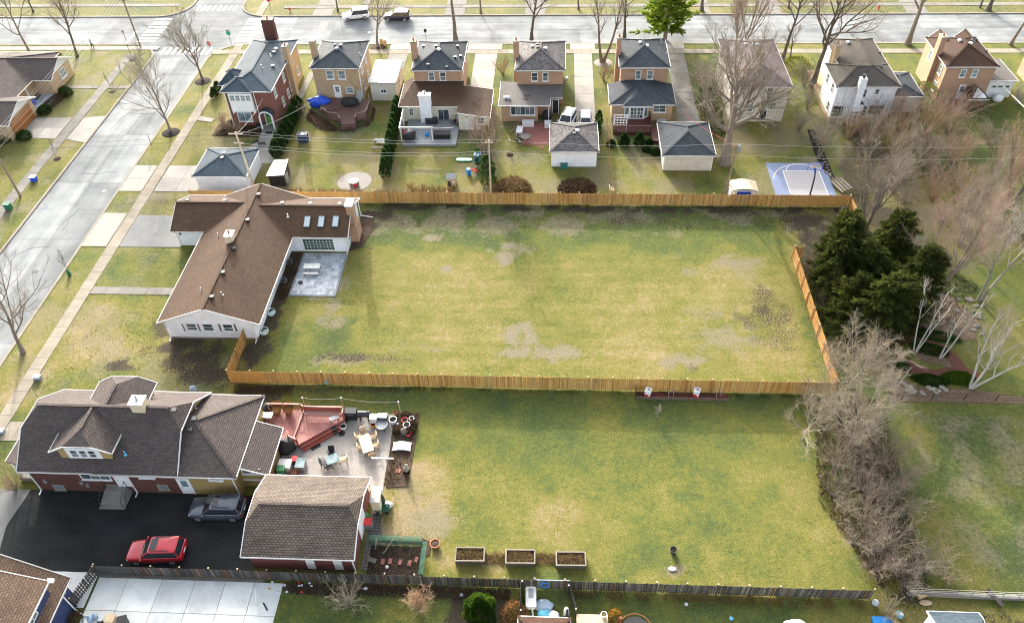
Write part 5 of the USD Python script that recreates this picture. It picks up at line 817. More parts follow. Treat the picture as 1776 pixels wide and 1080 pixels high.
# ================================================================== trees and plants
UP = np.array([0, 0, 1.])
def nrmz(v): return v/(np.linalg.norm(v, axis=-1, keepdims=True)+1e-9)
def grow(start, direc, length, r0, K, rng, wob=.12, trop=.1, taper=.3):
    """Polylines from start points: (n, K, 3), (n, K)."""
    n = len(start); P = np.zeros((n, K, 3)); P[:, 0] = start; d = nrmz(direc); st = (length/(K-1))[:, None]
    for k in range(1, K):
        d = nrmz(d+rng.normal(0, wob, (n, 3))+UP*trop); P[:, k] = P[:, k-1]+d*st
    R = r0[:, None]*np.linspace(1, taper, K)[None]; return P, R
def kids(P, R, m, rng, t0, t1, ang, lf, K, wob=.12, trop=.1, rf=.65, rmin=.008, taper=.35, sort=True):
    n, k = P.shape[:2]; N = n*m
    t = t0+(t1-t0)*((np.arange(m)[None]+rng.random((n, m)))/m); t = t.ravel(); par = np.repeat(np.arange(n), m)
    x = t*(k-1); i = np.minimum(x.astype(int), k-2); f = (x-i)[:, None]
    s = P[par, i]*(1-f)+P[par, i+1]*f; r = R[par, i]*(1-f[:, 0])+R[par, i+1]*f[:, 0]; tan = nrmz(P[par, i+1]-P[par, i])
    L = np.linalg.norm(np.diff(P, axis=1), axis=2).sum(1)[par]
    q = nrmz(np.cross(tan, np.where(np.abs(tan[:, 2:]) < .9, UP, [1., 0, 0]))); b = np.cross(tan, q)
    az = (np.tile(np.arange(m), n)*2.39996+np.repeat(rng.random(n)*6.28, m)+rng.normal(0, .4, N))[:, None]
    a = (ang+rng.normal(0, .16, N))[:, None]
    d = tan*np.cos(a)+(q*np.cos(az)+b*np.sin(az))*np.sin(a)
    return grow(s, d, L*lf*(1.15-.55*t)*rng.uniform(.65, 1.2, N), np.maximum(np.minimum(r*rf, r*.9), rmin), K, rng, wob, trop, taper)
def bare_tree(label, px, H, seed, spread=.55, r0=.16, mats=('bark_grey', 'twig_grey'), n=(8, 7, 6, 5), fork=.28, lean=(0, 0), stems=1, ang=.75, name='bare_tree', group=None, trop=.16, flare=True, wob=.1, tw=.0085, at=None, tdir=None):
    rng = np.random.default_rng(seed); b = W(*px) if at is None else np.array([*at, 0.]); t = Thing(name, label, 'tree', b, group=group)
    tw = tw*max(1., math.hypot(b[1]-20, 61)/72)
    st = np.repeat(b[None], stems, 0); dirs = np.repeat(np.array([[lean[0], lean[1], 1.]]), stems, 0)
    if stems > 1:
        a = np.arange(stems)*2*PI/stems+rng.random(stems); st = st+np.c_[.15*np.cos(a), .15*np.sin(a), 0*a]; dirs = dirs+np.c_[.28*np.cos(a), .28*np.sin(a), 0*a]
    T, TR = grow(st, dirs, np.full(stems, H*.8)*rng.uniform(.85, 1.05, stems), np.full(stems, r0), 8, rng, .045, .02, .22)
    if flare: TR[:, 0] *= 1.45
    g = Geo().tubes(T, TR, 8)
    L1, R1 = kids(T, TR, n[0], rng, fork, .97, ang, spread, 6, wob, trop, .62, .03, .3); g.tubes(L1, R1, 6); t.part('trunk', g, mats[0], kind='')
    L2, R2 = kids(L1, R1, n[1], rng, .2, 1., .62, .55, 5, wob*1.2, trop*.7, .6, .016, .35); L3, R3 = kids(L2, R2, n[2], rng, .15, 1., .6, .55, 4, .16, trop*.5, .6, tw, .5)
    t.part('limbs', Geo().tubes(L2, R2*(.7 if 'birch' in mats[0] else 1), 5), mats[1] if 'birch' in mats[0] else mats[0], kind='stuff')
    g = Geo().tubes(L3, R3, 3)
    if n[3]: L4, R4 = kids(L3, R3, n[3], rng, .1, 1., .6, .6, 3, .18, .08, .6, tw*.75, .6); g.tubes(L4, R4, 3)
    t.part('twigs', g, mats[1], kind='stuff'); return t
def bare_shrub(label, px, H, seed, stems=16, out=.7, mats=('twig_brown', 'twig_grey'), n=(6, 5), group=None, name='bare_shrub', at=None, lean=(0, 0), r0=.03, trop=.05, rad=.25, tw=.008):
    rng = np.random.default_rng(seed); b = W(*px) if at is None else np.array([*at, 0.]); t = Thing(name, label, 'shrub', b, group=group)
    a = rng.random(stems)*2*PI; o = out*np.sqrt(rng.random(stems)); s = b+np.c_[rad*o*np.cos(a), rad*o*np.sin(a), 0*a]
    T, TR = grow(s, np.c_[o*np.cos(a)+lean[0], o*np.sin(a)+lean[1], np.ones(stems)], H*rng.uniform(.75, 1.15, stems), np.full(stems, r0), 6, rng, .12, trop, .3)
    L2, R2 = kids(T, TR, n[0], rng, .2, 1., .55, .45, 4, .16, .08, .6, .011, .4); L3, R3 = kids(L2, R2, n[1], rng, .1, 1., .6, .6, 3, .2, .05, .6, tw, .5)
    t.part('stems', Geo().tubes(T, TR, 5).tubes(L2, R2, 4), mats[0], kind='stuff'); t.part('twigs', Geo().tubes(L3, R3, 3), mats[1], kind='stuff'); return t
def leaves(c, d, ln, wd, rng):
    """Leaf-sized pointed quads at c along d."""
    d = nrmz(d); q = nrmz(np.cross(d, rng.normal(0, 1, d.shape))); ln, wd = np.broadcast_to(ln, len(c))[:, None], np.broadcast_to(wd, len(c))[:, None]
    v = np.stack([c, c+d*ln*.45+q*wd, c+d*ln, c+d*ln*.45-q*wd], 1).reshape(-1, 3); i = np.arange(len(c))*4
    return v, np.vstack([np.stack([i, i+1, i+2], 1), np.stack([i, i+2, i+3], 1)])
def conifer(label, px, H, R, seed, m='needle_dark', nb=150, per=56, name='fir_tree', group=None, droop=.12, at=None, bark='bark_dark', base=.04, ln=.55, cat='tree', power=.75, lean=(0, 0)):
    rng = np.random.default_rng(seed); b = W(*px) if at is None else np.array([*at, 0.]); t = Thing(name, label, cat, b, group=group)
    lv = np.array([lean[0], lean[1], 1.])
    t.part('trunk', Geo().tubes(np.array([[b+lv*H*k for k in (0, .3, .6, 1)]]), np.array([[R*.065, R*.05, R*.03, .02]]), 7), bark)
    h = base+(1-base)*np.sort(rng.random(nb))**1.15; az = np.arange(nb)*2.39996+rng.normal(0, .3, nb)
    L = R*((1-h)**power)*rng.uniform(.62, 1.18, nb)*(.85+.3*np.sin(az*2+seed))+.15
    dr = np.c_[np.cos(az), np.sin(az), .35*h-droop]; s = b+h[:, None]*H*lv
    P, RR = grow(s, dr, L, np.full(nb, .035), 5, rng, .06, .03, .3); t.part('boughs', Geo().tubes(P, RR, 4), bark, kind='stuff')
    tt = (.18+.86*rng.random((nb, per))**.8).clip(0, 1); x = tt*4; i = np.minimum(x.astype(int), 3); f = (x-i)[..., None]; row = np.arange(nb)[:, None]
    c = P[row, i]*(1-f)+P[row, i+1]*f; tan = nrmz(P[row, i+1]-P[row, i]); side = nrmz(np.cross(tan, UP))*np.where(rng.random((nb, per, 1)) < .5, 1, -1)
    d = tan*.75+side*rng.uniform(.2, 1., (nb, per, 1))+np.array([0, 0, 1.])*rng.normal(-.12, .3, (nb, per, 1))
    c = c+rng.normal(0, .07, c.shape)
    v, f = leaves(c.reshape(-1, 3), d.reshape(-1, 3), rng.uniform(.55, 1.25, nb*per)*ln, rng.uniform(.6, 1.3, nb*per)*ln*.17, rng); t.part('foliage', (v, f), m, kind='stuff'); return t
def arbor(label, at, H, R, seed, m='arbor_dark', n=1500, name='arborvitae', group=None, ln=.28, cat='shrub', top=.55):
    rng = np.random.default_rng(seed); b = np.array([*at[:2], 0.]); t = Thing(name, label, cat, b, group=group)
    t.part('trunk', Geo().cyl(b, b+[0, 0, H*.7], .05, .02, 6), 'bark_dark')
    h = rng.random(n)**.9; a = rng.random(n)*2*PI; lump = 1+.16*np.sin(a*3+h*9+seed)+.1*np.sin(a*5-h*14)
    prof = np.minimum(1, (h/.16+.55)).clip(0, 1)*np.where(h > top, (1-(h-top)/(1.03-top)).clip(.0, 1)**.62, 1)*(.86+.14*np.cos(h*2))
    r = R*prof*lump*(.62+.42*np.sqrt(rng.random(n))); c = b+np.c_[r*np.cos(a), r*np.sin(a), .04+h*H*.95]
    v, f = leaves(c, np.c_[np.cos(a)*.5, np.sin(a)*.5, np.full(n, .9)]+rng.normal(0, .3, (n, 3)), rng.uniform(.6, 1.3, n)*ln, rng.uniform(.6, 1.3, n)*ln*.28, rng); t.part('foliage', (v, f), m, kind='stuff'); return t
def bush(label, px, R, H, seed, m='box_leaf', n=1400, name='leafy_bush', group=None, at=None, ln=.16, cat='shrub', sq=1.0, rot=0):
    rng = np.random.default_rng(seed); b = W(*px) if at is None else np.array([*at, 0.]); t = Thing(name, label, cat, b, group=group)
    t.part('stem', Geo().cyl(b, b+[0, 0, H*.5], .04, .02, 6), 'bark_dark')
    d = nrmz(rng.normal(0, 1, (n, 3))); d[:, 2] = np.abs(d[:, 2])*.95+.02; k = (.7+.32*np.sqrt(rng.random(n)))*(1+.3*(meshkit.noise(d*2.1+seed, seed)-.5))
    q = d*k[:, None]*[R, R*sq, H]
    if rot: q = q @ np.array([[math.cos(rot), math.sin(rot), 0], [-math.sin(rot), math.cos(rot), 0], [0, 0, 1]])
    v, f = leaves(b+q, d*.6+UP*.4+rng.normal(0, .55, (n, 3)), rng.uniform(.6, 1.3, n)*ln, rng.uniform(.6, 1.3, n)*ln*.4, rng); t.part('foliage', (v, f), m, kind='stuff'); return t
def blades(name, label, cat, region, n, h, seed, m='dry_stem', spread=.25, kind='stuff', wd=.02, clump=0):
    """Grass-like blades over a polygon: one mass nobody could count."""
    rng = np.random.default_rng(seed); poly = Polygon(region); x0, y0, x1, y1 = poly.bounds; p = np.c_[rng.uniform(x0, x1, n*3), rng.uniform(y0, y1, n*3)]; p = p[shapely.contains_xy(poly, p[:, 0], p[:, 1])][:n]
    k = meshkit.fbm(np.c_[p*.9, np.zeros(len(p))], 3, seed); p, k = p[k > clump], k[k > clump]
    c = np.c_[p, np.zeros(len(p))]; d = np.c_[rng.normal(0, spread, (len(p), 2)), np.ones(len(p))]
    v, f = leaves(c, d, h*rng.uniform(.5, 1.2, len(p))*(.6+.8*k), wd, rng); return single(name, (v, f), m, label, cat, kind=kind)

# ---- street trees on the left
bare_tree('bare street tree with a low left limb behind the tan ranch house', (54, 95), 14, 101, .6, .20, ang=.62, n=(9, 7, 6, 4))
bare_tree('dark bare street tree beside the sidewalk right of the tan ranch house', (134, 98), 14, 102, .6, .22, ('bark_dark', 'twig_brown'), ang=.62, n=(9, 7, 6, 4))
bare_tree('bare tree in a mulch ring nearest the stop sign on the side street', (352, 140), 12.5, 103, .66, .19, ang=.78, n=(13, 7, 7, 5), fork=.2)
bare_tree('bare tree in a mulch ring in front of the corner brick house', (296, 229), 11.5, 1040, .66, .17, ang=.78, n=(13, 7, 7, 5), fork=.2)
bare_tree('bare spreading street tree at the left edge above the gabled house', (40, 611), 11.5, 105, .72, .21, ang=.75, n=(9, 7, 7, 5), fork=.2)
for px in ((352, 141), (296, 230)): single('mulch_ring', Geo().lathe((*W2(*px), -.02), [(1.35, 0), (1.1, .06), (.5, .13), (0, .16)], 20), 'soil_dark', kind='structure')
for i, (px, h, lab) in enumerate((((121, 477), 4.6, 'leaning young sapling with a green trunk guard beside the ranch driveway'), ((99, 276), 3.6, 'slim sapling in a mulch ring across the street from the blue roofed garage'), ((195, 159), 3.6, 'slim sapling in a mulch ring near the tan ranch front walk'), ((229, 104), 3.2, 'slim sapling nearest the crossing on the far side of the side street'), ((95, 266), 3.0, None))):
    if lab:
        bare_tree(lab, px, h, 120+i, .3, .035, n=(7, 4, 3, 0), fork=.35, name='sapling', ang=.5)
        if i == 0: single('trunk_guard', Geo().lathe((*W2(*px), 0), [(.22, 0), (.18, .5), (.06, .9), (0, .92)], 10), 'plastic_green', 'green watering bag round the leaning sapling', 'tree bag')
        else: single('mulch_ring', Geo().lathe((*W2(*px), -.02), [(.6, 0), (.4, .06), (0, .09)], 14), 'soil_dark', kind='structure')
# ---- along the cross street
bare_tree('upright bare tree in front of the parked white car beside the tan brick house', (655, 82), 11.5, 131, .62, .2, ('bark_grey', 'twig_brown'), ang=.62, n=(9, 7, 6, 4)); single('mulch_ring', Geo().lathe((*W2(655, 82), -.02), [(1.3, 0), (1., .06), (0, .12)], 16), 'soil', kind='structure')
bare_tree('dark young street tree across the road left of the parked white car', (586, 19), 8, 132, .5, .17, ('bark_dark', 'twig_dark'), n=(8, 6, 5, 3))
bare_tree('thick leaning trunk behind the addition brick house, running out of the top of the picture', (791, 74), 14, 133, .45, .36, ('bark_grey', 'twig_grey'), fork=.55, lean=(-.06, .1), n=(6, 6, 5, 3))
bare_tree('slim bare tree across the road above the addition brick house', (834, 23), 8, 134, .5, .18, n=(8, 6, 5, 3))
bare_tree('broad dark bare tree behind the house with the mottled grey roof', (922, 70), 13, 135, .68, .27, ('bark_dark', 'twig_brown'), n=(10, 7, 6, 4), fork=.35, ang=.8)
bare_tree('tall pale forked tree in the gravel ring between the driveway and the bay house', (1045, 108), 15.5, 136, .4, .24, ('bark_grey', 'twig_grey'), stems=2, fork=.4, n=(7, 6, 5, 4), ang=.45); single('gravel_ring', Geo().lathe((*W2(1046, 109), -.02), [(1.5, 0), (1.3, .05), (0, .07)], 18), 'gravel', kind='structure')
bare_tree('dark crooked street tree between the forked tree and the bright pine', (1083, 65), 12, 137, .65, .24, ('bark_dark', 'twig_dark'), n=(9, 6, 5, 4), fork=.3, ang=.8)
conifer('bright yellow green pine on the cross street verge behind the bay house', (1153, 68), 13.0, 5.6, 138, 'needle_bright', 150, 70, 'pine_tree', droop=-.08, base=.12, ln=.8, bark='bark_grey', power=.6)
bare_tree('dark trunk across the road right of the bright pine', (1217, 19), 9, 139, .5, .3, ('bark_dark', 'twig_dark'), n=(7, 6, 5, 3))
bare_tree('vase shaped bare tree on the street side of the pale house', (1309, 80), 12, 140, .62, .2, ('bark_grey', 'twig_rose'), stems=5, fork=.25, n=(6, 6, 5, 4), ang=.4, at=(29.5, 121.5))
bare_tree('bare tree with a straight trunk between the pale house and the white sided house', (1357, 104), 15, 141, .7, .28, ('bark_dark', 'twig_rose'), n=(11, 7, 7, 5), fork=.45, ang=.75)
bare_tree('small crooked bare tree beside the straight trunk near the white sided house', (1370, 104), 7, 142, .6, .13, ('bark_dark', 'twig_brown'), n=(7, 5, 5, 3), wob=.16)
bare_tree('massive leaning bare tree at the left side of the white sided house', (1408, 150), 18, 143, .75, .42, ('bark_dark', 'twig_brown'), n=(11, 7, 7, 5), fork=.4, ang=.85, lean=(.08, .1), wob=.16)
bare_tree('thick street tree trunk running out of the picture above the white sided house', (1574, 77), 15, 144, .45, .42, ('bark_grey', 'twig_grey'), n=(7, 6, 5, 3), fork=.45, lean=(.04, 0))
bare_tree('leaning street tree at the top right corner', (1752, 78), 11, 145, .5, .26, ('bark_grey', 'twig_brown'), n=(7, 6, 5, 3), fork=.4, lean=(.1, 0))
bare_tree('dark trunk across the road above the auburn roofed house', (1714, 18), 10, 146, .5, .36, ('bark_dark', 'twig_dark'), n=(7, 6, 5, 3), fork=.4)
for i, x in enumerate((-97, 4, 18, 41, 74)): bare_tree(('slim bare tree on the far verge at the top left corner', 'small bare tree on the far verge above the felt roofed addition', 'small bare tree on the far verge above the forked tree', 'small bare tree on the far verge above the white sided house', 'small bare tree on the far verge at the top right')[i], None, 7, 150+i, .5, .16, ('bark_dark', 'twig_brown'), n=(7, 5, 5, 3), at=(x, 139))
# ---- back yards
bare_tree('fan of grey stems over the annex of the addition brick house', (846, 300), 10, 161, .45, .13, ('bark_grey', 'twig_rose'), stems=4, n=(6, 6, 6, 4), fork=.35, ang=.42)
for i, (px, h) in enumerate((((838, 285), 5.2), ((846, 318), 4.4), ((844, 262), 4.0))): arbor(('ivy column at the foot of the grey stems, the upper of three', 'ivy column at the foot of the grey stems, the nearest to the fence', 'ivy column at the foot of the grey stems, the farthest')[i], W2(*px), h, 1.05, 170+i, 'moss_leaf' if i == 2 else 'arbor_dark', 1500, 'ivy_column', ln=.26)
bare_tree('huge grey bare tree in front of the pale house beside the utility pole', (1256, 284), 19, 162, .8, .62, ('bark_grey', 'twig_grey'), n=(13, 8, 8, 5), fork=.28, ang=.85, wob=.15)
bare_tree('grey many limbed tree behind the short cedar fence at the lawn corner', (1498, 398), 13.5, 163, .65, .26, ('bark_grey', 'twig_grey'), stems=3, n=(7, 7, 6, 5), fork=.22, ang=.5)
bare_tree('tall bare tree with rosy twigs right of the dark firs', (1607, 530), 17, 164, .48, .17, ('bark_grey', 'twig_rose'), stems=3, n=(8, 7, 7, 5), fork=.3, ang=.42, lean=(.10, .10))
bare_tree('tall grey tree leaning to the right edge beyond the garden path', (1698, 520), 14, 165, .55, .17, ('bark_pale', 'twig_silver'), stems=2, n=(8, 7, 6, 5), fork=.3, ang=.45, lean=(.10, .06))
bare_tree('three white birch stems in the groundcover beside the red path', (1587, 609), 10, 166, .28, .085, ('bark_birch', 'twig_grey'), stems=3, n=(6, 5, 4, 3), fork=.4, ang=.45, name='birch_tree', lean=(.02, .05), flare=False)
bare_tree('pair of white birch stems at the middle of the red path loop', (1631, 620), 11, 167, .28, .095, ('bark_birch', 'twig_grey'), stems=2, n=(7, 5, 4, 3), fork=.35, ang=.45, name='birch_tree', lean=(.06, .06), flare=False)
bare_tree('large pale multi stemmed birch at the lower right end of the red path', (1683, 672), 11, 168, .45, .13, ('bark_birch', 'twig_grey'), stems=4, n=(7, 6, 6, 3), fork=.3, ang=.45, name='birch_tree', lean=(.14, .06), flare=False)
bare_tree('two thin pale stems at the lower left end of the red path', (1554, 671), 3.6, 169, .25, .05, ('bark_birch', 'twig_grey'), stems=2, n=(4, 3, 2, 0), fork=.5, name='birch_tree', flare=False)
bare_tree('small pale flowering tree between the dark firs', (1570, 462), 5.5, 171, .6, .11, ('bark_pale', 'twig_silver'), n=(9, 7, 6, 4), fork=.25, ang=.8, wob=.18)
bare_tree('tiny bare tree standing in the lower lawn below the mulch strip', (1139, 724), 2.6, 172, .4, .035, ('bark_pale', 'twig_pale'), n=(7, 5, 4, 0), fork=.15, ang=.5, name='sapling')
bare_tree('pale twiggy tree over the corner where the two cedar fences meet', (1472, 668), 7.5, 173, .8, .16, ('bark_pale', 'twig_pale'), n=(11, 8, 7, 6), fork=.12, ang=.9, wob=.16, stems=2)
bare_tree('wide pale twiggy tree below the cedar fence corner, at the head of the thicket', (1478, 765), 7.2, 174, .85, .16, ('bark_pale', 'twig_pale'), n=(12, 8, 7, 6), fork=.12, ang=1.0, wob=.16, stems=2)
bare_tree('pale twiggy small tree left of the thicket in the lower lawn', (1392, 762), 5.0, 175, .8, .08, ('bark_pale', 'twig_pale'), n=(10, 7, 6, 5), fork=.1, ang=.9, wob=.16)
bare_tree('pale twiggy small tree overhanging the right cedar fence', (1438, 648), 4.4, 176, .65, .08, ('bark_pale', 'twig_pale'), n=(10, 7, 6, 5), fork=.15, ang=.85, wob=.16)
conifer('tall dark fir behind the right cedar fence, nearest its upper end', (1440, 488), 8.6, 4.0, 181, nb=200, per=62, power=.5, droop=.2, lean=(.08, .12))
conifer('dark fir farthest back, between the grey tree and the other firs', (1525, 470), 7.2, 4.6, 182, nb=170, per=62, power=.45, droop=.22, lean=(.1, .1))
conifer('broad dark fir nearest the garden path', (1512, 580), 7.4, 4.6, 183, nb=190, per=62, power=.45, droop=.22, lean=(.12, .06))
conifer('narrow dark fir in front of the other firs, beside the cedar fence', (1472, 548), 5.8, 2.9, 184, nb=130, per=56, power=.5, droop=.2)
conifer('dark fir with a leaning tip at the right of the fir group', (1560, 540), 8.0, 3.2, 185, nb=150, per=60, power=.55, droop=.2, lean=(.2, .12))
conifer('low spreading fir in the middle of the fir group', (1492, 512), 6.6, 3.8, 186, nb=140, per=60, power=.45, droop=.25)
# ---- thickets of bare brush
BR = [((1412, 700), 2.6), ((1450, 800), 3.0), ((1500, 850), 3.2), ((1445, 862), 2.6), ((1500, 905), 3.0), ((1545, 880), 2.8), ((1480, 940), 2.6), ((1535, 945), 2.9), ((1510, 985), 2.4), ((1560, 1000), 2.4), ((1560, 830), 2.4), ((1530, 800), 3.0), ((1600, 985), 2.2)]
for i, (px, h) in enumerate(BR): bare_shrub('bare grey brown shrub in the thicket dividing the two lower lawns', px, h*1.25, 200+i, 22, 1.0, (('twig_dark', 'twig_grey'), ('twig_brown', 'twig_grey'), ('twig_dark', 'twig_brown'))[i % 3], (6, 5), 'shrubs of the dividing thicket')
PK = [((1480, 195), 4.2), ((1520, 215), 4.6), ((1560, 225), 4.8), ((1600, 235), 4.8), ((1640, 225), 4.6), ((1500, 250), 4.2), ((1550, 275), 4.2), ((1600, 290), 4.4), ((1650, 280), 4.4), ((1470, 240), 3.6), ((1545, 330), 3.6), ((1615, 345), 3.8), ((1660, 345), 4.2), ((1700, 370), 4.2), ((1680, 190), 3.0)]
for i, (px, h) in enumerate(PK): bare_shrub('tall tan arching bare shrub in the mass below the white sided house', px, h*1.1, 230+i, 26, .75, (('twig_tan', 'twig_tan'), ('twig_brown', 'twig_rose'), ('twig_tan', 'twig_rose'))[i % 3], (6, 5), 'tan arching shrubs', lean=(.12, .1))
for i, (px, h) in enumerate((((1745, 330), 4.6), ((1770, 290), 4.6), ((1720, 300), 4.0), ((1765, 400), 4.0))): bare_shrub('tall sandy arching bare shrub at the right edge above the grey tree', px, h, 250+i, 20, .5, ('twig_tan', 'twig_pale'), (6, 5), 'sandy shrubs at the right edge', lean=(.1, .1))
for i, (px, h, lab) in enumerate((((388, 226), 2.6, 'dry rounded bare shrub left of the red brick bay'), ((415, 230), 1.5, 'low dark bare shrub under the white bay'), ((522, 200), 2.0, 'dark bare shrub between the hedge and the blue tarpaulin'), ((28, 846), 2.3, 'bare shrub at the lower left corner of the gabled brick house'), ((872, 128), 2.4, 'brown bare shrub left of the house with the mottled roof'), ((1047, 140), 2.6, 'brown bare shrub right of the long pale driveway'), ((1540, 160), 3.0, 'brown shrub between the side garage and the auburn roofed house'), ((1215, 150), 3.2, 'brown bare shrub left of the pale house drive'), ((830, 200), 2.5, 'bare shrub against the annex wall'), ((1765, 180), 2.4, 'pale bare shrub right of the white side garage'))):
    bare_shrub(lab, px, h, 270+i, 18, .7, (('twig_brown', 'twig_tan') if i != 9 else ('twig_silver', 'twig_silver')), (6, 5))
bare_shrub('bare shrub with radiating pale stems below the grey board fence', (606, 1048), 2.4, 290, 22, .95, ('twig_pale', 'twig_pale'), (5, 4), r0=.028)
bare_shrub('rusty tan twiggy shrub between the radiating shrub and the lime arborvitae', (728, 1058), 2.3, 291, 22, .35, ('twig_tan', 'twig_tan'), (8, 7))
bare_shrub('low tangled shrub behind the wire fence at the lower right', (1540, 1066), 1.6, 292, 16, .9, ('twig_pale', 'twig_brown'), (6, 5)); bare_shrub('bare radiating shrub in front of the low wire fence', (1640, 1002), 2.2, 293, 16, .95, ('twig_pale', 'twig_tan'), (5, 4))
for i, (px, h) in enumerate((((1240, 235), 3.5), ((1225, 205), 3.5), ((1385, 225), 3.0), ((1400, 190), 3.4), ((1420, 250), 2.6), ((1395, 150), 4.))): bare_shrub(('dark shrub left of the huge grey tree', 'upper dark shrub left of the huge grey tree', 'grey shrub on the lawn behind the sports court', 'grey shrub against the white sided house', 'grey shrub by the dark bed behind the sports court', 'tall grey shrub between the pale house and the white sided house')[i], px, h, 300+i, 18, .6, ('twig_dark', 'twig_grey'), (6, 5))
BK = [((1590, 400), 2.6), ((1630, 385), 2.6), ((1670, 400), 2.8), ((1570, 350), 2.8), ((1640, 310), 3.2), ((1700, 330), 3.2), ((1720, 255), 3.4), ((1600, 455), 2.2), ((1650, 470), 2.2), ((1560, 310), 3.0), ((1580, 190), 3.6), ((1620, 200), 3.4)]
for i, (px, h) in enumerate(BK): bare_shrub('low grey brown bare shrub in the undergrowth right of the short cedar fence', px, h, 500+i, 20, 1.0, (('twig_brown', 'twig_grey'), ('twig_dark', 'twig_brown'))[i % 2], (6, 5), 'undergrowth shrubs')
bare_tree('bare grey tree in the undergrowth above the rosy twigged tree', (1665, 425), 11, 521, .6, .16, ('bark_grey', 'twig_grey'), stems=2, n=(9, 7, 6, 5), fork=.25, ang=.55)
bare_tree('bare tree at the right edge above the variegated evergreen', (1752, 350), 10, 522, .6, .15, ('bark_grey', 'twig_tan'), stems=3, n=(8, 7, 6, 4), fork=.2, ang=.5)
bare_tree('grey bare tree beside the row of edging stones behind the court', (1418, 275), 7.5, 523, .6, .12, ('bark_grey', 'twig_grey'), stems=2, n=(8, 7, 6, 4), fork=.2, ang=.6)
# ---- hedges and bushes
a, b = W2(481, 272), W2(520, 192)
for k in range(9): p = a+(b-a)*k/8; arbor('dark green arborvitae in the hedge beside the corner brick house', p, 2.6+.25*math.sin(k*2.1), .72, 320+k, 'arbor_dark', 1100, group='arborvitae hedge by the corner house')
a, b = W2(669, 308), W2(691, 196)
for k in range(11): p = a+(b-a)*k/10; arbor('dark green pointed arborvitae in the hedge between the two back decks', p, 3.1+.3*math.sin(k*1.7), .62, 340+k, 'arbor_dark', 1100, group='arborvitae hedge between the decks', top=.4)
arbor('rounded lime green arborvitae below the grey board fence', W2(834, 1066), 2.9, 1.12, 360, 'arbor_lime', 5200, ln=.24, top=.42)
for i, px in enumerate(((1082, 253), (1108, 252))): arbor(('left of two egg shaped evergreens before the maroon deck', 'right of two egg shaped evergreens before the maroon deck')[i], W2(*px), 2.0, .68, 362+i, 'box_leaf', 1500, 'clipped_evergreen', top=.35)
for i, (px, r) in enumerate((((1122, 262), .6), ((1136, 266), .7), ((1060, 252), .6), ((1126, 250), .5))): bush(('low green bush right of the egg shaped evergreens', 'low green bush at the corner of the beige garage', 'low green bush left of the egg shaped evergreens', 'low green bush tucked against the maroon deck rail')[i], px, r, .8, 370+i)
for i, px in enumerate(((1036, 236), (1038, 218))): arbor(('nearer of two dark evergreens beside the mottled roof garage', 'farther of two dark evergreens beside the mottled roof garage')[i], W2(*px), 2.4, .45, 376+i, 'arbor_dark', 700)
for i, px in enumerate(((373, 168), (379, 158))): arbor(('nearer round evergreen left of the white bay', 'farther round evergreen left of the white bay')[i], W2(*px), 1.5, .55, 378+i, 'box_leaf', 700, 'clipped_evergreen', top=.3)
bush('clipped round bush at the end of the tan ranch house hedge', (115, 164), 1.1, 1.3, 380); bush('round clipped bush beside the oak garage door', (43, 240), 1.0, 1.2, 381); bush('low bush left of the oak garage door', (10, 242), 1.4, 1.0, 382); bush('clipped bush at the near end of the tan ranch house hedge', (78, 195), 1.0, 1.1, 383)
bush('long clipped hedge before the tan ranch house porch', (93, 180), 3.6, 1.0, 384, 'dry_brown', 2600, 'clipped_hedge', sq=.22, rot=1.35)
for i, (px, r, hh) in enumerate((((1232, 205), 1.6, 2.2), ((1222, 185), 1.4, 2.0), ((1240, 230), 1.4, 1.8), ((1228, 165), 1.5, 1.6))): bush(('green ivy mass left of the pale house, middle', 'green ivy mass left of the pale house, upper', 'green ivy mass nearest the huge grey tree', 'green ivy mass left of the pale house, uppermost')[i], px, r, hh, 386+i, 'arbor_dark' if i else 'needle_dark', 1500)
bush('mossy yellow green shrub under the straight trunk', (1380, 118), 2.4, 1.6, 391, 'moss_leaf', 1700); bush('yellow green shrub between the white sided and auburn roofed houses', (1600, 175), 2.2, 3.0, 392, 'moss_leaf', 2000); bush('variegated pale evergreen at the right edge', (1772, 395), 1.8, 2.6, 393, 'moss_leaf', 1200)
for i, (px, rx, sq, rot, m) in enumerate((((1612, 606), 2.0, .42, -.25, 'groundcover'), ((1618, 582), 2.6, .3, -.25, 'groundcover'), ((1613, 660), 1.8, .42, -.15, 'groundcover'), ((1662, 656), 1.6, .55, 0, 'groundcover_lime'), ((1556, 634), 1.3, .7, -.6, 'groundcover'))): bush(('green groundcover patch round the birch stems', 'green groundcover strip above the red path', 'green groundcover patch below the red path', 'lime groundcover patch at the foot of the large birch', 'green groundcover patch at the left end of the red path')[i], px, rx, .32, 400+i, m, 1800, 'groundcover', sq=sq, rot=rot, cat='plant', ln=.15)
bush('ball of dried brown hydrangea heads at the bottom edge', (892, 1066), 1.0, 1.3, 410, 'hydrangea', 900, ln=.2); bush('small golden shrub beside the trampoline rim at the bottom edge', (1066, 1072), .55, 1.1, 411, 'gold_leaf', 500)
for i, (px, r, h_, m) in enumerate((((889, 328), 2.3, .75, 'dry_stem'), ((1002, 330), 2.3, .8, 'dry_brown'))): bush(('heap of pale dry garden waste behind the cedar fence', 'dark brown brush heap behind the cedar fence')[i], px, r, h_, 415+i, m, 2600, 'brush_heap', cat='brush heap', ln=.3)
for i, px in enumerate(((858, 968), (946, 968))): c_ = W2(*px); blades('straw_pile', ('flattened straw between the first and second planter', 'flattened straw between the second and third planter')[i], 'straw', [c_+(-.85, -.5), c_+(.85, -.55), c_+(.9, .45), c_+(-.8, .5)], 500, .3, 420+i, 'dry_stem', 1.6, wd=.025)
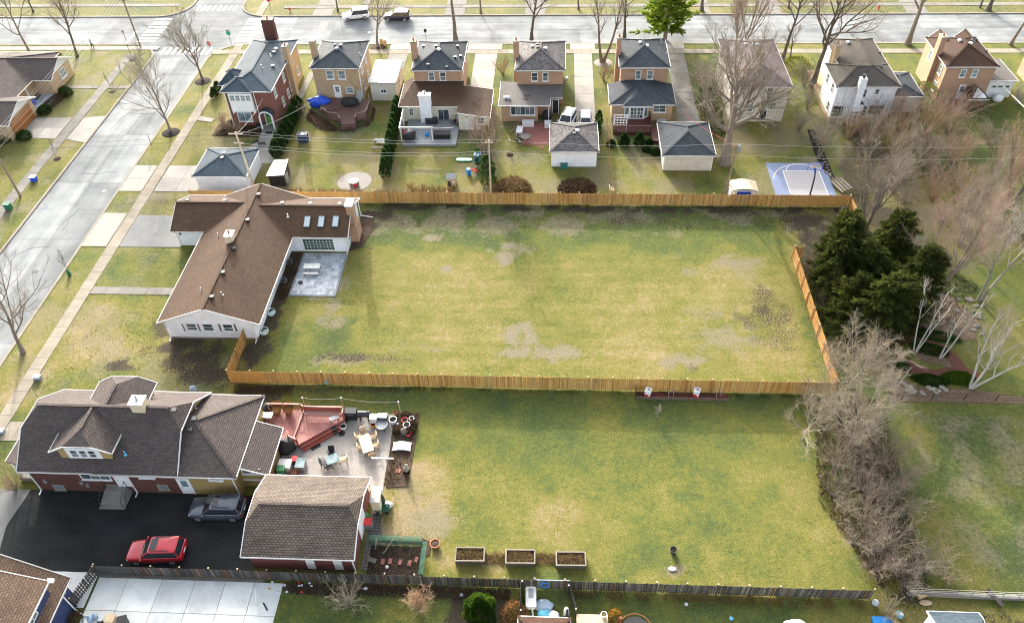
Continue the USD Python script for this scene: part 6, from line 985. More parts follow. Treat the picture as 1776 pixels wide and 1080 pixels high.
blades('dry_grass', 'tall dry ornamental grass along the back of the cedar fence', 'grass', [(-38, 81.6), (-17, 81.6), (-17, 83.0), (-38, 83.6)], 6000, 1.0, 430, 'dry_stem', .25, clump=.38)
blades('dry_grass', 'dry weeds at the foot of the dark hedge', 'grass', [(-17.5, 81.6), (-13, 81.6), (-13, 84.0), (-19.5, 85.0)], 1800, 1.1, 431, 'dry_stem', .3, clump=.35)
blades('weeds', 'dead leaves and weeds under the near cedar fence', 'weeds', [(-32, 49.4), (-26, 49.2), (-26, 50.6), (-32, 50.6)], 1500, .3, 432, 'dry_brown', .7)
blades('weeds', 'pale weeds along the foot of the grey board fence', 'weeds', [(1.8, 29.1), (25, 28.9), (25, 29.7), (1.8, 29.7)], 3500, .35, 433, 'dry_stem', .5, clump=.42)
blades('grass_fringe', 'longer grass fringe along the foot of the far cedar fence', 'grass', [(-24, 80.5), (36, 80.5), (36, 81.15), (-24, 81.15)], 5000, .22, 434, 'grass_blade', .5, clump=.45)
blades('grass_fringe', 'grass fringe in front of the near cedar fence', 'grass', [(-27, 50.2), (27, 50.2), (27, 50.75), (-27, 50.75)], 5000, .2, 435, 'grass_blade', .5, clump=.45)
blades('grass_fringe', 'grass fringe above the grey board fence', 'grass', [(-13, 29.95), (25, 29.95), (25, 30.4), (-13, 30.4)], 5000, .22, 436, 'grass_blade', .5, clump=.4)
blades('leaf_litter', 'fallen leaves and dead stems on the thicket floor', 'leaves', [W2(1410, 690), W2(1530, 690), W2(1600, 980), W2(1530, 1020), W2(1420, 870)], 7000, .28, 437, 'dry_brown', 1.6, wd=.05)
blades('leaf_litter', 'fallen needles and leaves under the firs', 'leaves', [W2(1395, 470), W2(1580, 400), W2(1700, 500), W2(1660, 560), W2(1450, 640)], 5000, .25, 438, 'dry_brown', 1.6, wd=.05)
blades('leaf_litter', 'fallen leaves between the tan shrubs', 'leaves', [W2(1440, 180), W2(1680, 180), W2(1720, 360), W2(1480, 350)], 5000, .3, 439, 'dry_stem', 1.4, wd=.04)
# ================================================================== cars
def rring(x0, x1, hw, r, n=4):
    """Rounded rectangle ring in x, y."""
    out = []
    for cx, cy, a0 in ((x1-r, hw-r, 0), (x0+r, hw-r, PI/2), (x0+r, -hw+r, PI), (x1-r, -hw+r, 1.5*PI)):
        for k in range(n+1): a = a0+PI/2*k/n; out.append((cx+r*math.cos(a), cy+r*math.sin(a)))
    return np.array(out)
def suv(label, at, rz, L, Wd, H, body, boxy=False, sunroof=False, roofm=None, group=None, name='parked_car'):
    t = Thing(name, label, 'car', (*at, RZ if at[1] > 120 else .025), rz, group=group, local=True); hw = Wd/2; X = lambda f: -L/2+L*f
    if boxy: S = [(0, .48, .95, .86), (.015, .34, 1.08, .96), (.1, .3, 1.1, 1.), (.3, .3, 1.08, 1.), (.66, .3, 1.08, 1.), (.72, .3, 1.08, 1.), (.93, .32, 1.02, .97), (.985, .36, .98, .9), (1, .5, .85, .8)]
    else: S = [(0, .5, .86, .74), (.012, .36, 1.02, .9), (.06, .28, 1.08, .97), (.25, .24, 1.07, 1.), (.5, .22, 1.05, 1.), (.66, .22, 1.05, 1.), (.75, .24, 1.05, .99), (.86, .24, 1.0, .97), (.94, .26, .92, .92), (.98, .30, .82, .82), (1, .42, .66, .66)]
    G_ = []
    for f, zb, zt, w in S:
        h = hw*w; half = [(0, zb), (h*.84, zb), (h*.96, zb+.1), (h, zb+(zt-zb)*.5), (h*.985, zt-.16), (h*.93, zt-.03), (h*.75, zt+.015), (0, zt+.03)]
        pts = half+[(-y, z) for y, z in half[-2:0:-1]]; G_.append([(X(f), y, z) for y, z in pts])
    A = np.array(G_); k = A.shape[1]; A = np.concatenate([A, A[:, :1]], 1); g = Geo().grid(A[:, ::-1]); g.add(A[0, :-1], [[0, i, i+1] for i in range(1, k-1)]); g.add(A[-1, :-1], [[0, i+1, i] for i in range(1, k-1)])
    t.part('body', g, body, smooth=42)
    zb_ = 1.0 if not boxy else 1.06
    if boxy: r0, r1, r2 = rring(X(.015), X(.68), hw*.93, .12), rring(X(.03), X(.60), hw*.84, .12), rring(X(.05), X(.585), hw*.8, .12)
    else: r0, r1, r2 = rring(X(.02), X(.735), hw*.92, .28), rring(X(.075), X(.56), hw*.80, .24), rring(X(.10), X(.54), hw*.74, .22)
    q = len(r0); zt = H-.12
    def lift(r, z): return np.c_[r, np.full(len(r), z)]
    gg = np.stack([lift(r0, zb_), lift(r0*.45+r1*.55, zb_+(zt-zb_)*.55), lift(r1, zt)]); gg = np.concatenate([gg, gg[:, :1]], 1); t.part('window_glass', Geo().grid(gg[:, ::-1]), 'car_glass', smooth=50)
    crown = [lift(r1*1.004, zt-.03), lift(r1*1.012, zt+.02), lift(r2, H-.03)]; c = r2.mean(0); crown += [lift(c+(r2-c)*.6, H), lift(c+(r2-c)*.02, H+.005)]
    rr = np.stack(crown); rr = np.concatenate([rr, rr[:, :1]], 1); rf = t.part('roof', Geo().grid(rr[:, ::-1]), roofm or body, smooth=50)
    def edge(f, y, s=1): a = r0[0]*0; return None
    for i, j in ((2, 2), (7, 7), (12, 12), (17, 17)): t.part('pillar', Geo().bar((*r0[i], zb_), (*(r1[j]*1.006), zt), .09, .09), body)
    for fx in ((.40, .38), (.22, .24)):
        for s in (1, -1): t.part('pillar', Geo().bar((X(fx[0]), s*hw*.915, zb_), (X(fx[1]), s*hw*.79, zt), .04, .07), 'metal_black')
    if sunroof: t.part('sunroof', Geo().box((X(.47), 0, H+.0), (.55, hw*1.05, .03)), 'car_glass', rf)
    for s in (1, -1):
        t.part('roof_rail', Geo().bar((X(.2), s*hw*.66, H+.04), (X(.5), s*hw*.66, H+.04), .05), 'metal_dark', rf)
        t.part('mirror', Geo().ell((X(.69), s*(hw+.08), 1.05), (.09, .13, .09), 6), body); t.part('headlight', Geo().box((X(.945), s*hw*.72, .72 if not boxy else .82), (.22, .3, .14)), 'lamp_clear'); t.part('taillight', Geo().box((X(.018), s*hw*.78, .9), (.14, .24, .22)), 'tail_red')
        for f in (.19, .815):
            w = t.part('wheel', Geo().lathe((0, 0, 0), [(0, -.11), (.27, -.115), (.345, -.09), (.36, 0), (.345, .09), (.27, .115), (0, .11)], 18), 'tyre') if False else None
            v, fc = Geo().lathe((0, 0, 0), [(.0, -.11), (.26, -.115), (.345, -.09), (.36, 0), (.345, .09), (.26, .115), (.0, .11)], 18).get(); v = v[:, [0, 2, 1]]*[1, 1, -1]+[X(f), s*(hw-.1), .36]; w = t.part('wheel', (v, fc), 'tyre')
            v, fc = Geo().lathe((0, 0, 0), [(0, .1), (.12, .125), (.23, .12), (.25, .118)], 14).get(); v = v[:, [0, 2, 1]]*[1, s, 1]+[X(f), s*(hw-.1), .36]; t.part('rim', (v, fc if s < 0 else fc[:, ::-1]), 'rim', w)
    for s in (1, -1):
        for f in (.27, .47, .655): t.part('door_seam', Geo().box((X(f), s*(hw*.995), .68), (.022, .012, .62)), 'metal_black')
        t.part('sill_trim', Geo().box((X(.5), s*(hw*.985), .3), (L*.5, .05, .12)), 'plastic_black'); t.part('door_handle', Geo().box((X(.44), s*(hw+.012), .86), (.16, .03, .035)), 'metal_dark'); t.part('door_handle', Geo().box((X(.29), s*(hw+.012), .88), (.16, .03, .035)), 'metal_dark')
    t.part('bonnet_seam', Geo().box((X(.735), 0, zb_+.03), (.03, hw*1.5, .02)), 'metal_black'); t.part('wiper', Geo().bar((X(.725), -.4, zb_+.07), (X(.70), .35, zb_+.13), .025), 'metal_black')
    t.part('licence_plate', Geo().box((X(0)-.01, 0, .75), (.03, .5, .13)), 'plastic_white'); t.part('grille', Geo().box((X(.992), 0, .56), (.06, hw*1.0, .14)), 'metal_black'); t.part('bumper', Geo().box((X(.985), 0, .36), (.1, hw*1.3, .12)), 'metal_black'); return t
suv('dark red sport utility car on the fresh asphalt, the nearer of the two', (-33.0, 31.72), PI+.06, 4.8, 1.95, 1.78, 'car_red', sunroof=True)
suv('slate grey sport utility car on the fresh asphalt beside the garage', (-29.1, 35.95), PI+.02, 4.9, 1.97, 1.78, 'car_grey', sunroof=True)
suv('boxy white sport utility car parked on the far side of the cross street', (-35.7, 135.75), PI-.27+PI*0+.52, 4.7, 1.9, 1.85, 'car_white', boxy=True)
suv('black sport utility car parked on the cross street to the right of the white one', (-28.2, 135.3), PI, 4.8, 1.92, 1.75, 'car_black', roofm='car_white')
suv('silver white van half hidden behind the mottled roof garage', (1.75, 100.2), -PI/2-.30, 4.9, 1.95, 1.8, 'car_white')
suv('silver car at the end of the long pale driveway, right of the white van', (4.45, 100.0), -PI/2, 4.6, 1.85, 1.5, 'car_silver')

# ================================================================== small furniture and yard things
def chair(label, at, rz, m='wicker', cat='chair', name='patio_chair', w=.6, group=None, tub=False, metal='metal_black'):
    t = Thing(name, label, cat, at, rz, group=group, local=True)
    if tub:
        g = Geo(); a = np.linspace(-2.3, 2.3, 15); A = np.stack([np.stack([np.cos(a+PI)*(w*.55+k*.05)*1, np.sin(a+PI)*(w*.55+k*.05), np.full(15, .35+k*.17)], 1) for k in range(4)]); g.grid(A).grid(A[:, ::-1]*[.93, .93, 1]); t.part('backrest', g, m)
        t.part('seat', Geo().lathe((0, 0, .3), [(0, 0), (w*.5, 0), (w*.52, .08), (w*.45, .14), (0, .15)], 14), m)
        t.part('base', Geo().lathe((0, 0, 0), [(w*.4, 0), (w*.3, .2), (w*.35, .3)], 12), m); return t
    t.part('seat', Geo().box((0, 0, .44), (w, w*.92, .06)), m); t.part('backrest', Geo().box((-w*.5, 0, .75), (.06, w*.92, .58), tilt=np.array([[.97, 0, -.24], [0, 1, 0], [.24, 0, .97]])), m)
    for sx in (-1, 1):
        for sy in (-1, 1): t.part('leg', Geo().bar((sx*w*.45, sy*w*.42, .43), (sx*w*.48, sy*w*.45, 0), .04), metal)
    for sy in (-1, 1): t.part('armrest', Geo().bar((-w*.5, sy*w*.48, .66), (w*.4, sy*w*.48, .64), .05), metal)
    return t
def table_round(label, at, r, h, top, leg='metal_black', name='round_table', rim=True):
    t = Thing(name, label, 'table', at, local=True); t.part('table_top', Geo().lathe((0, 0, h-.04), [(0, 0), (r*.97, 0), (r, .02), (r*.97, .045), (0, .045)], 24), top)
    for k in range(4): a = k*PI/2+.6; t.part('leg', Geo().bar((r*.7*math.cos(a), r*.7*math.sin(a), h-.04), (r*.75*math.cos(a), r*.75*math.sin(a), 0), .04), leg)
    return t
def table_box(label, at, rz, L, Wd, h, top, leg='metal_black', name='patio_table', slats=0, thick=.04, cat='table'):
    t = Thing(name, label, cat, at, rz, local=True)
    if slats:
        for k in range(slats): y = -Wd/2+Wd*(k+.5)/slats; t.part('slat', Geo().box((0, y, h-thick/2), (L, Wd/slats*.9, thick)), top)
    else: t.part('table_top', Geo().prism(rring(-L/2, L/2, Wd/2, min(L, Wd)*.12), h-thick, h), top)
    for sx in (-1, 1):
        for sy in (-1, 1): t.part('leg', Geo().box((sx*L*.42, sy*Wd*.4, (h-thick)/2), (.06, .06, h-thick)), leg)
    return t
def pot(label, at, r, h, m, soil_='soil_dark', name='planter_pot', cat='planter', top=None):
    t = Thing(name, label, cat, at, local=True); p = t.part('pot', Geo().lathe((0, 0, 0), [(0, .01), (r*.72, .01), (r*.98, h*.92), (r*1.06, h*.92), (r*1.06, h), (r*.88, h), (r*.85, h*.86)], 16), m); t.part('soil', Geo().lathe((0, 0, h*.82), [(r*.88, 0), (0, .05)], 14), soil_); return t
def lump(name, label, cat, at, r, m, seed=1, rough=.25, lift=.6, group=None, rz=0):
    t = Thing(name, label, cat, at, rz, group=group, local=True); v, f = Geo().ell((0, 0, r[2]*lift), r, 9, rough, seed).get(); v[:, 2] = np.maximum(v[:, 2], .01); t.part('body', (v, f), m, smooth=60); return t
def cabinet(name, label, cat, at, d, body, lid, rz=0, over=.05, lh=.08, handle=True, group=None, legs=False):
    t = Thing(name, label, cat, at, rz, group=group, local=True); z0 = .12 if legs else 0
    t.part('body', Geo().prism(rring(-d[0]/2, d[0]/2, d[1]/2, .05), z0, d[2]-lh), body); t.part('lid', Geo().prism(rring(-d[0]/2-over, d[0]/2+over, d[1]/2+over, .07), d[2]-lh+.003, d[2]), lid)
    if handle: t.part('handle', Geo().bar((-d[0]*.3, -d[1]/2-.05, d[2]*.8), (d[0]*.3, -d[1]/2-.05, d[2]*.8), .03), 'metal_light')
    if legs:
        for sx in (-1, 1):
            for sy in (-1, 1): t.part('leg', Geo().box((sx*d[0]*.4, sy*d[1]*.4, .06), (.06, .06, .12)), 'metal_dark')
    return t
def cart(label, at, rz, m, lid, name='wheeled_bin'):
    t = Thing(name, label, 'bin', at, rz, local=True); A = np.stack([np.c_[rring(-.24, .24, .24, .05), np.full(20, .06)], np.c_[rring(-.32, .32, .3, .05), np.full(20, .95)]]); A = np.concatenate([A, A[:, :1]], 1); t.part('body', Geo().grid(A[:, ::-1]), m)
    t.part('lid', Geo().prism(rring(-.36, .36, .32, .08), .955, 1.03), lid)
    for s in (-1, 1): t.part('wheel', Geo().cyl((-.26, s*.22, .12), (-.26, s*.3, .12), .12, n=12), 'plastic_black')
    t.part('handle', Geo().bar((-.4, -.25, .95), (-.4, .25, .95), .04), 'plastic_black'); return t
def railing(t, pts, z0, h, m, top=None, pitch=.16, name='railing'):
    pts = [np.asarray(p, float)[:2] for p in pts]
    for a, b in zip(pts[:-1], pts[1:]):
        L = np.linalg.norm(b-a); r = t.part(name, Geo().bar((*a, z0+h), (*b, z0+h), .13, .06), top or m); t.part('rail', Geo().bar((*a, z0+.12), (*b, z0+.12), .05, .07), m, r)
        g = Geo()
        for k in range(1, int(L/pitch)): p = a+(b-a)*k*pitch/L; g.box((*p, z0+.12+(h-.15)/2), (.045, .045, h-.15), rz=math.atan2(*(b-a)[::-1]))
        if g.n: t.part('balusters', g, m, r, kind='stuff')
    for p in pts: t.part('railing_post', Geo().box((*p, z0+(h+.08)/2), (.11, .11, h+.08)), m)

# ---- ranch patio
pa = Struct('stone_patio'); rg = random.Random(5)
y = 63.95
while y < 71.15:
    hgt = rg.choice((.42, .52, .62)); x = -29.68
    while x < -24.8:
        w = rg.choice((.42, .62, .82)); w = min(w, -24.72-x)
        if w > .1: pa.part('paver', Geo().bx(x+.012, x+w-.012, y+.012, min(y+hgt, 71.2)-.012, -.1, .045+rg.uniform(-.006, .006)), rg.choice(('paver_grey', 'paver_pale', 'paver_pale', 'paver_pale', 'paver_grey')))
        x += w
    y += hgt
for q in ((-29.9, -24.5, 63.7, 63.93), (-29.9, -29.7, 63.94, 71.2), (-24.7, -24.5, 63.94, 71.2)): pa.part('edging', Geo().bx(*q, -.1, .05), 'paver_dark')
single('planting_bed', Geo().prism([(-31.4, 62), (-29.95, 62.5), (-29.95, 71.4), (-31.4, 71.4)], -.05, .05), 'soil', kind='structure'); single('planting_bed', Geo().prism([(-24.45, 71.6), (-23.0, 72.5), (-22.2, 76), (-22.8, 79.5), (-24.2, 79.5)], -.05, .03), 'soil', kind='structure')
table_box('pale plank garden table on the stone patio', (-28.05, 68.1), 0, 1.9, .85, .74, 'paint_white_worn', 'wood_bench', 'garden_table', slats=5); table_box('pale bench on the near side of the plank table', (-28.05, 67.15), 0, 1.75, .32, .45, 'paint_white_worn', 'wood_bench', 'garden_bench', slats=2, cat='bench')
t = Thing('kettle_grill', 'black kettle grill on the stone patio', 'grill', (-28.7, 65.2), local=True); t.part('bowl', Geo().lathe((0, 0, .75), [(0, -.27), (.18, -.22), (.28, 0), (.29, .01), (.2, .2), (.06, .27), (0, .28)], 16), 'metal_black')
for k in range(3): a = k*2.09; t.part('leg', Geo().bar((.17*math.cos(a), .17*math.sin(a), .6), (.33*math.cos(a), .33*math.sin(a), 0), .03), 'metal_light')
for i, (x, y) in enumerate(((-31.05, 60.9), (-31.05, 58.0), (-30.9, 66.0), (-31.0, 69.3))):
    lump('window_well_cover', ('clear plastic window well cover nearest the patio corner', 'clear plastic window well cover near the ranch corner', 'clear plastic window well cover beside the planting bed', 'clear plastic window well cover at the inner corner of the ranch')[i], 'window well cover', (x, y, 0), (.5, .65, .35), 'glass_clear', 31+i, .05)
bush('dried hydrangea in the bed between the ranch wall and the patio', None, .6, .8, 441, 'dry_brown', 500, at=(-30.6, 64.2)); bush('dried shrub in the bed beside the patio', None, .6, .7, 442, 'dry_brown', 500, at=(-30.5, 67.8))

# ---- red deck and paved patio of the gabled house
dk = Thing('red_deck', 'weathered red wooden deck with railing and diagonal steps behind the gabled house', 'deck', (-24, 45, 0)); Zd = .62
dk.part('upper_platform', Geo().prism([(-27.5, 43.3), (-24.4, 43.3), (-24.05, 46.95), (-27.5, 46.95)], .3, Zd+.13), 'deck_red'); dk.part('lower_platform', Geo().prism([(-24.38, 43.32), (-24.2, 42.95), (-23.55, 42.95), (-19.8, 46.0), (-19.9, 46.72), (-24.04, 46.72)], .3, Zd), 'deck_red')
dk.part('board_edge', Geo().bar((-24.22, 43.3, Zd+.1), (-24.0, 46.9, Zd+.1), .18, .1), 'rail_red_pale')
d_ = np.array([-19.75+23.5, 46.0-42.95]); d_ = d_/np.linalg.norm(d_); nn = np.array([d_[1], -d_[0]])
for k, z in ((1, .42), (2, .21)):
    a, b = np.array([-23.5, 42.95])+nn*(.3*k-.14), np.array([-20.2, 45.63])+nn*(.3*k-.14); dk.part('step', Geo().bar((*a, z-.03), (*b, z-.03), .3, .06), 'rail_red'); dk.part('riser', Geo().bar((*(a+nn*.13), z/2-.04), (*(b+nn*.13), z/2-.04), .03, z-.08), 'rail_red')
railing(dk, [(-27.5, 46.98), (-24.2, 46.98), (-23.8, 46.74), (-19.95, 46.74), (-19.85, 46.0)], Zd, .95, 'rail_red', 'rail_red_pale'); railing(dk, [(-24.5, 43.3), (-23.6, 42.9)], Zd, .9, 'rail_red', 'rail_red_pale')
dk.part('bench_seat', Geo().bx(-23.7, -20.3, 46.1, 46.6, Zd+.38, Zd+.45), 'rail_red_pale'); dk.part('bench_back', Geo().bx(-23.7, -20.3, 46.62, 46.68, Zd+.4, Zd+.9), 'rail_red')
dk.part('skirt', Geo().bx(-27.4, -24.5, 43.2, 43.28, 0, Zd), 'rail_red')
pv = single('paved_patio', Geo().prism([(-25.1, 38.4), (-14.95, 38.4), (-14.9, 42), (-15.1, 44.5), (-15.1, 47.2), (-19.5, 47.0), (-25.1, 43.2)], -.1, .03), 'paver_herring', kind='structure'); single('paved_walk', Geo().prism([(-15.55, 30.9), (-14.6, 30.9), (-14.3, 34), (-15.2, 38.38), (-15.55, 38.38)], -.1, .03), 'paver_walk', kind='structure')
single('mulch_bed', Geo().prism([(-15.0, 40), (-14.7, 38.9), (-12.75, 39.1), (-12.7, 47.4), (-15.0, 47.4)], -.05, .07), 'soil', kind='structure')
def D(px, py, z=Zd): return (*W2(px, py, z), z)
chair('large wicker tub chair on the red deck, left of the pair', D(480.5, 713, Zd+.13), -1.6, tub=True, w=.95, name='wicker_chair'); chair('wicker tub chair on the red deck, right of the pair', D(501, 714, Zd+.13), -2.4, tub=True, w=.9, name='wicker_chair')
t = Thing('kettle_grill', 'black covered grill in the deck corner beside the wicker chairs', 'grill', D(465, 713, Zd+.13), local=True); t.part('cover', Geo().lathe((0, 0, 0), [(.42, 0), (.42, .55), (.3, .85), (.1, 1.0), (0, 1.02)], 14), 'cover_black'); t.part('handle', Geo().bar((-.1, 0, 1.03), (.1, 0, 1.03), .04), 'metal_dark')
table_box('white topped table against the deck wall', D(464, 727, Zd+.13), 0, 1.3, .7, .72, 'paint_white_worn', 'wood_bench'); table_box('folded wooden frame leaning on the deck steps', D(580, 728), .5, .9, .45, .4, 'paint_white_worn', 'wood_bench', 'folding_stool', slats=4, cat='stool')
cabinet('covered_grill', 'black covered grill, first in the row beside the red deck', 'grill', W(611, 724), (1.1, .7, 1.15), 'cover_black', 'cover_black', over=.02); t = Thing('smoker_grill', 'black barrel smoker, second in the row beside the red deck', 'grill', W(633, 727), local=True)
v, f = Geo().lathe((0, 0, 0), [(0, -.6), (.3, -.6), (.33, -.5), (.33, .5), (.3, .6), (0, .6)], 14).get(); t.part('barrel', (v[:, [2, 0, 1]]+[0, 0, .85], f), 'metal_black'); t.part('chimney_pipe', Geo().cyl((.4, 0, 1.1), (.4, 0, 1.6), .05, n=8), 'metal_black')
for sx in (-.4, .4): t.part('leg', Geo().bar((sx, 0, .6), (sx, 0, 0), .08, .5), 'metal_black')
cabinet('storage_cabinet', 'white cabinet, third in the row beside the red deck', 'cabinet', W(650, 734), (.62, .6, 1.1), 'plastic_white', 'plastic_white'); cabinet('gas_grill', 'black gas grill with pale lid, fourth in the row beside the red deck', 'grill', W(665.5, 732), (.95, .6, 1.1), 'metal_black', 'metal_light', over=0)
pot('round tub with white rim at the end of the grill row', W(682.5, 733), .38, .6, 'plastic_white'); pot('orange bucket in front of the white cabinet', W(648, 740), .24, .45, 'plastic_orange'); table_round('round glass topped patio table below the grill row', W(663.5, 743), .62, .7, 'metal_light', name='round_table')
t = table_box('oval pale wooden dining table in the middle of the paved patio', W(637, 776), -1.15, 2.1, 1.05, .74, 'wood_pale', 'wood_bench', 'dining_table', thick=.05)
for i, (px, py, rz, lab) in enumerate(((624, 762, .4, 'wicker dining chair at the upper left of the oval table'), (627.5, 780, .3, 'wicker dining chair at the lower left of the oval table'), (649, 762, 3.5, 'wicker dining chair at the upper right of the oval table'), (652, 777, 3.4, 'wicker dining chair at the lower right of the oval table'), (645, 792, 2.0, 'wicker dining chair at the near end of the oval table'), (632, 755, -1.1, 'wicker dining chair at the far end of the oval table'))): chair(lab, W(px, py), rz, 'fabric_tan', w=.55, metal='wicker', group='wicker chairs round the oval table')
table_box('square glass topped patio table near the garage roof', W(578, 803), .5, 1.15, 1.0, .72, 'glass_pale')
for px, py, rz, lab in ((576, 789, -1.5, 'black sling chair at the far side of the glass table'), (563, 806, .3, 'grey sling chair left of the glass table'), (570.5, 813, .9, 'round backed metal chair at the near side of the glass table'), (597, 801, 3.3, 'tan cushioned metal chair right of the glass table')): chair(lab, W(px, py), rz, 'fabric_tan' if 'tan' in lab else ('cover_black' if 'black' in lab else 'metal_dark'), w=.6)
t = Thing('clothes_post', 'white T shaped clothes post at the right edge of the paved patio', 'post', W(675.6, 818.6), local=True); t.part('post', Geo().box((0, 0, 1.1), (.1, .1, 2.2)), 'rail_brown_pale'); t.part('crossbar', Geo().box((-.35, 0, 2.2), (2.05, .12, .1)), 'paint_white')
single('doormat', Geo().box((*W2(547, 774), .045), (.95, .6, .02), rz=.68), 'cover_black', 'dark doormat at the foot of the deck steps', 'doormat')
for i, (px, py, r, h, m) in enumerate(((579.5, 745, .3, .5, 'teal_green'), (588, 741, .28, .4, 'terracotta'), (596, 743, .32, .42, 'paint_white_worn'), (593, 752, .3, .1, 'plastic_black'), (582, 751, .28, .35, 'plastic_black'), (602, 731, .22, .4, 'metal_dark'))): pot(('teal planter box at the corner of the deck steps', 'terracotta pot beside the deck steps', 'white rimmed pot beside the deck steps', 'flat black saucer on the pavers by the deck steps', 'black pot at the foot of the deck steps', 'small grey pot on the top deck step')[i], W(px, py, .0), r, h, m)
gb = Thing('garden_bridge', 'small arched white wooden garden bridge at the edge of the mulch bed', 'bridge', W(697.6, 776), local=True)
for k in range(7): u = -1.0+2.0*(k+.5)/7; gb.part('plank', Geo().box((u*.85, 0, .16+.16*(1-u*u)), (.23, .85, .05)), 'paint_white_worn')
for s in (-1, 1): gb.part('side_rail', Geo().tube([(u*.9, s*.45, .14+.2*(1-u*u)) for u in np.linspace(-1, 1, 7)], .04), 'paint_white')
for i, (px, py, r, h, m) in enumerate(((703, 733, .3, .5, 'plastic_red'), (706, 741, .34, .5, 'paint_white_worn'), (708.5, 755, .26, .35, 'plastic_red'), (714.5, 729, .26, .4, 'plastic_white'), (685.5, 717, .2, .3, 'terracotta'))): pot(('red pot in the mulch bed, the upper one', 'round white rimmed pot in the middle of the mulch bed', 'red pot in the mulch bed, the lower one', 'oval white rimmed pot at the lawn side of the mulch bed', 'small terracotta pot at the top of the mulch bed')[i], W(px, py), r, h, m)
lump('boulder', 'grey boulder in the mulch bed beside the lower red pot', 'rock', W(701, 751), (.35, .35, .4), 'stone', 51); lump('garden_ball', 'small white ball at the patio edge of the mulch bed', 'ball', W(689.5, 736.5), (.14, .14, .14), 'plastic_white', 52, .02, 1.)
t = Thing('garden_statue', 'pale animal shaped garden statue at the lower end of the mulch bed', 'statue', W(705, 818), local=True); t.part('body', Geo().ell((0, 0, .45), (.3, .2, .42), 10, .15, 9), 'stone_pale', smooth=60); t.part('head', Geo().ell((.08, 0, .98), (.18, .15, .18), 8, .1, 8), 'stone_pale', smooth=60); t.part('plinth', Geo().box((0, 0, .03), (.6, .5, .08)), 'stone')
for i, px in enumerate((688, 693)): single('stepping_stone', Geo().box((*W2(px, 817), .09), (.2, .42, .05), rz=-.15), 'patio_red', ('left of two pink paving bricks in the mulch bed', 'right of two pink paving bricks in the mulch bed')[i], 'paver')
for i, (px, py) in enumerate(((704, 722), (716, 737), (712, 748), (690, 748))): bush(('dry perennial clump at the top of the mulch bed', 'dry perennial clump at the lawn side of the mulch bed', 'dry perennial clump beside the boulder', 'dry perennial clump at the patio side of the mulch bed')[i], (px, py), .45, .55, 450+i, 'dry_brown', 300)
lp = [D(524.5, 690, 1.9), D(591.5, 690, 1.9), D(691, 697, 1.9)]
for i, p in enumerate(lp):
    t = Thing('light_pole', ('thin pole with a lamp behind the deck railing, left of three', 'thin pole with a lamp behind the deck railing, middle of three', 'thin pole with a lamp at the top of the mulch bed')[i], 'pole', (p[0], p[1], 0), local=True); t.part('pole', Geo().cyl((0, 0, 0), (0, 0, 1.9), .03, n=6), 'fabric_tan'); t.part('lamp', Geo().ell((0, 0, 1.95), (.09, .09, .09), 6), 'plastic_white')
def sag(a, b, s, n=14): u = np.linspace(0, 1, n)[:, None]; return np.asarray(a)*(1-u)+np.asarray(b)*u-np.c_[np.zeros((n, 2)), 4*s*u*(1-u)]
single('string_lights', Geo().tube(sag(lp[0], lp[1], .2), .014, 4).tube(sag(lp[1], lp[2], .3), .014, 4), 'wire_pale', 'string of wire between the three thin poles behind the red deck', 'wire')
cabinet('freezer_box', 'white box on the paved patio beside the house addition', 'box', W(497, 812), (1.1, .9, .85), 'plastic_white', 'plastic_white', handle=False); cabinet('trolley_cart', 'metal trolley with a clear rounded end beside the white box', 'trolley', W(524, 811), (1.0, .75, .85), 'metal_light', 'glass_pale', rz=PI/2, legs=True); cabinet('toolbox', 'red lidded box on top of the clutter beside the metal trolley', 'box', W(513, 803), (.45, .5, .8), 'metal_dark', 'plastic_red', handle=False); cabinet('crate', 'red brown crate against the garage eave', 'crate', W(511, 821), (.9, .45, .4), 'rust', 'rust', over=0)
cart('bright green bin beside the red brown crate', W(491, 822), 0, 'plastic_green_bright', 'plastic_green_bright'); lump('tarp_heap', 'black covered heap below the corner of the red deck', 'heap', W(497, 780), (.9, .8, .9), 'cover_black', 55, .3)
single('leaning_board', Geo().box((*W2(479, 800), .8), (.08, .9, 1.6), tilt=np.array([[.96, 0, -.26], [0, 1, 0], [.26, 0, .96]])), 'paint_white_worn', 'rounded white board leaning on the addition wall', 'board')
# east side of the garage
cabinet('storage_locker', 'tall white and tan storage locker against the garage corner', 'locker', (-15.05, 37.0, 0), (.75, 1.5, 1.9), 'trim_cream', 'metal_light', handle=False)
lump('tarp_bundle', 'blue bundle beside the tall storage locker', 'bundle', W(658, 876), (.35, .4, .7), 'tarp_blue', 57, .3); lump('dark_cover', 'black round topped grill by the blue bundle', 'grill', W(662, 873), (.35, .35, .95), 'cover_black', 58, .15); lump('white_sack', 'white sack beside the green garden cart', 'sack', W(674, 877), (.4, .3, .3), 'fabric_white', 59, .25)
t = Thing('garden_cart', 'green garden cart on the walk beside the garage', 'cart', W(664, 886), .1, local=True); A = np.stack([np.c_[rring(-.5, .5, .25, .1), np.full(20, .25)], np.c_[rring(-.65, .65, .36, .12), np.full(20, .55)]]); A = np.concatenate([A, A[:, :1]], 1); t.part('tub', Geo().grid(A[:, ::-1]).prism(rring(-.5, .5, .25, .1), .24, .27), 'plastic_green')
for sx in (-1, 1):
    for s in (-1, 1): v, f = Geo().lathe((0, 0, 0), [(0, -.04), (.16, -.04), (.16, .04), (0, .04)], 12).get(); t.part('wheel', (v[:, [0, 2, 1]]+[sx*.4, s*.33, .16], f[:, ::-1]), 'plastic_black')
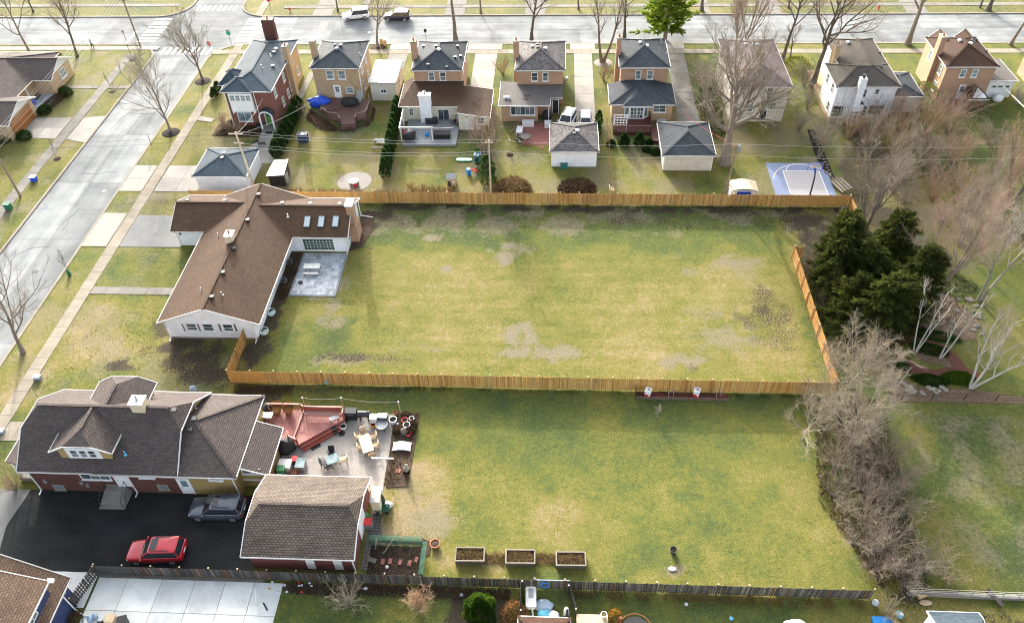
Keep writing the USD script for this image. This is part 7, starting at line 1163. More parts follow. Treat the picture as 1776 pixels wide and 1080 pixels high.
t.part('handle', Geo().tube([(.6, 0, .3), (1.0, 0, .5), (1.2, 0, .9)], .025), 'metal_black'); lump('watering_can', 'green and red watering things against the garage door', 'garden tools', W(634, 898), (.3, .35, .4), 'plastic_green_bright', 60, .3); cabinet('metal_bin', 'metal bin below the watering things beside the garage', 'bin', W(637, 912), (.6, .9, .8), 'metal_light', 'plastic_red', rz=PI/2)
# netted garden
single('vegetable_bed', Geo().prism([(-15.0, 30.1), (-10.3, 30.1), (-10.5, 33.2), (-15.0, 33.15)], -.05, .06), 'soil_dark', kind='structure')
ng = Thing('garden_netting', 'green garden netting round the dark vegetable bed beside the garage', 'netting', (-15, 33, 0))
mat('net_mesh', {'g': ('geometry', {}), 'd': ('diffuse_bsdf', {'color': (.05, .105, .07)}), 't': ('transparent_bsdf', {}), 'n': ('noise_texture', {'scale': 3., 'detail': 3.}), 'mr': ('map_range', {'from_min': .35, 'from_max': .65, 'to_min': .15, 'to_max': .55}), 'm': ('mix_closure', {})}, [('g.position', 'n.vector'), ('n.fac', 'mr.value'), ('mr.result', 'm.fac'), ('t.BSDF', 'm.closure1'), ('d.BSDF', 'm.closure2')], surface='m.closure')
ng.part('net', Geo().box((-12.9, 33.2, .5), (4.5, .02, .95)).box((-12.9, 33.45, .85), (4.5, .5, .02)), 'net_mesh'); ng.part('net', Geo().box((-10.55, 31.7, .5), (.02, 2.9, .95)).box((-10.35, 31.7, .95), (.4, 2.9, .02)), 'net_mesh')
for p in ((-15.1, 33.2), (-12.9, 33.2), (-10.6, 33.2), (-10.5, 30.3)): ng.part('post', Geo().cyl((*p, 0), (*p, 1.05), .04, n=6), 'plastic_green')
for a, b in (((-14.6, 32.8, .05), (-14.4, 33.1, 1.5)), ((-13.9, 32.4, .05), (-13.0, 33.1, 1.3))): ng.part('stake', Geo().bar(a, b, .04), 'wood_pale')
for i, (px, py, w, h) in enumerate(((664, 974, .3, .5), (677, 973, .3, .5), (694, 975, .3, .5), (710.5, 976.5, .3, .5), (722.5, 970.5, .28, .45), (645, 971, .8, .4))): single('stepping_stone', Geo().box((*W2(px, py), .075), (w, h, .06), rz=-.06*i), 'patio_red' if i < 5 else 'stone', ('first pink stepping stone from the garage in the vegetable bed', 'second pink stepping stone in the vegetable bed', 'third pink stepping stone in the vegetable bed', 'fourth pink stepping stone in the vegetable bed', 'pink stepping stone nearest the green net', 'flat grey stone at the garage end of the vegetable bed')[i], 'paver')
lump('bag', 'small white bag in the vegetable bed', 'bag', W(671.5, 984), (.15, .15, .14), 'fabric_white', 61); pot('terracotta ring in the lawn beside the netted bed', W(755, 945), .42, .35, 'terracotta', 'soil'); single('soil_rim', Geo().prism([W2(660, 932), W2(735, 934), W2(748, 940), W2(745, 962), W2(735, 965), W2(738, 943), W2(662, 938)], -.05, .05), 'soil', kind='structure')
# raised planters
for i, (x0, x1, y0, y1) in enumerate(((789.6, 840.3, 947, 977), (877, 928, 950, 981), (964.5, 1016.2, 952.5, 985))):
    a, b = W2(x0, y1), W2(x1, y1+.5); t = Thing('raised_planter', ('grey wooden raised planter above the grey fence, left of three', 'grey wooden raised planter above the grey fence, middle of three', 'grey wooden raised planter above the grey fence, right of three')[i], 'planter', (*((a+b)/2), 0), math.atan2(b[1]-a[1], b[0]-a[0]), local=True); L = np.linalg.norm(b-a); Dp = 1.22; hh = .48
    for z in (.12, .36):
        t.part('side_board', Geo().box((0, .03, z), (L-.02, .05, .225)), 'wood_grey_pale'); t.part('side_board', Geo().box((0, Dp, z), (L-.02, .05, .225)), 'wood_grey_pale')
        for s in (-1, 1): t.part('end_board', Geo().box((s*(L/2-.03), Dp/2, z), (.05, Dp-.06, .225)), 'wood_grey_pale')
    for y, w in ((.03, L+.04), (Dp, L+.04)): t.part('cap_board', Geo().box((0, y, hh+.02), (w, .11, .04)), 'wood_bench')
    for s in (-1, 1): t.part('cap_board', Geo().box((s*(L/2-.03), Dp/2, hh+.021), (.11, Dp-.12, .04)), 'wood_bench')
    t.part('soil', Geo().box((0, Dp/2, .36), (L-.12, Dp-.1, .04)), 'soil_dark')
    r_ = np.random.default_rng(70+i); n = 620; c = np.c_[r_.uniform(-L/2+.15, L/2-.15, n), r_.uniform(.12, Dp-.15, n), np.full(n, .39)]; t.part('dead_stems', leaves(c, np.c_[r_.normal(0, 1, (n, 2)), np.full(n, .35)], r_.uniform(.2, .5, n), .014, r_), 'dry_stem', kind='stuff')
pot('dark stone pot standing alone in the lower lawn', W(1167, 957), .28, .5, 'metal_dark'); lump('paper_scrap', 'white scrap lying on the lower lawn below the lone pot', 'paper', W(1165.5, 986.5), (.32, .2, .06), 'fabric_white', 62, .3)
# mulch strip by the cedar fence
single('mulch_strip', Geo().prism([(8.5, 49.8), (17.4, 49.75), (17.5, 50.7), (8.45, 50.72)], -.05, .05), 'mulch_red', kind='structure')
lf = Thing('border_fence', 'low dark wire border fence along the red mulch strip', 'fence', (8.5, 49.7, 0)); g = Geo()
for z in (.12, .38): lf.part('rail', Geo().bar((8.45, 49.72, z), (17.4, 49.68, z), .025), 'wood_bench')
for k in range(60): lf.part('picket', Geo().box((8.5+k*.15, 49.72-.0005*k, .23), (.045, .02, .46)), 'wood_bench')
lf.part('end_panel', Geo().box((8.42, 50.25, .5), (.05, 1.0, 1.0)), 'metal_black')
for i, px in enumerate((1123, 1207)):
    t = Thing('hive_box', ('white box with a red front on the mulch strip, the left one', 'white box with a red front on the mulch strip, the right one')[i], 'box', W(px, 686), -.35, local=True); t.part('base', Geo().box((0, 0, .1), (.6, .6, .2)), 'plastic_red'); t.part('body', Geo().box((0, .03, .52), (.55, .55, .62)), 'paint_white'); t.part('front', Geo().box((-.1, -.26, .3), (.35, .06, .3)), 'plastic_red'); t.part('lid', Geo().box((0, .03, .87), (.64, .64, .07)), 'plastic_white'); t.part('hatch', Geo().box((.05, .05, .915), (.28, .22, .02)), 'metal_light')
for i, px in enumerate((1163, 1245)):
    t = Thing('plant_stand', ('small dark wire stand between the two white boxes', 'small dark wire stand right of the white boxes')[i], 'stand', W(px, 687), .3, local=True)
    for sx in (-1, 1):
        t.part('leg', Geo().bar((sx*.28, -.2, 0), (sx*.22, .1, .6), .04), 'metal_light'); t.part('bar', Geo().bar((sx*.25, .25, 0), (sx*.22, .1, .6), .04), 'metal_dark')
    t.part('top_bar', Geo().bar((-.25, .1, .6), (.25, .1, .6), .04), 'metal_light')
for i, (px, py, m) in enumerate(((680.5, 657, 'mint'), (567.5, 666, 'sky_plastic'), (1188, 666, 'wood_pale'))): single('fence_ornament', Geo().box((*W2(px, py+6)*[1, 1], .75), (.22, .05, .4)), m, ('lime ornament on the near cedar fence', 'pale blue ornament at the foot of the near cedar fence', 'small tan ornament on the near cedar fence above the mulch strip')[i], 'ornament')

# ---- bottom edge yards
cart('dark green wheeled bin on the concrete lot', W(219, 1083), .3, 'cart_green', 'plastic_black'); cabinet('beige_box', 'beige box beside the dark green wheeled bin', 'box', W(198, 1080), (.65, .6, .95), 'fabric_tan', 'fabric_tan', handle=False); lump('black_bag', 'black bag left of the dark green wheeled bin', 'bag', W(181, 1088), (.4, .35, .6), 'cover_black', 63)
for i, (px, py) in enumerate(((158, 1076), (166.5, 1071))):
    t = Thing('water_jug', ('left of two blue water jugs beside the navy house', 'right of two blue water jugs beside the navy house')[i], 'jug', W(px, py), local=True); t.part('bottle', Geo().lathe((0, 0, 0), [(0, 0), (.2, 0), (.21, .4), (.07, .52), (.06, .6), (0, .6)], 12), 'tarp_pale'); t.part('cap', Geo().cyl((0, 0, .6), (0, 0, .65), .06, n=8), 'plastic_blue')
bush('rusty dead shrub at the corner of the navy house', (133, 1073), .55, .7, 460, 'dry_brown', 300)
single('plank', Geo().bar((*W2(457, 1045), .05), (*W2(464, 1058), .05), .12, .05), 'wood_grey_dark', 'dark plank lying on the concrete lot near its right end', 'plank')
rg = random.Random(9)
for i in range(11):
    px, py = rg.uniform(450, 545), rg.uniform(1006, 1028); lump('litter', 'small pale scrap of litter between the concrete lot and the fence', 'litter', W(px, py), (.12, .1, .06), rg.choice(('fabric_white', 'fabric_white', 'cardboard', 'plastic_red')), 80+i, .3, group='litter below the grey fence')
for i, (px, py) in enumerate(((634, 1020), (800, 1031), (1190, 1047), (1268, 1072))): lump('paper_scrap', ('white scrap right of the radiating shrub', 'white scrap left of the lime arborvitae', 'white scrap in the dark grass strip', 'bright blue scrap in the dark grass strip')[i], 'paper', W(px, py), (.17, .15, .06), 'fabric_white' if i < 3 else 'sky_plastic', 95+i, .3)
t = Thing('white_tub', 'long white bath tub standing beside the dark fence at the bottom edge', 'tub', W(921, 1040), PI/2+.03, local=True); t.part('basin', Geo().prism(rring(-.8, .8, .38, .1), 0, .55), 'paint_white_worn'); t.part('rim', Geo().prism(rring(-.85, .85, .42, .12), .55, .62), 'plastic_white'); t.part('hollow', Geo().box((.28, 0, .62), (.8, .4, .012)), 'metal_light')
t = Thing('garden_hose', 'coil of blue garden hose on the grey fence', 'hose', (*W2(945, 1018), 0), local=True); a = np.linspace(0, 6*2*PI, 120); t.part('hose', Geo().tube(np.stack([.35*np.cos(a)*(1+.02*a/6), -.05-.004*a, .7+.35*np.sin(a)], 1), .03, 5), 'plastic_blue'); t.part('bracket', Geo().bar((-.9, .05, 1.15), (2.0, .05, 1.2), .05), 'tarp_pale')
lump('tarpaulin', 'crumpled pale blue tarpaulin on the ground at the bottom edge', 'tarpaulin', W(944, 1052), (.75, .55, .2), 'tarp_pale', 64, .45); lump('tarpaulin', 'bright blue crumpled sheet beside the small brown shed roof', 'tarpaulin', W(944, 1066), (.55, .4, .3), 'sky_plastic', 65, .4); lump('white_bag', 'white bag beside the bright blue sheet', 'bag', W(961, 1069), (.4, .35, .4), 'fabric_white', 66); single('white_pipe', Geo().bar((*W2(922, 1052), .1), (*W2(925, 1070), .1), .12), 'plastic_white', 'white pipes lying below the long tub', 'pipe')
t = Thing('propane_stand', 'small white stand against the dark fence below the open gate', 'stand', W(982, 1062), local=True); t.part('body', Geo().lathe((0, 0, 0), [(0, 0), (.18, 0), (.18, .7), (.1, .85), (0, .87)], 10), 'plastic_white'); t.part('foot', Geo().box((0, 0, .02), (.5, .5, .04)), 'metal_light')
cabinet('hot_tub', 'large hot tub with taupe cover at the bottom edge', 'hot tub', (3.5, 25.9, 0), (2.35, 2.9, .95), 'wood_grey_dark', 'fabric_tan', handle=False, over=.04, lh=.14); pot('white flower pot on the corner of the hot tub cover', (*W2(1047, 1068, .95), .95), .24, .4, 'paint_white_worn', 'dry_stem')
t = Thing('trampoline', 'round dark trampoline cut off by the bottom edge', 'trampoline', W(1101, 1100), local=True); a = np.linspace(0, 2*PI, 40); t.part('rim', Geo().tube(np.stack([1.3*np.cos(a), 1.3*np.sin(a), np.full(40, .8)], 1), .05, 6), 'rust'); t.part('mat', Geo().lathe((0, 0, .78), [(0, 0), (1.1, 0)], 30), 'cover_black')
for k in range(6): t.part('leg', Geo().bar((1.3*math.cos(k*1.05), 1.3*math.sin(k*1.05), .8), (1.3*math.cos(k*1.05), 1.3*math.sin(k*1.05), 0), .05), 'metal_dark')
t = Thing('garden_figure', 'small brown garden figure right of the golden shrub', 'statue', W(1075, 1080), local=True); t.part('body', Geo().lathe((0, 0, 0), [(0, 0), (.18, 0), (.2, .4), (.12, .7), (0, .75)], 10), 'terracotta'); t.part('head', Geo().ell((0, 0, .88), (.13, .13, .15), 8), 'terracotta')
# lower right corner
t = Thing('wire_fence', 'low wire fence with a concrete footing at the lower right', 'fence', (*W2(1575, 1030), 0)); a, b = W2(1573, 1030), W2(1790, 1039); d = (b-a)
t.part('footing', Geo().bar((*a, .18), (*b, .18), .3, .36), 'concrete_dull')
for k in range(9): p = a+d*k/8; t.part('post', Geo().cyl((*p, 0), (*p, 1.1), .03, n=6), 'metal_light')
for z in (.5, .75, 1.05): t.part('wire', Geo().bar((*a, z), (*b, z), .02), 'wire_pale')
for i, (px, py, rz, tl) in enumerate(((1560, 1000, -1.2, .5), (1567, 1022, -1.2, .4))):
    t = Thing('scrap_fence_panel', ('tall grey wooden fence panel leaning in the end of the thicket', 'short grey wooden panel beside the wire fence')[i], 'panel', W(px, py+14), rz, local=True)
    for k in range(6): t.part('board', Geo().box((-.75+k*.3, 0, .75), (.28, .03, 1.5 if i == 0 else .8), tilt=np.array([[1, 0, 0], [0, .85, -.53], [0, .53, .85]])), 'wood_grey')
cabinet('cardboard_box', 'open cardboard box beside the wire fence at the lower right', 'box', W(1596, 1033), (.6, .45, .35), 'cardboard', 'cardboard', handle=False, rz=.4); lump('tan_cushion', 'tan cushion below the cardboard box', 'cushion', W(1605, 1045), (.5, .25, .1), 'fabric_tan', 67, .2); table_box('dark wooden trestle in the dry grass at the lower right', W(1722, 1040), -1.1, 1.5, .35, .5, 'wood_grey_dark', 'wood_grey_dark', 'trestle', slats=2, cat='trestle')
lump('grey_ball', 'pale mauve ball below the end of the grey board fence', 'ball', W(1516.5, 1047), (.28, .28, .28), 'paver_pale', 68, .03, 1.); t = Thing('beach_ball', 'blue and white beach ball near the small shed', 'ball', W(1557.5, 1068), local=True); t.part('ball', Geo().ell((0, 0, .3), (.3, .3, .3), 12), 'sky_plastic', smooth=True); t.part('white_panel', Geo().ell((.02, -.03, .34), (.28, .2, .28), 10), 'plastic_white', smooth=True)
cabinet('wading_pool', 'blue plastic pool cut off by the bottom edge', 'pool', W(1530, 1084), (1.4, 1.0, .4), 'plastic_blue', 'plastic_blue', handle=False); lump('white_cover', 'white covered heap at the bottom edge below the grey fence', 'cover', W(1378, 1090), (1.0, .6, .6), 'fabric_white', 69, .15)

# ---- right hand garden
pth = Struct('garden_path')
l1 = np.array([W2(*p) for p in ((1568, 586), (1600, 594), (1632, 604), (1655, 622), (1668, 641))]); l2 = np.array([W2(*p) for p in ((1562, 620), (1585, 640), (1620, 650), (1650, 646), (1668, 642), (1690, 652))])
for l in (l1, l2):
    pg = LineString(l).buffer(.62, quad_segs=4).simplify(.05); pth.part('path_strip', Geo().prism(np.array(pg.exterior.coords)[:-1], -.05, .03 if l is l1 else .034), 'path_red')
single('planting_bed', Geo().prism([W2(*p) for p in ((1548, 650), (1600, 672), (1690, 675), (1776, 690), (1776, 700), (1540, 696))], -.05, .02), 'leaf_litter', kind='structure'); single('planting_bed', Geo().prism([W2(*p) for p in ((1570, 604), (1600, 625), (1655, 640), (1650, 628), (1618, 606))], -.05, .024), 'leaf_litter', kind='structure'); single('planting_bed', Geo().prism([W2(*p) for p in ((1600, 500), (1640, 505), (1700, 560), (1690, 590), (1640, 590), (1590, 570))], -.05, .016), 'leaf_litter', kind='structure')
rg = random.Random(21)
for i in range(26): px, py = rg.uniform(1636, 1700), rg.uniform(505, 580); px += (py-540)*.25; lump('flagstone', 'flat grey stone in the rocky bed above the red path', 'stone', W(px, py), (rg.uniform(.18, .42), rg.uniform(.15, .3), .07), 'stone', 100+i, .35, group='stones of the rocky bed', rz=rg.random()*3)
for i in range(12): px = (1570, 1580, 1575, 1565, 1618, 1628, 1610, 1622, 1585, 1640, 1600, 1633)[i]; py = (668, 672, 678, 664, 675, 678, 672, 681, 680, 676, 682, 671)[i]; lump('flagstone', 'pale stone along the wire fence below the red path', 'stone', W(px, py), (rg.uniform(.22, .4), rg.uniform(.2, .3), .1), 'stone_pale', 140+i, .35, group='stones along the lower bed', rz=rg.random()*3)
t = Thing('post_fence', 'low fence of black posts and thin wire below the red path', 'fence', (*W2(1560, 692), 0)); ps = [W2(*p) for p in ((1540, 692), (1563, 692), (1615, 693), (1671, 694), (1726, 695), (1785, 697))]
for p in ps: t.part('post', Geo().cyl((*p, 0), (*p, 1.0), .045, n=6), 'metal_black')
for z in (.5, .95):
    for a, b in zip(ps[:-1], ps[1:]): t.part('wire', Geo().bar((*a, z), (*b, z), .02), 'metal_black')
lump('bird_bath', 'small pale lantern at the corner of the far cedar fence', 'lantern', (36.0, 80.6, 0), (.25, .25, .5), 'stone_pale', 77, .1)

# ---- back yards behind the cedar fence
d2 = Thing('brown_deck', 'brown octagonal wooden deck with railings behind the tan brick house', 'deck', (-31, 103, 0)); zd = .5
d2.part('platform', Geo().prism([(-34.4, 102.5), (-33.4, 101.4), (-31.6, 100.8), (-30.9, 99.3), (-28.9, 99.6), (-28.9, 100.8), (-27.6, 101.3), (-27.6, 104.7), (-28.1, 106.65), (-31.6, 106.65), (-31.6, 105.2), (-33.0, 103.9)], .1, zd), 'deck_brown'); d2.part('upper_tier', Geo().prism([(-35.0, 103.2), (-33.3, 103.0), (-31.7, 104.7), (-31.4, 106.65), (-34.2, 106.65), (-35.2, 105.2)], zd+.001, zd+.2), 'deck_brown'); d2.part('tier_edge', Geo().bar((-33.3, 103.0, zd+.17), (-31.7, 104.7, zd+.17), .12, .06), 'rail_brown_pale')
for k in range(2): d2.part('step', Geo().prism([(-31.0-.1*k, 99.3-.35*(k+1)), (-28.8, 99.55-.35*(k+1)), (-28.8, 99.6-.35*k), (-30.95-.1*k, 99.32-.35*k)], 0, zd-.17*(k+1)), 'rail_brown')
railing(d2, [(-34.4, 102.5), (-33.4, 101.4), (-31.6, 100.8), (-31.0, 99.4)], zd, .9, 'rail_brown', 'rail_brown_pale'); railing(d2, [(-28.9, 99.7), (-28.9, 100.9), (-27.6, 101.4), (-27.6, 104.7), (-28.1, 106.3)], zd, .9, 'rail_brown', 'rail_brown_pale')
lump('tarpaulin_heap', 'bright blue tarpaulin heap at the left end of the brown deck', 'tarpaulin', W(556, 184), (1.7, .9, .9), 'tarp_blue', 70, .35); lump('covered_tub', 'black covered hot tub against the tan brick house', 'hot tub', (*W2(607, 182, .5), .5), (1.3, .9, .75), 'cover_black', 71, .12); single('screen_board', Geo().box((-29.3, 105.6, 1.5), (.9, .06, 2.1), tilt=np.array([[.95, 0, .3], [0, 1, 0], [-.3, 0, .95]])), 'paint_grey', 'grey panel leaning beside the black covered tub', 'panel')
single('planting_bed', Geo().prism([W2(*p) for p in ((540, 190), (560, 205), (585, 222), (580, 228), (552, 224), (530, 205))], -.05, .04), 'soil', kind='structure'); single('planting_bed', Geo().prism([W2(*p) for p in ((625, 218), (642, 205), (646, 185), (652, 190), (648, 208), (636, 220))], -.05, .04), 'soil', kind='structure')
t = Thing('playhouse', 'dark blue play cabin with white panel on the lawn below the brown deck', 'playhouse', W(527, 245), local=True); t.part('body', Geo().box((0, 0, .6), (1.3, .9, 1.2)), 'siding_navy'); t.part('roof', Geo().box((0, 0, 1.23), (1.45, 1.05, .06)), 'siding_navy'); t.part('panel', Geo().box((.1, -.1, 1.27), (.5, .45, .02)), 'plastic_white'); t.part('frame', Geo().bar((.9, 0, 0), (.9, .2, 1.2), .08), 'paint_white_worn')
for i, (px, py, m) in enumerate(((658, 243, 'paver_grey'), (664, 247, 'deck_grey'), (655, 256, 'stone'))): table_box(('grey plank bench against the dark hedge, the farthest', 'grey plank bench against the dark hedge, the middle one', 'grey plank bench against the dark hedge, the nearest')[i], W(px, py+4), 0, 1.5, .5, .45, m, 'wood_grey_dark', 'plank_bench', slats=3, cat='bench')
single('gravel_circle', Geo().lathe((*W2(615, 315), -.03), [(2.3, 0), (2.2, .05), (0, .055)], 28), 'gravel', kind='structure'); t = Thing('fire_drum', 'pale drum fire pit on the gravel circle', 'fire pit', W(615, 322), local=True); t.part('drum', Geo().lathe((0, 0, 0), [(.62, 0), (.66, .75), (.7, .78), (.6, .8), (.56, .2), (0, .2)], 20), 'stone_pale'); t.part('cover', Geo().lathe((0, 0, .79), [(.66, 0), (0, .05)], 20), 'plastic_white'); t.part('red_panel', Geo().box((.3, -.62, .45), (.5, .06, .5)), 'plastic_red')
d3 = Thing('grey_deck', 'grey wooden deck with a white pergola frame behind the addition brick house', 'deck', (-17.4, 97.5, 0)); d3.part('platform', Geo().bx(-21.3, -13.75, 94.5, 101.05, 0, .3), 'deck_grey')
for k in range(20): d3.part('deck_board', Geo().bx(-21.3+k*.376, -21.3+k*.376+.36, 94.5, 101.05, .301, .325), 'deck_grey')
for x, y in ((-21.5, 95.4), (-17.1, 95.4), (-21.6, 98.5)): d3.part('pergola_post', Geo().box((x, y, 1.2), (.14, .14, 2.4)), 'paint_white_worn')
d3.part('pergola_beam', Geo().bar((-21.7, 95.4, 2.45), (-16.9, 95.4, 2.45), .12, .22), 'paint_white_worn'); d3.part('pergola_beam', Geo().bar((-21.6, 95.2, 2.46), (-21.8, 101, 2.46), .12, .22), 'paint_white_worn'); d3.part('pergola_beam', Geo().bar((-17.1, 95.2, 2.46), (-14, 95.4, 2.46), .08, .1), 'paint_grey')
for k in range(6): d3.part('lattice_bar', Geo().bar((-21.62, 95.6+k*.9, 1.0), (-21.7, 95.6+k*.9, 2.3), .05), 'paint_white_worn')
lump('covered_grill', 'black covered grill under the pergola frame', 'grill', (*W2(711, 240, .3), .33), (.9, 1.2, .75), 'cover_black', 72, .2); cabinet('covered_table', 'black covered table on the grey deck', 'table', (*W2(767, 238, .3), .33), (2.3, 1.1, .75), 'cover_black', 'cover_black', handle=False); cabinet('dark_sofa', 'dark wicker sofa against the white chimney wall', 'sofa', (*W2(749, 214, .3), .33), (1.7, .7, .75), 'metal_black', 'metal_black', handle=False)
t = Thing('log_rack', 'round firewood rack beside the sliding door', 'log rack', (-14.2, 99.5, .33), local=True); a = np.linspace(0, 2*PI, 28); t.part('ring', Geo().tube(np.stack([.75*np.cos(a), 0*a, .8+.75*np.sin(a)], 1), .05, 6), 'metal_black')
for k in range(14): rr_ = .2*(k % 4); aa = k*1.7; t.part('log', Geo().cyl((rr_*math.cos(aa)*.9, -.25, .8+rr_*math.sin(aa)*.9), (rr_*math.cos(aa)*.9, .25, .8+rr_*math.sin(aa)*.9), .12, n=7), 'bark_dark')
lump('toy_vehicle', 'blue toy on the grey deck', 'toy', (*W2(741, 236, .3), .33), (.35, .25, .35), 'plastic_blue', 73, .2); lump('toy_figure', 'small red and white figure at the pergola corner', 'toy', (*W2(702, 238, .3), .33), (.2, .2, .7), 'plastic_red', 74, .2)
single('mint_slide', Geo().prism(rring(-1.1, 1.1, .32, .3)+W2(805, 278), .1, .16), 'mint', 'oval mint green toy lying on the lawn', 'toy'); 
t = Thing('toy_chair', 'blue plastic toy house on the lawn beside the ivy', 'toy', W(828, 280), local=True); t.part('body', Geo().box((0, 0, .5), (.8, .7, 1.0)), 'sky_plastic'); t.part('roof', Geo().box((0, 0, 1.05), (.9, .8, .1)), 'plastic_blue'); t.part('opening', Geo().box((0, -.36, .5), (.4, .03, .6)), 'metal_dark')
t = Thing('toy_slide', 'red and blue toy slide on the lawn beside the ivy', 'toy', W(815, 302), .5, local=True); t.part('chute', Geo().bar((.1, 0, .75), (1.3, 0, .1), .45, .08), 'plastic_red'); t.part('tower', Geo().box((-.15, 0, .45), (.45, .5, .9)), 'plastic_blue'); lump('ball', 'white and red ball beside the toys', 'ball', W(827, 294), (.3, .3, .3), 'stone_pale', 75, .03, 1.)
t = Thing('wendy_house', 'little tan playhouse with grey roof behind the cedar fence', 'playhouse', W(784, 320), local=True); t.part('wall', Geo().box((0, 0, .6), (1.1, 1.0, 1.2)), 'fabric_tan'); t.part('roof', Geo().prism([(-.65, -.6), (.65, -.6), (.65, .6), (-.65, .6)], 1.2, 1.25).add(*Geo().poly([(-.65, -.6, 1.25), (.65, -.6, 1.25), (.65, 0, 1.8), (-.65, 0, 1.8)]).poly([(.65, .6, 1.25), (-.65, .6, 1.25), (-.65, 0, 1.8), (.65, 0, 1.8)]).poly([(-.65, .6, 1.25), (-.65, -.6, 1.25), (-.65, 0, 1.8)]).poly([(.65, -.6, 1.25), (.65, .6, 1.25), (.65, 0, 1.8)]).get()), 'paint_grey'); t.part('window', Geo().box((.3, -.51, .75), (.3, .03, .3)), 'paint_white'); t.part('door', Geo().box((-.25, -.51, .45), (.35, .03, .8)), 'metal_dark')
single('red_patio', Geo().bx(-4.6, -.75, 94.9, 100.7, -.1, .03), 'patio_red', kind='structure')
for i, (px, py, d, rz) in enumerate(((916, 218, (1.7, .8, .75), 0), (901, 232, (.8, 1.7, .75), -.1), (950, 220, (.9, .9, .8), 0))): cabinet('covered_furniture', ('white covered sofa at the back of the red patio', 'white covered sofa along the left of the red patio', 'white covered armchair by the canopy post')[i], 'covered furniture', W(px, py), d, 'fabric_white', 'fabric_white', rz, handle=False, over=.02)
table_round('dark round table at the left of the red patio', W(911.5, 244), .75, .74, 'metal_dark')
for i, (px, py, rz) in enumerate(((901, 241, 0), (900, 250, .8))): chair(('dark chair behind the round table on the red patio', 'dark chair in front of the round table on the red patio')[i], W(px, py), rz, 'metal_black', w=.65)
t = Thing('bird_feeder', 'bird feeder pole on the lawn left of the red patio', 'pole', W(884, 268), local=True); t.part('pole', Geo().cyl((0, 0, 0), (0, 0, 2.2), .03, n=6), 'wood_pale'); t.part('feeder', Geo().box((0, 0, 2.2), (.25, .25, .25)), 'stone_pale'); t.part('base', Geo().ell((0, 0, .05), (.5, .4, .12), 7, .3, 3), 'soil')
cabinet('green_box', 'dark green box against the wall of the mottled roof garage', 'box', W(978, 291.5), (.9, .55, .65), 'teal_green', 'teal_green', handle=False); single('paving_square', Geo().box((*W2(940, 256), .03), (.6, .6, .06)), 'patio_red', 'pink paving square below the red patio', 'paver')
lump('shrub_cover', 'dark round covered grill beside the canopy post', 'grill', W(948, 206), (.7, .6, .8), 'cover_black', 76, .15)
d5 = Thing('maroon_deck', 'maroon wooden deck with white lattice screen behind the bay house', 'deck', (11, 99, 0)); d5.part('platform', Geo().bx(8.3, 13.6, 97.5, 101.45, .1, .6), 'deck_maroon'); d5.part('lower_platform', Geo().bx(13.62, 15.0, 95.4, 99.2, .05, .4), 'deck_maroon'); railing(d5, [(8.3, 101.3), (8.3, 97.5), (13.55, 97.5)], .6, .95, 'rail_maroon'); railing(d5, [(13.6, 101.3), (13.6, 99.2)], .6, .95, 'rail_maroon'); railing(d5, [(13.62, 95.4), (15.0, 95.4)], .3, .3, 'rail_maroon', 'rail_brown_pale')
for k in range(5): d5.part('lattice_slat', Geo().bar((8.4+k*.42, 97.62, 1.5), (8.4+k*.42, 97.62, 3.2), .06, .03), 'paint_white')
for k in range(5): d5.part('lattice_slat', Geo().bar((8.3, 97.6, 1.55+k*.4), (10.15, 97.6, 1.55+k*.4), .04, .06), 'paint_white')
for x in (8.35, 10.1): d5.part('lattice_post', Geo().box((x, 97.62, 1.9), (.1, .1, 2.7)), 'paint_white')
table_round('grey round table beside the maroon deck steps', (15.3, 100.2, 0), .7, .75, 'paint_grey'); chair('pale wooden chair beside the cedar fence behind the mottled roof garage', W(1061, 333), .1, 'wood_pale', metal='wood_pale')
ch = Thing('wire_boundary_fence', 'dark wire boundary fence between the two garage back yards', 'fence', (7.6, 82, 0)); 
for k in range(8): ch.part('post', Geo().cyl((7.55, 82+k*2.6, 0), (7.55, 82+k*2.6, 1.2), .04, n=6), 'rust')
for z in (.4, .8, 1.15): ch.part('wire', Geo().bar((7.55, 82, z), (7.55, 100.2, z), .025), 'rust')
# sports court
ct = Struct('sports_court'); ct.part('surface', Geo().bx(28.4, 36.0, 83.2, 90.8, -.05, .03), 'court_blue'); ct.part('key_area', Geo().bx(30.3, 35.0, 83.25, 88.95, .02, .036), 'court_grey')
def cl(pts, w=.06): ct.part('court_line', Geo().add(*[x for x in strip(pts, w)]), 'road_paint')
def strip(pts, w):
    p = np.asarray(pts, float); n_ = np.gradient(p, axis=0); n_ = nrmz(np.c_[-n_[:, 1], n_[:, 0]]); a, b = p+n_*w/2, p-n_*w/2; k = len(p); z = np.full(k, .042)
    return np.vstack([np.c_[a, z], np.c_[b, z]]), np.array([[i+k, i+k+1, i+1, i] for i in range(k-1)])
cl([(30.3, 83.3), (30.3, 86), (30.3, 88.95)]); cl([(35, 83.3), (35, 86), (35, 88.95)]); cl([(30.3, 88.95), (32.5, 88.95), (35, 88.95)]); a = np.linspace(0, PI, 24); cl(np.c_[32.65+1.85*np.cos(a), 88.95+1.7*np.sin(a)]); cl(np.c_[32.65+3.9*np.cos(a), 86.6+3.9*np.sin(a)][1:-1])
hp = Thing('basketball_hoop', 'basketball hoop with a leaning black post at the near side of the blue court', 'basketball hoop', (32.7, 83.75, 0), local=True); hp.part('post', Geo().tube([(0, 0, 0), (.05, .1, 1.0), (.15, .5, 2.2), (.2, .9, 3.0)], [.12, .11, .1, .08], 8), 'metal_black'); fr = Geo()
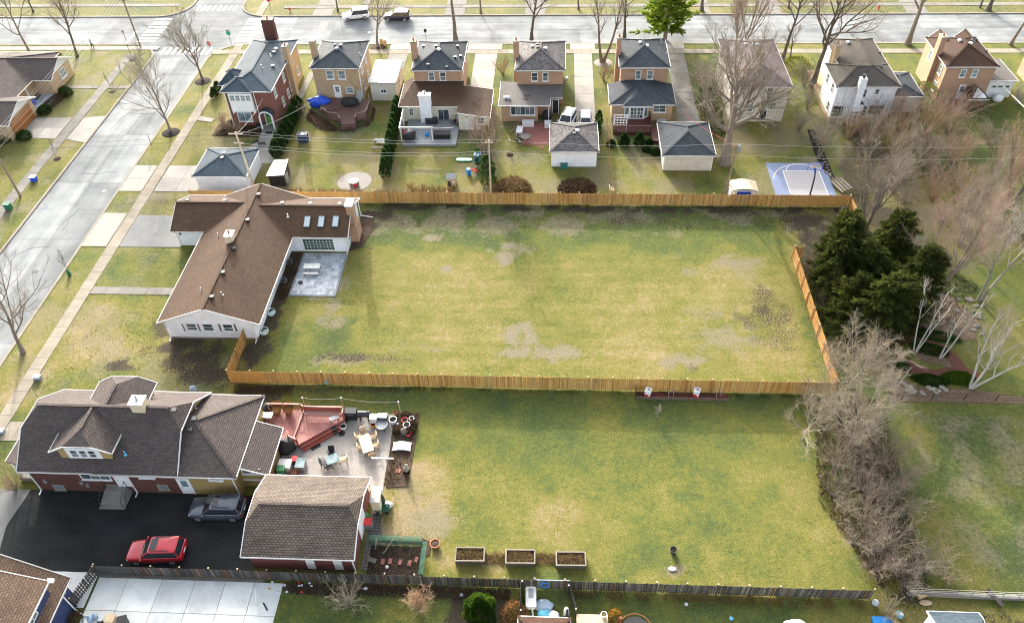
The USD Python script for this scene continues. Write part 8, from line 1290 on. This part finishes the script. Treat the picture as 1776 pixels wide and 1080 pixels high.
for a, b in (((-.75, 1.2, 2.9), (1.05, 1.2, 2.9)), ((-.75, 1.2, 3.95), (1.05, 1.2, 3.95)), ((-.75, 1.2, 2.9), (-.75, 1.2, 3.95)), ((1.05, 1.2, 2.9), (1.05, 1.2, 3.95)), ((-.1, 1.2, 3.1), (.4, 1.2, 3.1)), ((-.1, 1.2, 3.5), (.4, 1.2, 3.5)), ((-.1, 1.2, 3.1), (-.1, 1.2, 3.5)), ((.4, 1.2, 3.1), (.4, 1.2, 3.5))): fr.bar(a, b, .06)
bb = hp.part('backboard_frame', fr, 'tarp_blue'); hp.part('backboard', Geo().box((.15, 1.2, 3.42), (1.74, .03, .99)), 'glass_clear', bb); a = np.linspace(0, 2*PI, 20); hp.part('rim', Geo().tube(np.stack([.15+.23*np.cos(a), 1.5+.23*np.sin(a), np.full(20, 3.05)], 1), .025, 5), 'plastic_orange'); hp.part('net', Geo().lathe((.15, 1.5, 2.65), [(.12, 0), (.15, .2), (.22, .4)], 10), 'net_mesh'); hp.part('arm', Geo().bar((.2, .85, 3.0), (.15, 1.2, 3.2), .1), 'metal_black'); hp.part('arm', Geo().bar((.16, .6, 2.4), (.15, 1.2, 3.0), .08), 'tarp_blue')
hb = Thing('bleacher_bench', 'grey three row plank bench right of the blue court', 'bench', (36.9, 85.3, 0), .35, local=True)
for k in range(4): hb.part('plank', Geo().box((-.6+k*.42, 0, .35+.08*k), (.3, 2.5, .06)), 'wood_bench')
for y in (-.9, .9): hb.part('support', Geo().bar((-.7, y, .15), (.75, y, .5), .1), 'metal_dark')
single('planting_bed', Geo().prism([W2(*p) for p in ((1400, 225), (1412, 225), (1440, 290), (1448, 310), (1430, 300), (1412, 265))], -.05, .04), 'soil_dark', kind='structure')
for i in range(16): px = 1408+i*2.2+(i % 3); py = 232+i*5; lump('edging_stone', 'pale stone in the row edging the dark bed behind the court', 'stone', W(px, py), (.2, .15, .11), 'stone', 170+i, .3, group='edging stones by the court')
# front of the corner house and others
single('paved_yard', Geo().prism([(-42.4, 98.3), (-38.6, 98.3), (-38.0, 96), (-39.0, 90.1), (-41.6, 90.1), (-43.5, 93.0), (-42.4, 96)], -.1, .03), 'concrete_pale', kind='structure'); single('planting_bed', Geo().prism([(-49.5, 97.0), (-42.6, 96.6), (-42.6, 99.5), (-48.0, 101.5), (-49.5, 100)], -.05, .04), 'soil', kind='structure'); single('side_path', Geo().prism([(-39.9, 101), (-38.9, 101), (-38.6, 116), (-39.6, 116)], -.1, .03), 'concrete_dull', kind='structure'); single('garden_path', Geo().prism([(-53.1, 101.2), (-50.8, 100.7), (-50.6, 101.6), (-53.1, 102.4)], -.1, .03), 'concrete_pale', kind='structure')
pot('grey barrel against the red brick wall under the bay', (-43.0, 98.7, 0), .4, .9, 'metal_dark'); single('doormat', Geo().box((-41.4, 97.8, .045), (1.0, .6, .02)), 'cover_black', 'black doormat at the arched entrance', 'doormat'); table_box('dark low table on the paved yard above the blue roofed garage', W(455, 253), .3, 1.0, .6, .45, 'metal_dark'); single('floor_mat', Geo().box((*W2(444, 246), .05), (.9, .5, .03), rz=.7), 'cover_black', 'black mat lying on the paved yard', 'mat'); cabinet('utility_meter', 'grey utility box against the red brick wall', 'utility box', (-42.75, 99.2, 0), (.3, .3, 1.0), 'metal_light', 'metal_light', handle=False)
# ---- street furniture
def upole(label, at, h, lean=(0, 0), arms=((.9, 1.2),), m='pole_wood', trans=False, r=.16):
    t = Thing('utility_pole', label, 'utility pole', (*at, 0), local=True); tp = np.array([lean[0], lean[1], h]); t.part('pole', Geo().cyl((0, 0, 0), tp, r, r*.7, 10), m)
    for f, w in arms:
        c = tp*f; t.part('crossarm', Geo().box(c+[0, -.14, 0], (w*2, .1, .12)), m)
        for s in (-1, -.5, .5, 1): t.part('insulator', Geo().lathe(c+[s*w*.92, -.14, .06], [(.04, 0), (.06, .06), (.04, .14), (0, .15)], 8), 'stone_pale')
    if trans: c = tp*.95; t.part('transformer', Geo().lathe(c+[.38, 0, -.6], [(0, 0), (.25, 0), (.26, .8), (.2, .9), (0, .92)], 14), 'metal_light')
    return np.array([*at, 0])+tp
A_ = upole('tall pale utility pole rising behind the white ranch house', (-39.6, 84.2), 8.6, (-.25, 0), ((.98, .9), (.82, .6)), 'pole_pale'); C_ = upole('dark utility pole with a transformer beside the huge grey tree', (22.1, 83.7), 7.4, (.1, 0), ((.98, .5),), 'pole_wood', True, .14); L_ = upole('utility pole across the side street at the left edge', (-70.6, 82.0), 8.2, (0, 0), ((.97, 1.0),), 'pole_wood'); T_ = upole('tall utility pole at the corner of the crossing', (-71.1, 125.0), 9.5, (0, 0), ((.97, 1.0), (.85, .7)), 'pole_wood')
B_ = np.array([-8.0, 83.6, 0]); B_ = upole('grey utility pole rising through the ivy behind the cedar fence', (-8.1, 83.2), 8.2, (.1, 0), ((.97, .5),), 'pole_pale', r=.13)
def wires(label, a, b, offs, s, m='wire_pale', r=.016):
    g = Geo()
    for o in offs: g.tube(sag(np.asarray(a)+o, np.asarray(b)+o, s+abs(o[2])*.1, 20), r, 4)
    single('overhead_wires', g, m, label, 'wires', kind='')
wires('pale overhead wires from the tall pole to the grey pole in the ivy', A_, B_, [(0, 0, .1), (0, .5, -.6), (0, -.3, -1.4), (0, 0, -2.0)], .6); wires('overhead wires from the grey pole in the ivy to the transformer pole', B_, C_, [(0, 0, .1), (0, .2, -1.6)], .5, 'wire_pale', .013); wires('overhead wires from the transformer pole out to the right edge', C_, (70, 84.5, 7.5), [(0, 0, .1), (0, .2, -1.6)], .7, 'wire_pale', .013); wires('overhead wires from the tall pole across the side street', A_, L_, [(0, 0, 0), (0, .3, -.8)], .5, 'wire_dark', .014)
wires('bundle of pale overhead wires along the far side of the side street', T_, L_, [(-.8, 0, .15), (-.3, 0, .15), (.4, 0, .15), (.9, 0, .15), (0, 0, -1.2)], .7, 'wire_pale', .012); wires('overhead wires running from the left edge pole down the side street', L_, (-70.4, 40, 8.2), [(-.8, 0, .15), (.4, 0, .15), (0, 0, -1.2)], .7, 'wire_pale', .012); wires('overhead wires from the corner pole over the cross street', T_, (-69, 175, 9.5), [(-.8, 0, .15), (.4, 0, .15), (.9, 0, .15)], .7, 'wire_pale', .012); wires('service wire from the tall pole to the arched entrance', A_, (-41.5, 99.4, 5.0), [(0, 0, -.3)], .4, 'wire_pale', .015); wires('service wire from the tall pole to the brown deck house', A_, (-34.5, 103.5, 3.2), [(0, 0, -.4)], .6, 'wire_pale', .015); wires('red service wire from the transformer pole over the beige garage', C_, (16.8, 93, 6.5), [(0, 0, -.2)], .3, 'sign_red', .018); wires('service wire over the lawn below the white side garage', (63.2, 108, 3.5), (62.5, 84, 6.5), [(0, 0, 0), (.15, 0, 0)], .3, 'wire_pale', .02); wires('two red service wires to the red patio', B_, (-4.8, 98, 3.0), [(0, 0, -1.), (.4, -.6, -1.2)], .3, 'terracotta', .013)
def signpost(label, px, h, shape, col, cat='sign', name='street_sign', word=None):
    b = W(*px); t = Thing(name, label, cat, b, local=True); t.part('post', Geo().box((0, 0, h/2), (.06, .05, h)), 'metal_dark')
    a = np.arange(8)*PI/4+PI/8
    if shape == 'oct': v = np.stack([.40*np.cos(a), 0*a, .40*np.sin(a)], 1); g = Geo().poly(v+[0, -.05, h-.3]); g.poly((v+[0, -.03, h-.3])[::-1])
    elif shape == 'disc': a = np.arange(20)*PI/10; v = np.stack([.38*np.cos(a), 0*a, .38*np.sin(a)], 1); g = Geo().poly(v+[0, -.05, h-.3]); g.poly((v+[0, -.03, h-.3])[::-1])
    else: g = Geo().box((0, -.05, h-.3), (.45, .02, .6))
    pl = t.part('plate', g, col)
    if word: v, f, _ = meshkit.arrays(meshkit.text_mesh(word, .24, .004, True)); v = v[:, [0, 2, 1]]*[1, -1, 1]; v[:, 0] -= v[:, 0].mean(); t.part('lettering', (v+[0, -.056, h-.42], f), 'plastic_white', pl)
    return t
signpost('red stop sign at the near corner of the crossing', (368.6, 97.5), 2.5, 'oct', 'sign_red', word='STOP'); g_ = signpost('green round sign with a street name plate at the crossing', (401.5, 77), 2.3, 'disc', 'sign_green'); g_.part('name_plate', Geo().box((0, 0, 2.5), (.7, .02, .16), rz=.4), 'metal_dark')
signpost('small grey sign on a post across the crossing', (220, 73.5), 2.3, 'plate', 'metal_light'); signpost('red stop sign at the far corner of the crossing', (470, 19), 2.3, 'oct', 'sign_red'); signpost('slim sign post on the cross street verge', (739.5, 72), 2.2, 'plate', 'metal_dark'); signpost('white topped marker post beside the side street', (263.5, 253), 2.2, 'plate', 'paint_white')
for i, px in enumerate(((503, 21), (1523, 17))):
    t = Thing('fire_hydrant', ('red fire hydrant across the road from the corner brick house', 'red fire hydrant across the road above the white sided house')[i], 'fire hydrant', W(*px), local=True); t.part('barrel', Geo().lathe((0, 0, 0), [(.2, 0), (.2, .05), (.13, .07), (.13, .55), (.18, .57), (.15, .7), (.06, .8), (0, .82)], 12), 'hydrant_red')
    for s in (-1, 1): t.part('nozzle', Geo().cyl((0, 0, .45), (s*.24, 0, .45), .07, n=8), 'hydrant_red')
for i, px in enumerate(((662, 77), (668, 79))): cabinet('yard_waste_bag', ('left of two brown yard waste bags beside the street tree', 'right of two brown yard waste bags beside the street tree')[i], 'bag', W(*px), (.5, .45, 1.0), 'cardboard', 'cardboard', handle=False, over=0)
cabinet('utility_cabinet', 'green utility box on the far verge at the left edge', 'utility box', W(16, 362), (.75, .65, .85), 'plastic_green', 'plastic_green', handle=False); cabinet('parcel_box', 'white topped blue box on the far verge of the side street', 'box', W(60, 313), (.75, .6, .7), 'tarp_blue', 'plastic_white', handle=False)
cabinet('pale_blue_box', 'pale blue box on the grass beside the sidewalk above the gabled house', 'box', W(66, 656), (.7, .45, .4), 'tarp_pale', 'metal_light', handle=False); cabinet('pale_blue_box', 'pale blue box beside the sidewalk at the left edge', 'box', W(3, 749), (.7, .45, .4), 'tarp_pale', 'metal_light', handle=False); lump('pale_lamp', 'pale blue garden lamp behind the gabled house', 'lamp', W(336.5, 678), (.35, .3, .5), 'tarp_pale', 78, .2)
lump('air_conditioner_cover', 'white air conditioner unit in front of the white side garage', 'air conditioner', (64.8, 107.2, 0), (.75, .55, .65), 'plastic_white', 79, .05)
# a pedestrian
import manifold3d as m3d, trimesh
pb = W(161.5, 84.5, .03); ph = Thing('person', 'person in a grey top and black trousers walking behind the tan ranch house', 'person', pb, .2, local=True)
def ball(p, r): return m3d.Manifold.sphere(r, 14).translate(tuple(map(float, p)))
def limb(*js):
    out = []
    for (p, r), (q, s) in zip(js[:-1], js[1:]): out.append(m3d.Manifold.batch_hull([ball(p, r), ball(q, s)]))
    return out
def fuse(parts, ln=.03):
    b = m3d.Manifold.batch_boolean(parts, m3d.OpType.Add).refine_to_length(ln).to_mesh(); tm = trimesh.Trimesh(b.vert_properties[:, :3], b.tri_verts); trimesh.smoothing.filter_taubin(tm, iterations=6); return np.array(tm.vertices), np.array(tm.faces)
body = limb(((0, 0, .95), .14), ((0, 0, 1.2), .15), ((0, 0, 1.40), .14), ((0, 0, 1.50), .06), ((.01, 0, 1.56), .055))+limb(((0, .1, .92), .09), ((.16, .1, .5), .065), ((.1, .1, .08), .045), ((.24, .1, .04), .035))+limb(((0, -.1, .92), .09), ((-.08, -.1, .5), .065), ((-.28, -.1, .12), .045), ((-.16, -.1, .04), .035))
body += limb(((0, .19, 1.42), .06), ((-.1, .25, 1.16), .045), ((.02, .25, .93), .034), ((.05, .25, .85), .04))+limb(((0, -.19, 1.42), .06), ((.1, -.25, 1.16), .045), ((.25, -.23, .98), .034), ((.31, -.22, .92), .04))+[m3d.Manifold.batch_hull([ball((.01, 0, 1.63), .085), ball((.03, 0, 1.70), .095)])]+limb(((.1, 0, 1.65), .025), ((.125, 0, 1.63), .018))
ph.part('body', fuse(body), 'skin', smooth=60)
ph.part('top', fuse(limb(((0, 0, .98), .16), ((0, 0, 1.2), .17), ((0, 0, 1.42), .155))+limb(((0, .19, 1.42), .075), ((-.1, .25, 1.16), .06), ((.01, .25, .96), .048))+limb(((0, -.19, 1.42), .075), ((.1, -.25, 1.16), .06), ((.23, -.23, .99), .048))), 'cloth_grey', smooth=60)
ph.part('trousers', fuse(limb(((0, 0, .98), .15), ((0, 0, .9), .155))+limb(((0, .1, .92), .105), ((.16, .1, .5), .08), ((.1, .1, .1), .06))+limb(((0, -.1, .92), .105), ((-.08, -.1, .5), .08), ((-.28, -.1, .14), .06))), 'cloth_dark', smooth=60); ph.part('hair', Geo().ell((0, 0, 1.73), (.1, .1, .09), 8), 'hair_dark', smooth=60)
for s in (.1, -.1): ph.part('shoe', Geo().ell(((.18 if s > 0 else -.2), s, .045), (.14, .055, .045), 7), 'plastic_black', smooth=60)
lump('dark_log', 'dark log lying on the grass behind the tan ranch house', 'log', W(98, 94), (1.0, .25, .25), 'bark_dark', 81, .3)

blades('leaf_litter', 'dead stems and leaves in the mulch bed beside the paved patio', 'leaves', [(-14.9, 39.2), (-12.9, 39.3), (-12.8, 47.3), (-14.9, 47.3)], 1600, .3, 470, 'dry_brown', 1.3, wd=.03)
blades('leaf_litter', 'dead stems in the beds round the brown deck', 'leaves', [W2(538, 190), W2(560, 205), W2(585, 222), W2(640, 218), W2(652, 190), W2(645, 210), W2(610, 230), W2(560, 228), W2(530, 208)], 1600, .4, 471, 'dry_brown', 1.0, wd=.04)
blades('leaf_litter', 'dead stems in the dark vegetable bed', 'leaves', [(-14.9, 30.2), (-10.6, 30.2), (-10.7, 33.1), (-14.9, 33.1)], 900, .3, 472, 'dry_stem', 1.5, wd=.02)
blades('leaf_litter', 'dry plants in the bed under the white bay', 'leaves', [(-49.3, 97.2), (-42.8, 96.8), (-42.8, 99.3), (-48, 101.2)], 1200, .45, 473, 'dry_brown', .8, wd=.04)
blades('leaf_litter', 'dead leaves in the strip below the grey board fence', 'leaves', [(-21.4, 28.7), (-3, 28.7), (-3, 29.7), (-21.4, 29.7)], 2500, .22, 474, 'dry_brown', 1.4, wd=.04)
blades('leaf_litter', 'dry plants in the bed between the ranch wall and the stone patio', 'leaves', [(-31.3, 62.5), (-30.0, 62.8), (-30.0, 71), (-31.3, 71)], 900, .35, 475, 'dry_brown', 1.0, wd=.03)

blades('lawn_debris', 'scattered clods and dead leaves on the bare strip below the far cedar fence', 'debris', [(-22, 76.5), (36, 76.5), (36, 81), (-22, 81)], 2600, .16, 480, 'dry_brown', 4., wd=.06, clump=.42)
blades('lawn_debris', 'scattered leaves and twigs over the big fenced lawn', 'debris', [(-28, 51.5), (27, 51.5), (27, 76), (-28, 76)], 1500, .13, 481, 'dry_stem', 4., wd=.04)
blades('lawn_debris', 'scattered leaves and twigs over the lower lawn', 'debris', [(-12, 30.5), (26, 30.5), (26, 49), (-12, 49)], 1300, .12, 482, 'dry_stem', 4., wd=.04)
blades('lawn_debris', 'scattered leaves and twigs over the front lawns beside the side street', 'debris', [(-53, 46), (-42, 46), (-42, 64), (-53, 64)], 700, .14, 483, 'dry_brown', 4., wd=.05)
